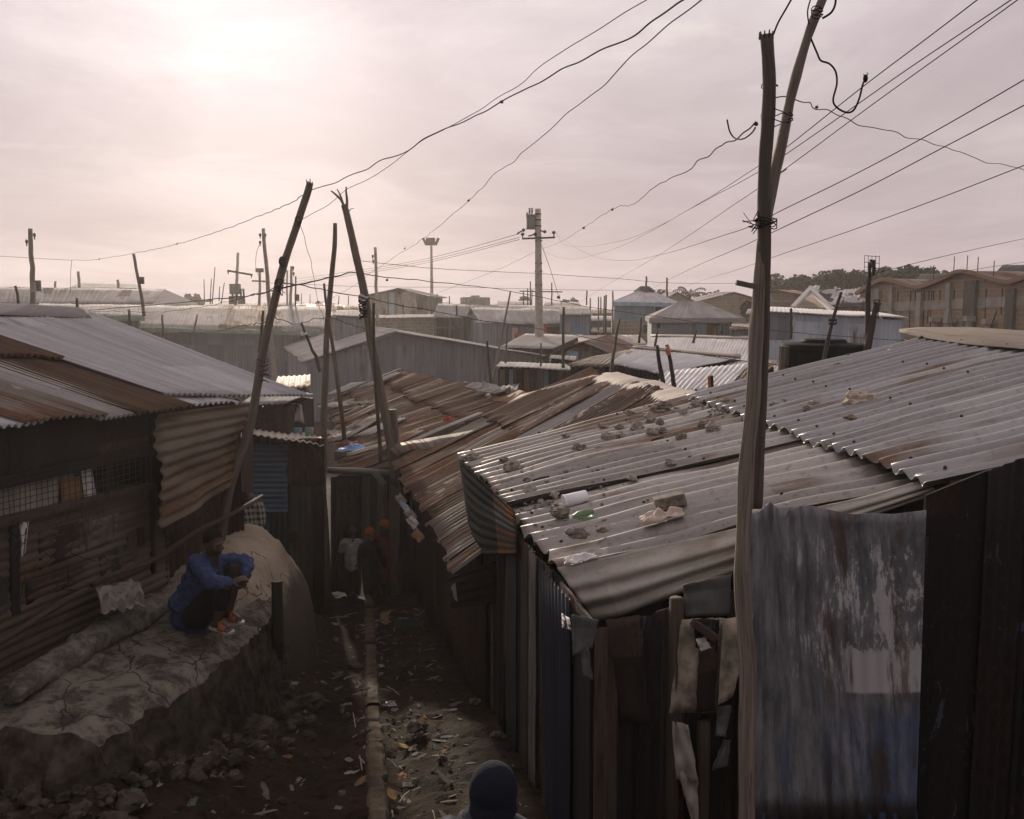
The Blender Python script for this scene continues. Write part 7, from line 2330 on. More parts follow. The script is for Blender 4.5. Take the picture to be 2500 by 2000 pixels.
# trousers, rolled to below the knee
mb = MB()
limb(mb, [hipc + V((0, 0, -.09)), hN + V((0, 0, -.04)), lerp(hN, knN, .6), knN + V((0, 0, -.01)), lerp(knN, anN, .55)], [.14, .13, .098, .076, .064])
limb(mb, [hipc + V((.05, .05, -.09)), hF + V((0, 0, -.04)), lerp(hF, knF, .5), lerp(hF, knF, .86)], [.14, .125, .092, .078])
mb.build('trousers', m_trousers, sm, smooth=True, remesh=.010, smoothit=2, folds=.03)
for a, t_ in ((anN, toN), (anF, toF)):
    d_ = (t_ - a); d_.z = 0; d_.normalize()
    sd = V((-d_.y, d_.x, 0))
    h0 = V((a.x, a.y, t_.z + .004))
    mb = MB()
    rows = []
    for (x, w2) in ((-.085, .018), (-.07, .034), (-.02, .038), (.05, .040), (.12, .047), (.165, .044), (.195, .028), (.205, .010)):
        rows.append([h0 + d_ * x + sd * w2 + V((0, 0, -.008)), h0 + d_ * x + sd * w2 + V((0, 0, .012)), h0 + d_ * x - sd * w2 + V((0, 0, .012)), h0 + d_ * x - sd * w2 + V((0, 0, -.008))])
    mb.grid(rows, closed=True)
    so_ = mb.build('sandal', m_sole, sm, smooth=False)
    mb = MB()
    rows = []
    for j in range(5):
        x = lerp(.055, .135, j / 4)
        rows.append([h0 + d_ * x + sd * math.cos(b_) * .052 + V((0, 0, .008 + math.sin(b_) * (.072 - .03 * j / 4))) for b_ in [i * math.pi / 10 for i in range(11)]])
    mb.grid(rows)
    mb.build('strap', m_strap, so_, smooth=True, solid=.005)

# --- the person in the checked shirt, half behind the corner post
CY = 11.6
cp = thing('person', 'person in a black and white checked shirt half hidden behind the shack corner', 'person', at(606, 1420, CY))
c0 = at(606, 1262, CY)
mb = MB()
hc = at(600, 1192, CY)
head(mb, hc, V((-.6, .6, -.1)), V((0, 0, 1)), .95)
limb(mb, [hc, c0 + V((0, 0, .22))], [.05, .055])
limb(mb, [c0 + V((0, 0, .22)), c0 - V((0, 0, .3)), c0 - V((.02, 0, .75)), c0 - V((.02, 0, 1.15))], [.10, .12, .10, .06])
wr = at(618, 1302, CY - .1)
limb(mb, [c0 + V((.15, 0, .2)), c0 + V((.17, -.05, -.05)), wr], [.045, .04, .028])
hand(mb, wr, V((0, -.1, -1)), V((-1, 0, 0)), .95, .5, 1)
mb.build('body', m_skin, cp, smooth=True, remesh=.010, smoothit=2)
q = MB(); q.ell(hc + V((0, 0, .03)), (.08, .095, .09), None, 16, 12); q.build('hair', m_hair, cp, smooth=True)
mb = MB()
limb(mb, [c0 + V((0, 0, .21)), c0, c0 - V((0, 0, .32))], [.09, .155, .15])
limb(mb, [c0 + V((0, 0, .17)), c0 + V((.13, -.02, .15)), c0 + V((.17, -.05, -.05)), lerp(c0 + V((.17, -.05, -.05)), wr, .75)], [.09, .075, .065, .05])
limb(mb, [c0 + V((0, 0, .17)), c0 + V((-.13, .02, .15)), c0 + V((-.17, .05, -.08))], [.09, .075, .065])
mb.build('shirt', m_check, cp, smooth=True, remesh=.012, smoothit=2)
mb = MB()
limb(mb, [c0 - V((0, 0, .28)), c0 - V((-.06, 0, .6)), c0 - V((-.06, 0, 1.1))], [.15, .085, .06])
limb(mb, [c0 - V((0, 0, .28)), c0 - V((.06, 0, .6)), c0 - V((.06, 0, 1.1))], [.15, .085, .06])
mb.build('trousers', m_trousers, cp, smooth=True, remesh=.014)


# --- children standing in the gate
def stander(label, px, foot, Y, H, top, bottom, hat=None, fw=V((.1, -1, -.15)), hair_=True, arms=((-.1, .02), (.1, .02)), hatface=False, longcoat=False, lean=0.0):
    s = H / 1.28
    b = at(px, foot, Y)
    b.z = base(Y) + .0
    root = thing('person', label, 'person', b)
    def Q(x, y, z): return b + V((x * s + lean * z, y * s, z * s))
    hc_ = Q(0, -.01, 1.155)
    hs = s * 1.02
    mb = MB()
    P2, M2 = head(mb, hc_, fw, V((0, 0, 1)), hs)
    limb(mb, [Q(0, 0, .98), Q(0, 0, 1.05), hc_], [.05 * s, .042 * s, .045 * s])
    limb(mb, [Q(0, 0, .60), Q(0, 0, .80), Q(0, 0, .97)], [.105 * s, .10 * s, .06 * s])
    ends = []
    for sg, (ax, ay) in zip((-1, 1), arms):
        e = Q(sg * .175 + ax * .3, ay * .5, .76); w2 = Q(sg * .165 + ax, ay - .05, .57)
        limb(mb, [Q(sg * .125, 0, .95), e, w2], [.036 * s, .031 * s, .022 * s])
        hand(mb, w2, w2 - e, V((-sg, .2, 0)), s * .8, .5, sg)
        ends.append((e, w2))
        limb(mb, [Q(sg * .06, 0, .60), Q(sg * .062, -.01, .33), Q(sg * .065, .01, .06)], [.075 * s, .05 * s, .03 * s])
        limb(mb, [Q(sg * .065, .02, .035), Q(sg * .07, -.11, .025)], [.032 * s, .028 * s])
    mb.build('body', m_skin, root, smooth=True, remesh=.009 * s + .001, smoothit=2)
    face_parts(root, P2, M2, hs)
    if hair_:
        q = MB(); q.ell(P2(0, -.018, .045), (.079 * hs, .092 * hs, .087 * hs), M2, 16, 12); q.build('hair', m_hair, root, smooth=True)
    if hat:
        q = MB(); q.ell(P2(0, -.016, .040), (.092 * hs, .106 * hs, .100 * hs), M2, 20, 14)
        if hatface:
            q.ell(P2(0, -.01, -.05), (.084 * hs, .090 * hs, .075 * hs), M2, 16, 12)
        q.build('hat', hat, root, smooth=True, remesh=.010)
    mb = MB()
    zb = .30 if longcoat else .56
    limb(mb, [Q(0, 0, zb), Q(0, 0, .68), Q(0, 0, .86), Q(0, 0, .985)], [.135 * s, .135 * s, .125 * s, .055 * s])
    for sg, (e, w2) in zip((-1, 1), ends):
        limb(mb, [Q(0, 0, .90), Q(sg * .12, 0, .945), e, lerp(e, w2, .55 if not longcoat else .9)] if longcoat else [Q(0, 0, .90), Q(sg * .12, 0, .945), lerp(Q(sg * .125, 0, .95), e, .75)], [.08 * s, .064 * s, .052 * s, .044 * s] if longcoat else [.08 * s, .066 * s, .056 * s])
    mb.build('coat' if longcoat else 'shirt', top, root, smooth=True, remesh=.010, smoothit=2, folds=.03)
    mb = MB()
    for sg in (-1, 1):
        limb(mb, [Q(sg * .03, 0, .60), Q(sg * .065, -.005, .36), Q(sg * .07, .005, .07)], [.115 * s, .088 * s, .062 * s])
    mb.build('trousers', bottom, root, smooth=True, remesh=.013, smoothit=1)
    return root, P2, M2, hs
stander('child in a white short sleeved shirt and dark trousers standing in the gate', 862, 1450, 15.35, 1.27, m_white_shirt, m_trousers, fw=V((.25, -1, -.35)), arms=((-.10, .02), (-.02, .05)))
_, P2, M2, hs = stander('child in an orange hood with blue marks and a dark coat in the gate', 905, 1450, 15.3, 1.19, m_dark_coat, m_trousers, hat=m_orange_knit, fw=V((-.15, -1, -.2)), longcoat=True, hatface=True)
root = _
# the blue knitted marks on the hood: two H-like strokes
for i, (x, z, w2, h2) in enumerate(((-.040, -.030, .010, .05), (-.018, -.030, .010, .05), (-.029, -.030, .03, .010), (.010, -.030, .010, .05), (.034, -.030, .010, .05), (.022, -.030, .03, .010))):
    q = MB(); q.box(P2(x, .094, z), (w2 * hs, .022 * hs, h2 * hs), M2); q.build('hood_mark', m_blue_print, root)
stander('child in a red coat and orange cap peeking from behind the thick gate post', 941, 1444, 15.62, 1.27, m_red_coat, m_trousers, hat=m_orange_knit, fw=V((-.5, -1, -.1)), longcoat=True, hair_=False)

# --- the passer-by in the knitted cap
bp_ = thing('person', 'person in a dark knitted cap and grey jacket walking up the alley, seen from behind', 'person', V((-.06, 3.35, 1.6)))
hc = at(1206, 1956, 3.35)
gz0 = hc.z - 1.56
mb = MB()
bf = V((.15, 1, -.25))
P3, M3 = head(mb, hc, bf, V((0, .1, 1)), 1.06)
nb = hc + V((-.04, -.02, -.10))
limb(mb, [nb, hc], [.062, .06])
def Q3(x, y, z): return V((nb.x + x, nb.y + y, gz0 + z))
H3 = nb.z - gz0
limb(mb, [Q3(0, 0, H3 * .6), Q3(0, 0, H3 * .85), nb], [.13, .14, .07])
for sg in (-1, 1):
    limb(mb, [Q3(sg * .17, 0, H3 * .93), Q3(sg * .23, -.03, H3 * .72), Q3(sg * .22, .06, H3 * .52)], [.05, .043, .03])
    hand(mb, Q3(sg * .22, .06, H3 * .52), V((0, .2, -1)), V((-sg, 0, 0)), 1, .5, sg)
    limb(mb, [Q3(sg * .08, 0, H3 * .6), Q3(sg * .09, .03, H3 * .3), Q3(sg * .09, -.02 , .07)], [.10, .06, .04])
    limb(mb, [Q3(sg * .09, -.05, .04), Q3(sg * .1, .13, .03)], [.04, .035])
mb.build('body', m_skin, bp_, smooth=True, remesh=.010, smoothit=2)
q = MB(); q.ell(P3(0, -.016, .045), (.092, .108, .108), M3, 24, 16); q.ell(P3(0, -.022, -.01), (.091, .106, .075), M3, 20, 10)
q.build('cap', m_navy_knit, bp_, smooth=True, remesh=.008)
mb = MB()
limb(mb, [Q3(0, 0, H3 * .48), Q3(0, 0, H3 * .75), Q3(0, 0, H3 * .92), nb + V((0, 0, .02))], [.185, .19, .16, .085])
for sg in (-1, 1):
    limb(mb, [Q3(0, 0, H3 * .92), Q3(sg * .17, 0, H3 * .955), Q3(sg * .235, -.03, H3 * .72), Q3(sg * .222, .055, H3 * .54)], [.11, .088, .07, .055])
mb.build('jacket', m_grey_coat, bp_, smooth=True, remesh=.011, smoothit=2, folds=.035)
mb = MB()
mb.tube([nb + V((math.cos(a) * .085, math.sin(a) * .08, .03)) for a in [i * .5236 for i in range(13)]], .022, 8)
mb.build('collar', m_grey_coat, bp_, smooth=True)
mb = MB()
for sg in (-1, 1): limb(mb, [Q3(sg * .05, 0, H3 * .58), Q3(sg * .09, .03, H3 * .3), Q3(sg * .09, -.02, .09)], [.15, .09, .07])
mb.build('trousers', m_trousers, bp_, smooth=True, remesh=.014)

# ------------------------------------------------------------------ stones and bits on the tin roof
def stone(px, py, wpx, label, hpx=None, mat=None, group=None, lift=.0, rot=0.0, name='roof_stone', flat=.62, cat='stone', seed=[0]):
    seed[0] += 1
    p = pr(px, py, .03)
    dpt = (p - EYE).length
    r_ = wpx / F * dpt / 2
    h = (hpx / F * dpt / 2) if hpx else r_ * flat
    mb = MB()
    ax = Matrix.Rotation(rot or rnd.uniform(0, 3), 3, 'Z')
    mb.ell(p + V((0, 0, h * .72)), (r_, r_ * rnd.uniform(.65, .9), h), ax if not rot else Matrix.Rotation(rot, 3, 'Z'), 14, 10, jit=.55, seed=seed[0], fr=1.6)
    mb.v = [q + V((mnoise.noise(q * 22), mnoise.noise(q * 22 + V((3, 0, 0))), mnoise.noise(q * 22 + V((0, 5, 0))))) * r_ * .16 for q in mb.v]
    return mthing(mb, name, mat or (m_stone if seed[0] % 3 else m_stone_dark), label, cat, group, smooth=False)


G1 = 'stones holding down the lower roof sheets'
for (x, y, w_, lb) in (
    (1537, 1013, 24, 'grey stone alone uphill of the stone cluster on the tin roof'),
    (1599, 1001, 26, 'left stone of the touching pair near the rusty roof verge'),
    (1622, 998, 32, 'right stone of the touching pair near the rusty roof verge'),
    (1586, 1026, 34, 'biggest stone of the cluster below the touching pair'),
    (1578, 1016, 20, 'small stone squeezed against the biggest cluster stone'),
    (1612, 1037, 26, 'stone right under the biggest cluster stone'),
    (1556, 1048, 34, 'pyramid shaped stone left of the cluster'),
    (1592, 1060, 32, 'left stone of the low pair at the bottom of the cluster'),
    (1618, 1056, 24, 'right stone of the low pair at the bottom of the cluster'),
    (1667, 1012, 24, 'lone stone between the cluster and the sheet overlap'),
    (1697, 990, 24, 'tall stone close to the far corner of the sheet overlap'),
    (1716, 1042, 26, 'left stone of the dark trio near the pole'),
    (1731, 1032, 18, 'small top stone of the dark trio near the pole'),
    (1739, 1050, 34, 'large right stone of the dark trio near the pole'),
    (1664, 1071, 28, 'round stone right of the low pair'),
    (1485, 1073, 34, 'large stone left of a neighbouring smaller one, middle of the roof'),
    (1513, 1068, 28, 'smaller stone right beside the large one in the middle of the roof'),
    (1511, 1049, 26, 'flat stone uphill of the two middle stones'),
    (1472, 1044, 24, 'pale flat stone left of the flat one'),
    (1381, 1068, 24, 'stone near the rusty verge, nearest to the roof tip'),
    (1417, 1102, 34, 'wide low stone below the verge stone'),
    (1462, 1102, 26, 'stone downhill of the two middle stones'),
    (1443, 1121, 18, 'small stone below the wide low one'),
    (1230, 1128, 24, 'dark round stone near the roof tip'),
    (1251, 1146, 42, 'pointed pale stone near the roof tip'),
    (1636, 1134, 28, 'angular stone beside the long roof slit'),
    (1285, 1175, 20, 'flat dark stone by the eave near a crack'),
    (1294, 1205, 38, 'low flat stone close to the eave teeth'),
    (1354, 1213, 26, 'dark triangular stone left of the white cup'),
    (1337, 1233, 20, 'blackish lump left of the white cup'),
    (1320, 1228, 18, 'small rough lump nearest to the eave by the white cup'),
    (1542, 1172, 26, 'flat pale stone above the slit'),
    (1469, 1300, 24, 'small pale stone beside the oval stone')):
    stone(x, y, w_, lb, group=G1)
stone(1155, 1122, 46, 'long pale lump lying at the very tip of the roof', hpx=17, mat=m_stone, rot=.2)
stone(1369, 1262, 48, 'smooth brown oval stone beside the green plastic', hpx=26, mat=m_stone_dark, rot=.1)
stone(1408, 1312, 58, 'dark oval stone nearest the dented roof edge', hpx=26, mat=m_stone_dark, rot=-.1)
G2 = 'stones on the upper roof sheets'
for (x, y, w_, lb) in (
    (1774, 990, 34, 'left stone of the pair against the sheet overlap by the pole'),
    (1791, 992, 28, 'right stone of the pair against the sheet overlap by the pole'),
    (2050, 901, 26, 'pale stone near the white rag on the upper roof'),
    (1911, 926, 18, 'small dark stone right of the pole near the far verge'),
    (1885, 969, 20, 'flat stone just right of the pole'),
    (1913, 986, 18, 'brownish stone above the overlap right of the pole'),
    (1891, 993, 22, 'low stone on the overlap right of the pole'),
    (1987, 990, 24, 'stone above the overlap halfway to the big block'),
    (1974, 1006, 26, 'dark stone on the overlap halfway to the big block'),
    (2199, 970, 22, 'pale stone right of the big block'),
    (2403, 937, 26, 'dark grey stone at the ridge end of the roof'),
    (2119, 908, 10, 'tiny dark pebble left of the white rag'),
    (2267, 928, 10, 'tiny dark pebble on the upper roof middle'),
    (2223, 1082, 26, 'pointed brown stone low on the upper roof sheets'),
    (2178, 1085, 14, 'small dark pebble left of the pointed brown stone'),
    (2128, 1024, 20, 'small stone right of the brown bag'),
    (2453, 958, 12, 'tiny pebble below the dark grey stone'),
    (2434, 918, 14, 'small pebble above the dark grey stone')):
    stone(x, y, w_, lb, group=G2)
stone(2099, 990, 72, 'biggest pale block of stone on the upper roof', hpx=36, mat=m_stone_pale, rot=.15)
stone(2075, 1029, 30, 'crumpled brown bag below the big block', mat=plain('brown_bag', (.20, .14, .09), .8, .3, 12), name='paper_bag', cat='bag')
stone(2134, 1121, 30, 'dark sooty lump on the lower sheets right of the pole', mat=m_stone_dark, flat=.4)
mb = MB()
p = pr(1634, 1222, .08)
ax = (pr(1684, 1210, .08) - pr(1590, 1232, .08)).normalized()
up_ = RN
M = Matrix((ax, up_.cross(ax), up_)).transposed()
mb.box(p, (.24, .12, .085), M, .006)
mthing(mb, 'brick', m_stone_dark, 'dark grey brick lying on the near roof sheets beside the pole', 'brick', bevel=.008)
cup = thing('cup', 'white plastic cup lying on its side among the roof stones', 'cup', pr(1405, 1217))
mb = MB()
a, b = pr(1378, 1226, .06), pr(1432, 1209, .06)
mb.tube([a, lerp(a, b, .5), b], [.062, .055, .046], 18)
mb.build('cup_body', m_white_paint, cup, smooth=True)
mb = MB(); d_ = (b - a).normalized(); mb.tube([a - d_ * .004, a + d_ * .008], [.067, .066], 18); mb.build('cup_rim', m_white_paint, cup)
t = NT('green_plastic')
t.b.inputs['Alpha'].default_value = .75
t.b.inputs['Transmission Weight'].default_value = .3
m_green_pl = t.out((.16, .30, .14), .25, 0, .5)
bt = thing('bottle', 'crushed green plastic bottle beside the brown oval stone', 'bottle', pr(1413, 1258))
mb = MB()
a, b = pr(1396, 1262, .05), pr(1448, 1248, .05)
d_ = (b - a).normalized()
mb.tube([a, a + d_ * .02, a + d_ * .05, a + d_ * .12, b - d_ * .03, b], [.016, .018, .036, .042, .036, .03], 12, jit=.3)
mb.build('bottle_body', m_green_pl, bt, smooth=True)
mb = MB(); mb.tube([a - d_ * .02, a + d_ * .004], [.019, .019], 10); mb.build('bottle_cap', m_white_paint, bt)
def rumple(c, ax_, ay_, up2, n=10, h=.04, seed=0):
    rows = []
    for j in range(n + 1):
        row = []
        for i in range(n + 1):
            u, v = i / n - .5, j / n - .5
            q = 1 - .35 * mnoise.noise(V((math.atan2(v, u) * 1.2, seed, 0)))
            z = h * (.5 + mnoise.noise(V((u * 4, v * 4, seed)))) * (1 - 2 * max(abs(u), abs(v)) * .7)
            row.append(c + ax_ * u * 2 * q + ay_ * v * 2 * q + up2 * max(.004, z))
        rows.append(row)
    mb = MB(); mb.grid(rows)
    return mb
mthing(rumple(pr(1618, 1264, .03), ax * .16, RN.cross(ax) * .09, RN, 14, .10, 2), 'rag', plain('cream_rag', (.48, .40, .33), .9, .2, 9), 'crumpled cream rag on the near roof sheets', 'rag', smooth=True, solid=.006)
mthing(rumple(pr(1418, 1368, .03), ax * .11, RN.cross(ax) * .06, RN, 12, .08, 5), 'rag', m_white_rag, 'small whitish rag at the bend of the roof edge', 'rag', smooth=True, solid=.006)
mb = MB(); P_ = catmull([pr(x, y, .04) for x, y in ((2105, 893), (2140, 880), (2163, 868), (2172, 858), (2177, 853))], 5); mb.tube(P_, [.012, .013, .016, .018, .02, .022, .025, .028, .03, .034, .035, .035, .035, .035, .036, .036, .036, .036, .038, .038, .04][:len(P_)], 6, jit=.4)
mthing(mb, 'rag_strip', m_white_rag, 'twisted strip of white rag lying near the roof ridge', 'rag', smooth=True)
mb = MB(); mb.bar(pr(2250, 863, .03), pr(2332, 853, .03), .07, .03, up=RN)
mthing(mb, 'roof_lath', m_plank_dark, 'dark broken lath lying on the upper roof sheets', 'wood')
for (x0, y0, x1, y1, lb) in ((1668, 1122, 1700, 1112, 'splinter of wood beside the angular stone'), (1348, 1150, 1384, 1138, 'short dark twig lying across the ribs near the roof tip'), (1300, 1174, 1340, 1163, 'thin dark twig along a rib near the eave'), (1590, 1076, 1620, 1068, 'thin twig below the low pair of stones')):
    mb = MB(); mb.tube([pr(x0, y0, .04), pr((x0 + x1) / 2, (y0 + y1) / 2 - 1, .05), pr(x1, y1, .04)], [.008, .01, .006], 6)
    mthing(mb, 'twig', m_plank_dark, lb, 'twig', 'twigs on the roof')
# grit and small rubble along the far edge of the roof
mb = MB()
for i in range(420):
    if i < 260: x_, y_ = rnd.gauss(1340, 90), rnd.gauss(1180, 50)
    else: x_, y_ = rnd.gauss(1800, 160), rnd.gauss(1000, 14) + 0
    p = pr(x_, y_, .032)
    f = (p - e_f).dot((e_n - e_f).normalized()) / (e_n - e_f).length
    if x_ < 1116 + (y_ - 1113) * .72 + 22 or f < .03 or x_ > 2250: continue
    r_ = rnd.uniform(.006, .02)
    mb.ell(p, (r_ * rnd.uniform(.8, 1.8), r_, r_ * .7), Matrix.Rotation(rnd.uniform(0, 3), 3, 'Z'), 6, 4, jit=.5, seed=i)
gr = mthing(mb, 'gravel', m_stone_dark, 'fine grit and pebbles strewn on the corrugated roof', 'gravel')
gr['kind'] = 'stuff'
# litter on the rusty roofs
def cpr(px, py, off=.08): 
    bP, bN = plane3(Bq[0], Bq[1], Bq[3]); return onplane(px, py, bP, bN, off)
bP, bN = plane3(Bq[0], Bq[1], Bq[3])
for i, (x, y, w_, h_, mt, lb) in enumerate(((868, 1098, .30, .14, plain('blue_bag', (.22, .38, .62), .5, .2, 9), 'crumpled light blue plastic bag on the brown rusty roof'), (855, 1085, .25, .16, plain('maroon_rag', (.16, .05, .05), .9, .2, 9), 'maroon rag beside the blue bag on the brown roof'), (846, 1065, .2, .15, m_white_rag, 'greyish rag above the maroon rag'), (1096, 1026, .10, .06, m_red, 'small red scrap on the brown rusty roof'), (835, 990, .5, .25, m_tin_grey, 'bent grey scrap near the far edge of the brown roof'), (890, 985, .18, .12, m_stone, 'lump of rubble on the brown roof'), (870, 1050, .28, .14, m_stone_dark, 'dark bundle on the brown roof'), (812, 1060, .2, .12, m_sheet_plastic, 'dull plastic scrap at the low edge of the brown roof'))):
    mthing(rumple(cpr(x, y), V((1, 0, .05)) * w_, (bN.cross(V((1, 0, .05)))).normalized() * h_, bN, 10, .14, i + 20), 'scrap', mt, lb, 'scrap', smooth=False, solid=.01)
m_plastic_dull = plain('dull_white_bag', (.34, .32, .29), .7, .2, 9)
# junk caught along the low edge of the banded roof
for i, (x, y, Y, w_, mt, lb) in enumerate(((982, 1222, 12.6, .16, m_stone_dark, 'dark rag caught under the banded roof edge'), (992, 1240, 12.0, .12, plain('pale_blue_bag', (.18, .22, .30), .5, .2, 9), 'pale blue plastic caught on the banded roof edge'), (1012, 1278, 11.2, .15, m_plastic_dull, 'white bag caught on the banded roof edge'), (1008, 1262, 11.4, .14, m_stone_dark, 'dark bag above the white bag on the roof edge'), (1024, 1310, 10.6, .15, m_cardboard, 'brown cardboard hanging from the banded roof edge'), (1000, 1255, 11.6, .12, m_sheet_plastic, 'dull plastic beside the pale blue one'))):
    p = at(x, y, Y)
    w_ *= .6
    mthing(rumple(p, V((.5, -.2, -.5)) * w_, V((.3, .8, .2)) * w_, V((-.6, -.4, .6)), 10, .16, i + 40), 'scrap', mt, lb, 'scrap', smooth=False, solid=.01)

# ------------------------------------------------------------------ litter on the alley floor
def fl(px, py):
    """point of the ground under a pixel"""
    z = .9
    for _ in range(14):
        p = onz(px, py, z)
        z = gz(p.x, p.y)
    return onz(px, py, z)


def scrapg(px, py, w_, h_, mat, label, name='paper_scrap', cat='litter', group=None, seed=0, ang=None, hh=.03, solid=.004):
    p = fl(px, py) + V((0, 0, .004))
    w_, h_ = w_ * .82, h_ * .82
    a = rnd.uniform(0, 3.1) if ang is None else ang
    return mthing(rumple(p, V((math.cos(a), math.sin(a), 0)) * w_ / 2, V((-math.sin(a), math.cos(a), 0)) * h_ / 2, V((0, 0, 1)), 8, hh, seed), name, mat, label, cat, group, smooth=False, solid=solid)


m_paper = plain('dirty_paper', (.23, .21, .185), .9, .2, 14)
m_plastic_bag = plain('grey_bag_plastic', (.23, .22, .21), .45, .25, 12)
m_leaf_y = plain('yellow_leaf', (.28, .18, .05), .7, .25, 18)
m_leaf_b = plain('brown_leaf', (.17, .10, .045), .8, .25, 18)
m_teal = plain('teal_scrap', (.07, .085, .085), .7, .2, 9)
LT = [(716, 1670, .13, .09, m_paper, 'flat printed paper scrap left of the kerb'), (816, 1525, .14, .09, m_plastic_bag, 'pale plastic scrap near the gate left of the kerb'), (930, 1627, .11, .08, m_plastic_bag, 'bluish plastic scrap beside the kerb'), (925, 1560, .09, .07, m_teal, 'teal scrap near the gate right of the kerb'),
      (955, 1720, .16, .11, m_plastic_bag, 'crumpled grey bag right of the kerb'), (965, 1735, .10, .08, m_paper, 'whitish wad under the crumpled grey bag'), (845, 1722, .15, .05, m_paper, 'torn paper strip left of the kerb'), (852, 1857, .10, .06, m_paper, 'crumpled paper by the kerb with straw beside it'), (862, 1888, .15, .05, m_sheet_plastic, 'flattened brown plastic by the kerb'), (826, 1975, .07, .05, m_paper, 'small paper scrap near the bottom left of the kerb'),
      (1000, 1918, .14, .08, m_paper, 'pinkish white paper in the sunlit dirt'), (985, 1900, .18, .12, m_cardboard, 'brown flattened bag in the sunlit dirt'), (600, 1690, .16, .08, m_plastic_bag, 'white plastic at the foot of the ledge'), (620, 1697, .12, .07, m_paper, 'second white plastic at the foot of the ledge'), (510, 1845, .11, .10, m_paper, 'white paper on the dark bank'), (535, 1768, .14, .05, m_plastic_bag, 'pale strip on the bank below the ledge'), (640, 1820, .22, .05, m_plastic_bag, 'long pale torn plastic strip on the bank'), (420, 1865, .20, .06, m_plastic_bag, 'grey twisted plastic on the dark bank'), (345, 1860, .09, .06, m_teal, 'grey scrap on the bank near the twisted plastic'), (520, 1900, .09, .05, m_cardboard, 'brownish scrap low on the bank'), (338, 1965, .10, .12, m_plastic_bag, 'light plastic shred at the bottom of the bank'), (450, 1805, .09, .06, m_paper, 'small white scrap under the ledge'), (290, 1850, .12, .07, m_teal, 'dull teal scrap under the near ledge end'), (700, 1850, .12, .05, m_cardboard, 'brown strip at the foot of the bank'), (560, 1735, .10, .05, m_cardboard, 'brown shred below the ledge face'), (730, 1905, .07, .04, m_paper, 'tiny paper on the trodden path'), (745, 1740, .05, .03, m_paper, 'tiny white scrap midway on the path'), (712, 1925, .11, .035, m_paper, 'narrow paper strip on the path'), (900, 1780, .05, .04, m_paper, 'tiny scrap against the kerb'), (470, 1960, .14, .07, m_teal, 'dark teal scrap at the bottom'), (390, 1920, .06, .05, m_paper, 'tiny white shred on the lower bank'), (1010, 1830, .06, .04, m_paper, 'tiny pale scrap right of the kerb stones')]
for i, (x, y, w_, h_, mt, lb) in enumerate(LT): scrapg(x, y, w_, h_, mt, lb, seed=i, group='litter on the alley floor', hh=.035)
def leaf(px, py, L, mat, lb, a):
    p = fl(px, py) + V((0, 0, .02))
    d_ = V((math.cos(a), math.sin(a), .05)); s_ = V((-math.sin(a), math.cos(a), 0))
    rows = []
    for j in range(9):
        q = j / 8
        w_ = L * .24 * math.sin(math.pi * q) ** .8
        c = p + d_ * L * (q - .5) + V((0, 0, .03 * q * q))
        rows.append([c - s_ * w_ + V((0, 0, .012)), c - V((0, 0, .002)), c + s_ * w_ + V((0, 0, .016))])
    mb = MB(); mb.grid(rows)
    mthing(mb, 'fallen_leaf', mat, lb, 'leaf', 'fallen leaves', smooth=True, solid=.002)
leaf(985, 1832, .15, m_leaf_y, 'big yellow leaf between the kerb and the right wall', 2.9)
leaf(957, 1952, .14, m_leaf_y, 'yellow leaf against the kerb near the bottom', 2.1)
leaf(1085, 1845, .10, m_leaf_b, 'brown leaf in the sunlit patch', .4)
leaf(1070, 1780, .09, m_leaf_b, 'small brown leaf above the sunlit patch', 1.2)
leaf(880, 1920, .13, m_leaf_b, 'brown leaf left of the kerb near the bottom', .9)
leaf(200, 1915, .20, plain('pale_husk', (.15, .12, .08), .85, .25, 8), 'large pale dry husk on the bank below the ledge', 1.0)
leaf(1030, 1770, .12, m_leaf_y, 'curled tan leaf beside the kerb stones', 1.4)
Gs = 'stones beside the kerb'
m_gs = plain('ground_stone', (.12, .10, .082), .95, .4, 14)
for (x, y, r_, mt, lb) in ((1010, 1780, .075, m_stone, 'largest grey stone right of the kerb'), (1000, 1806, .05, m_stone_pale, 'white rounded stone below the largest kerb stone'), (1025, 1805, .055, m_stone_dark, 'dark stone touching the white rounded one'), (740, 1710, .05, m_stone_dark, 'dark stone on the path left of the kerb'), (858, 1632, .05, m_stone_dark, 'dark flat stone left of the kerb'), (820, 1565, .035, m_stone, 'small stone by the kerb toward the gate'), (872, 1558, .035, m_stone, 'small stone touching the kerb toward the gate'), (148, 1785, .07, m_stone, 'stone at the near broken end of the ledge'), (120, 1770, .05, m_stone_dark, 'dark stone at the near broken end of the ledge'), (975, 1770, .03, m_stone, 'pebble left of the largest kerb stone'), (885, 1790, .025, m_stone, 'pebble on the path near the kerb'), (835, 1940, .03, m_stone, 'pebble low on the path'), (800, 1850, .04, m_stone_dark, 'brown clod on the path'), (690, 1960, .04, m_stone_dark, 'brown clod at the bottom of the path'), (1080, 1860, .05, m_stone_dark, 'clod in the sunlit patch'), (1160, 1720, .06, m_stone, 'stone against the right wall foot'), (1210, 1800, .05, m_stone, 'stone further down the right wall foot'), (1150, 1455, .07, m_stone_dark, 'rubble lump at the right wall by the gate'), (1078, 1462, .05, m_stone, 'pale rubble beside the gate')):
    p = fl(x, y)
    mb = MB(); mb.ell(p + V((0, 0, r_ * .4)), (r_ * 1.15, r_ * .9, r_ * .7), Matrix.Rotation(rnd.uniform(0, 3), 3, 'Z'), 12, 8, jit=.5, seed=int(x), fr=1.6)
    mthing(mb, 'ground_stone', {m_stone: m_gs, m_stone_dark: m_clod, m_stone_pale: m_stone_dark}[mt], lb, 'stone', Gs, smooth=False)
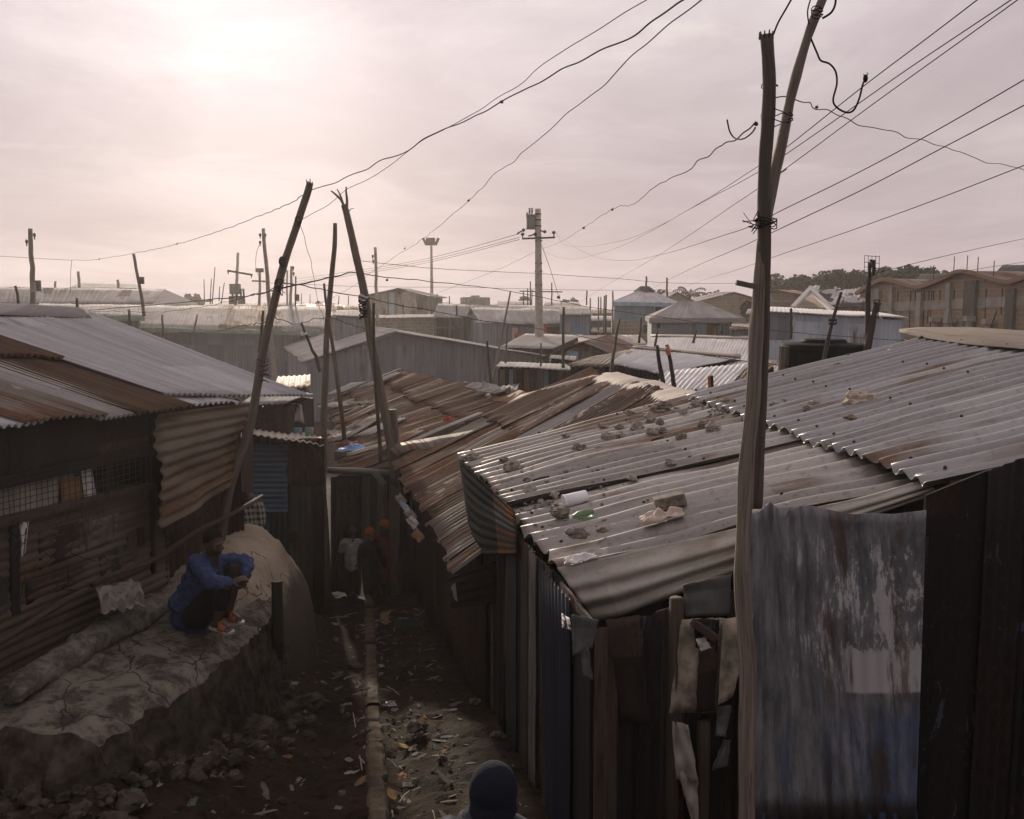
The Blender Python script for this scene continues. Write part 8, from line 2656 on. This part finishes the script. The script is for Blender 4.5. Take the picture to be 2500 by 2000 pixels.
for i, (x0, y0, x1, y1, lb) in enumerate(((862, 1745, 868, 1780, 'straw beside the kerb, upper of the two'), (878, 1850, 884, 1885, 'crossed straw against the kerb'), (876, 1856, 890, 1868, 'short straw crossing another at the kerb'), (975, 1965, 1000, 1935, 'pale straw in the sunlit dirt'), (957, 1985, 960, 2000, 'pale straw at the bottom edge by the kerb'), (1056, 1985, 1062, 2005, 'whitish twig at the bottom right of the kerb'), (805, 1512, 850, 1508, 'thin twig lying near the gate'), (830, 1512, 870, 1498, 'thin twig crossing another near the gate'), (945, 1858, 965, 1872, 'dark twig in the drain'), (945, 1680, 975, 1700, 'thin pale stalk right of the kerb'), (900, 1695, 860, 1700, 'short stalk leaning on the kerb'), (540, 1830, 556, 1836, 'pale stalk on the bank'))):
    mb = MB(); mb.tube([fl(x0, y0) + V((0, 0, .02)), fl((x0 + x1) / 2, (y0 + y1) / 2) + V((0, 0, .03)), fl(x1, y1) + V((0, 0, .015))], [.005, .006, .004], 5)
    mthing(mb, 'straw', plain('straw%d' % i, (.34, .29, .20), .9, .2, 9) if i == 0 else bpy.data.materials['straw0'], lb, 'straw', 'straws and twigs on the alley floor')
p = fl(995, 1530)
mthing(rumple(p + V((0, 0, .03)), V((.22, 0, 0)), V((0, .16, 0)), V((0, 0, 1)), 12, .12, 77), 'green_sack', plain('dark_green_sack', (.018, .032, .024), .7, .25, 9), 'dark green sack lying in the alley near the gate', 'sack', smooth=False, solid=.01)
mthing(rumple(fl(945, 1510) + V((0, 0, .015)), V((.10, 0, 0)), V((0, .3, 0)), V((0, 0, 1)), 8, .02, 78), 'cardboard', plain('tan_cardboard', (.20, .155, .085), .9, .2, 6), 'tan cardboard flattened in the alley beside the green sack', 'cardboard', solid=.008)
# stump post at the ledge
mb = MB(); mb.tube([fl(678, 1640) - V((0, 0, .1)), at(678, 1560, 9.05), at(677, 1490, 9.05), at(676, 1418, 9.05)], [.062, .06, .058, .055], 9, jit=.15)
mthing(mb, 'stump_post', m_plank_dark, 'dark sawn post standing against the ledge face before the mound', 'post', smooth=False)
# small rubble, shreds and clods all over: uncountable
for nm, mt, n_, rg, lb in (('rubble', m_clod, 520, (.006, .02), 'small dark rubble and clods trodden into the alley earth'), ('litter_shreds', m_paper, 60, (.005, .015), 'tiny pale shreds of litter scattered on the alley earth')):
    mb = MB()
    c_ = 0
    while c_ < n_:
        y_ = rnd.uniform(5.2, 15.0)
        x_ = rnd.uniform(ledge_front(y_) - (.0 if y_ > 5.8 else .9), curbx(y_) + 1.05 + .1 * (y_ - 6))
        if y_ > 8 and x_ > curbx(y_) + .75: continue
        if nm == 'rubble' and curbx(y_) - .8 < x_ < curbx(y_) - .15 and rnd.random() < .75: continue
        z_ = gz(x_, y_)
        r_ = rnd.uniform(*rg)
        if nm == 'rubble': mb.ell((x_, y_, z_ + r_ * .2), (r_ * rnd.uniform(.9, 1.6), r_, r_ * .6), Matrix.Rotation(rnd.uniform(0, 3), 3, 'Z'), 7, 5, jit=.5, seed=c_)
        else:
            a = rnd.uniform(0, 6.28); u = V((math.cos(a), math.sin(a), rnd.uniform(-.3, .3))) * r_ * rnd.uniform(1, 2.4); v = V((-math.sin(a), math.cos(a), rnd.uniform(-.2, .4))) * r_ * .7
            p = V((x_, y_, z_ + .014)); mb.add([p - u, p - v, p + u, p + v], [(0, 1, 2, 3)])
        c_ += 1
    o = mthing(mb, nm, mt, lb, 'litter'); o['kind'] = 'stuff'

# crumbled clods at the foot of the ledge and along its broken near end
mb = MB()
for i in range(330):
    if i < 170:
        y_ = rnd.uniform(6.3, 9.4); x_ = ledge_front(y_) + abs(rnd.gauss(.12, .22))
    else:
        x_ = rnd.uniform(-4.2, -2.5); y_ = 6.12 - abs(rnd.gauss(.05, .28))
    r_ = abs(rnd.gauss(.018, .03)) + .01
    mb.ell((x_, y_, gz(x_, y_) + r_ * .25), (r_ * rnd.uniform(.9, 1.5), r_ * rnd.uniform(.7, 1.1), r_ * .75), Matrix.Rotation(rnd.uniform(0, 3), 3, 'Z'), 8, 6, jit=.6, seed=i, fr=1.8)
o = mthing(mb, 'rubble', m_face, 'crumbled earth clods along the foot and broken end of the ledge', 'rubble')
o['kind'] = 'stuff'

# trampled shreds of cardboard, plastic and straw, too many to count
m_shred = plain('trampled_shreds', (.11, .085, .058), .9, .6, 3, b=(.18, .165, .14))
mb = MB()
c_ = 0
while c_ < 420:
    y_ = rnd.uniform(5.6, 14.5)
    x_ = rnd.uniform(ledge_front(y_) + .05, curbx(y_) + .85)
    if curbx(y_) - .85 < x_ < curbx(y_) - .2 and rnd.random() < .7: continue
    a = rnd.uniform(0, 6.28); r_ = abs(rnd.gauss(.012, .014)) + .006
    u = V((math.cos(a), math.sin(a), rnd.uniform(-.15, .15))) * r_ * rnd.uniform(1, 3.2); v = V((-math.sin(a), math.cos(a), rnd.uniform(-.2, .3))) * r_ * rnd.uniform(.3, .8)
    p = V((x_, y_, gz(x_, y_) + .008))
    mb.add([p - u - v * .6, p - u * .2 - v, p + u - v * .3, p + u * .7 + v * .8, p - u * .3 + v, p - u + v * .2], [(0, 1, 2, 3, 4, 5)])
    c_ += 1
o = mthing(mb, 'litter_shreds', m_shred, 'trampled shreds of cardboard and plastic strewn over the alley earth', 'litter')
o['kind'] = 'stuff'
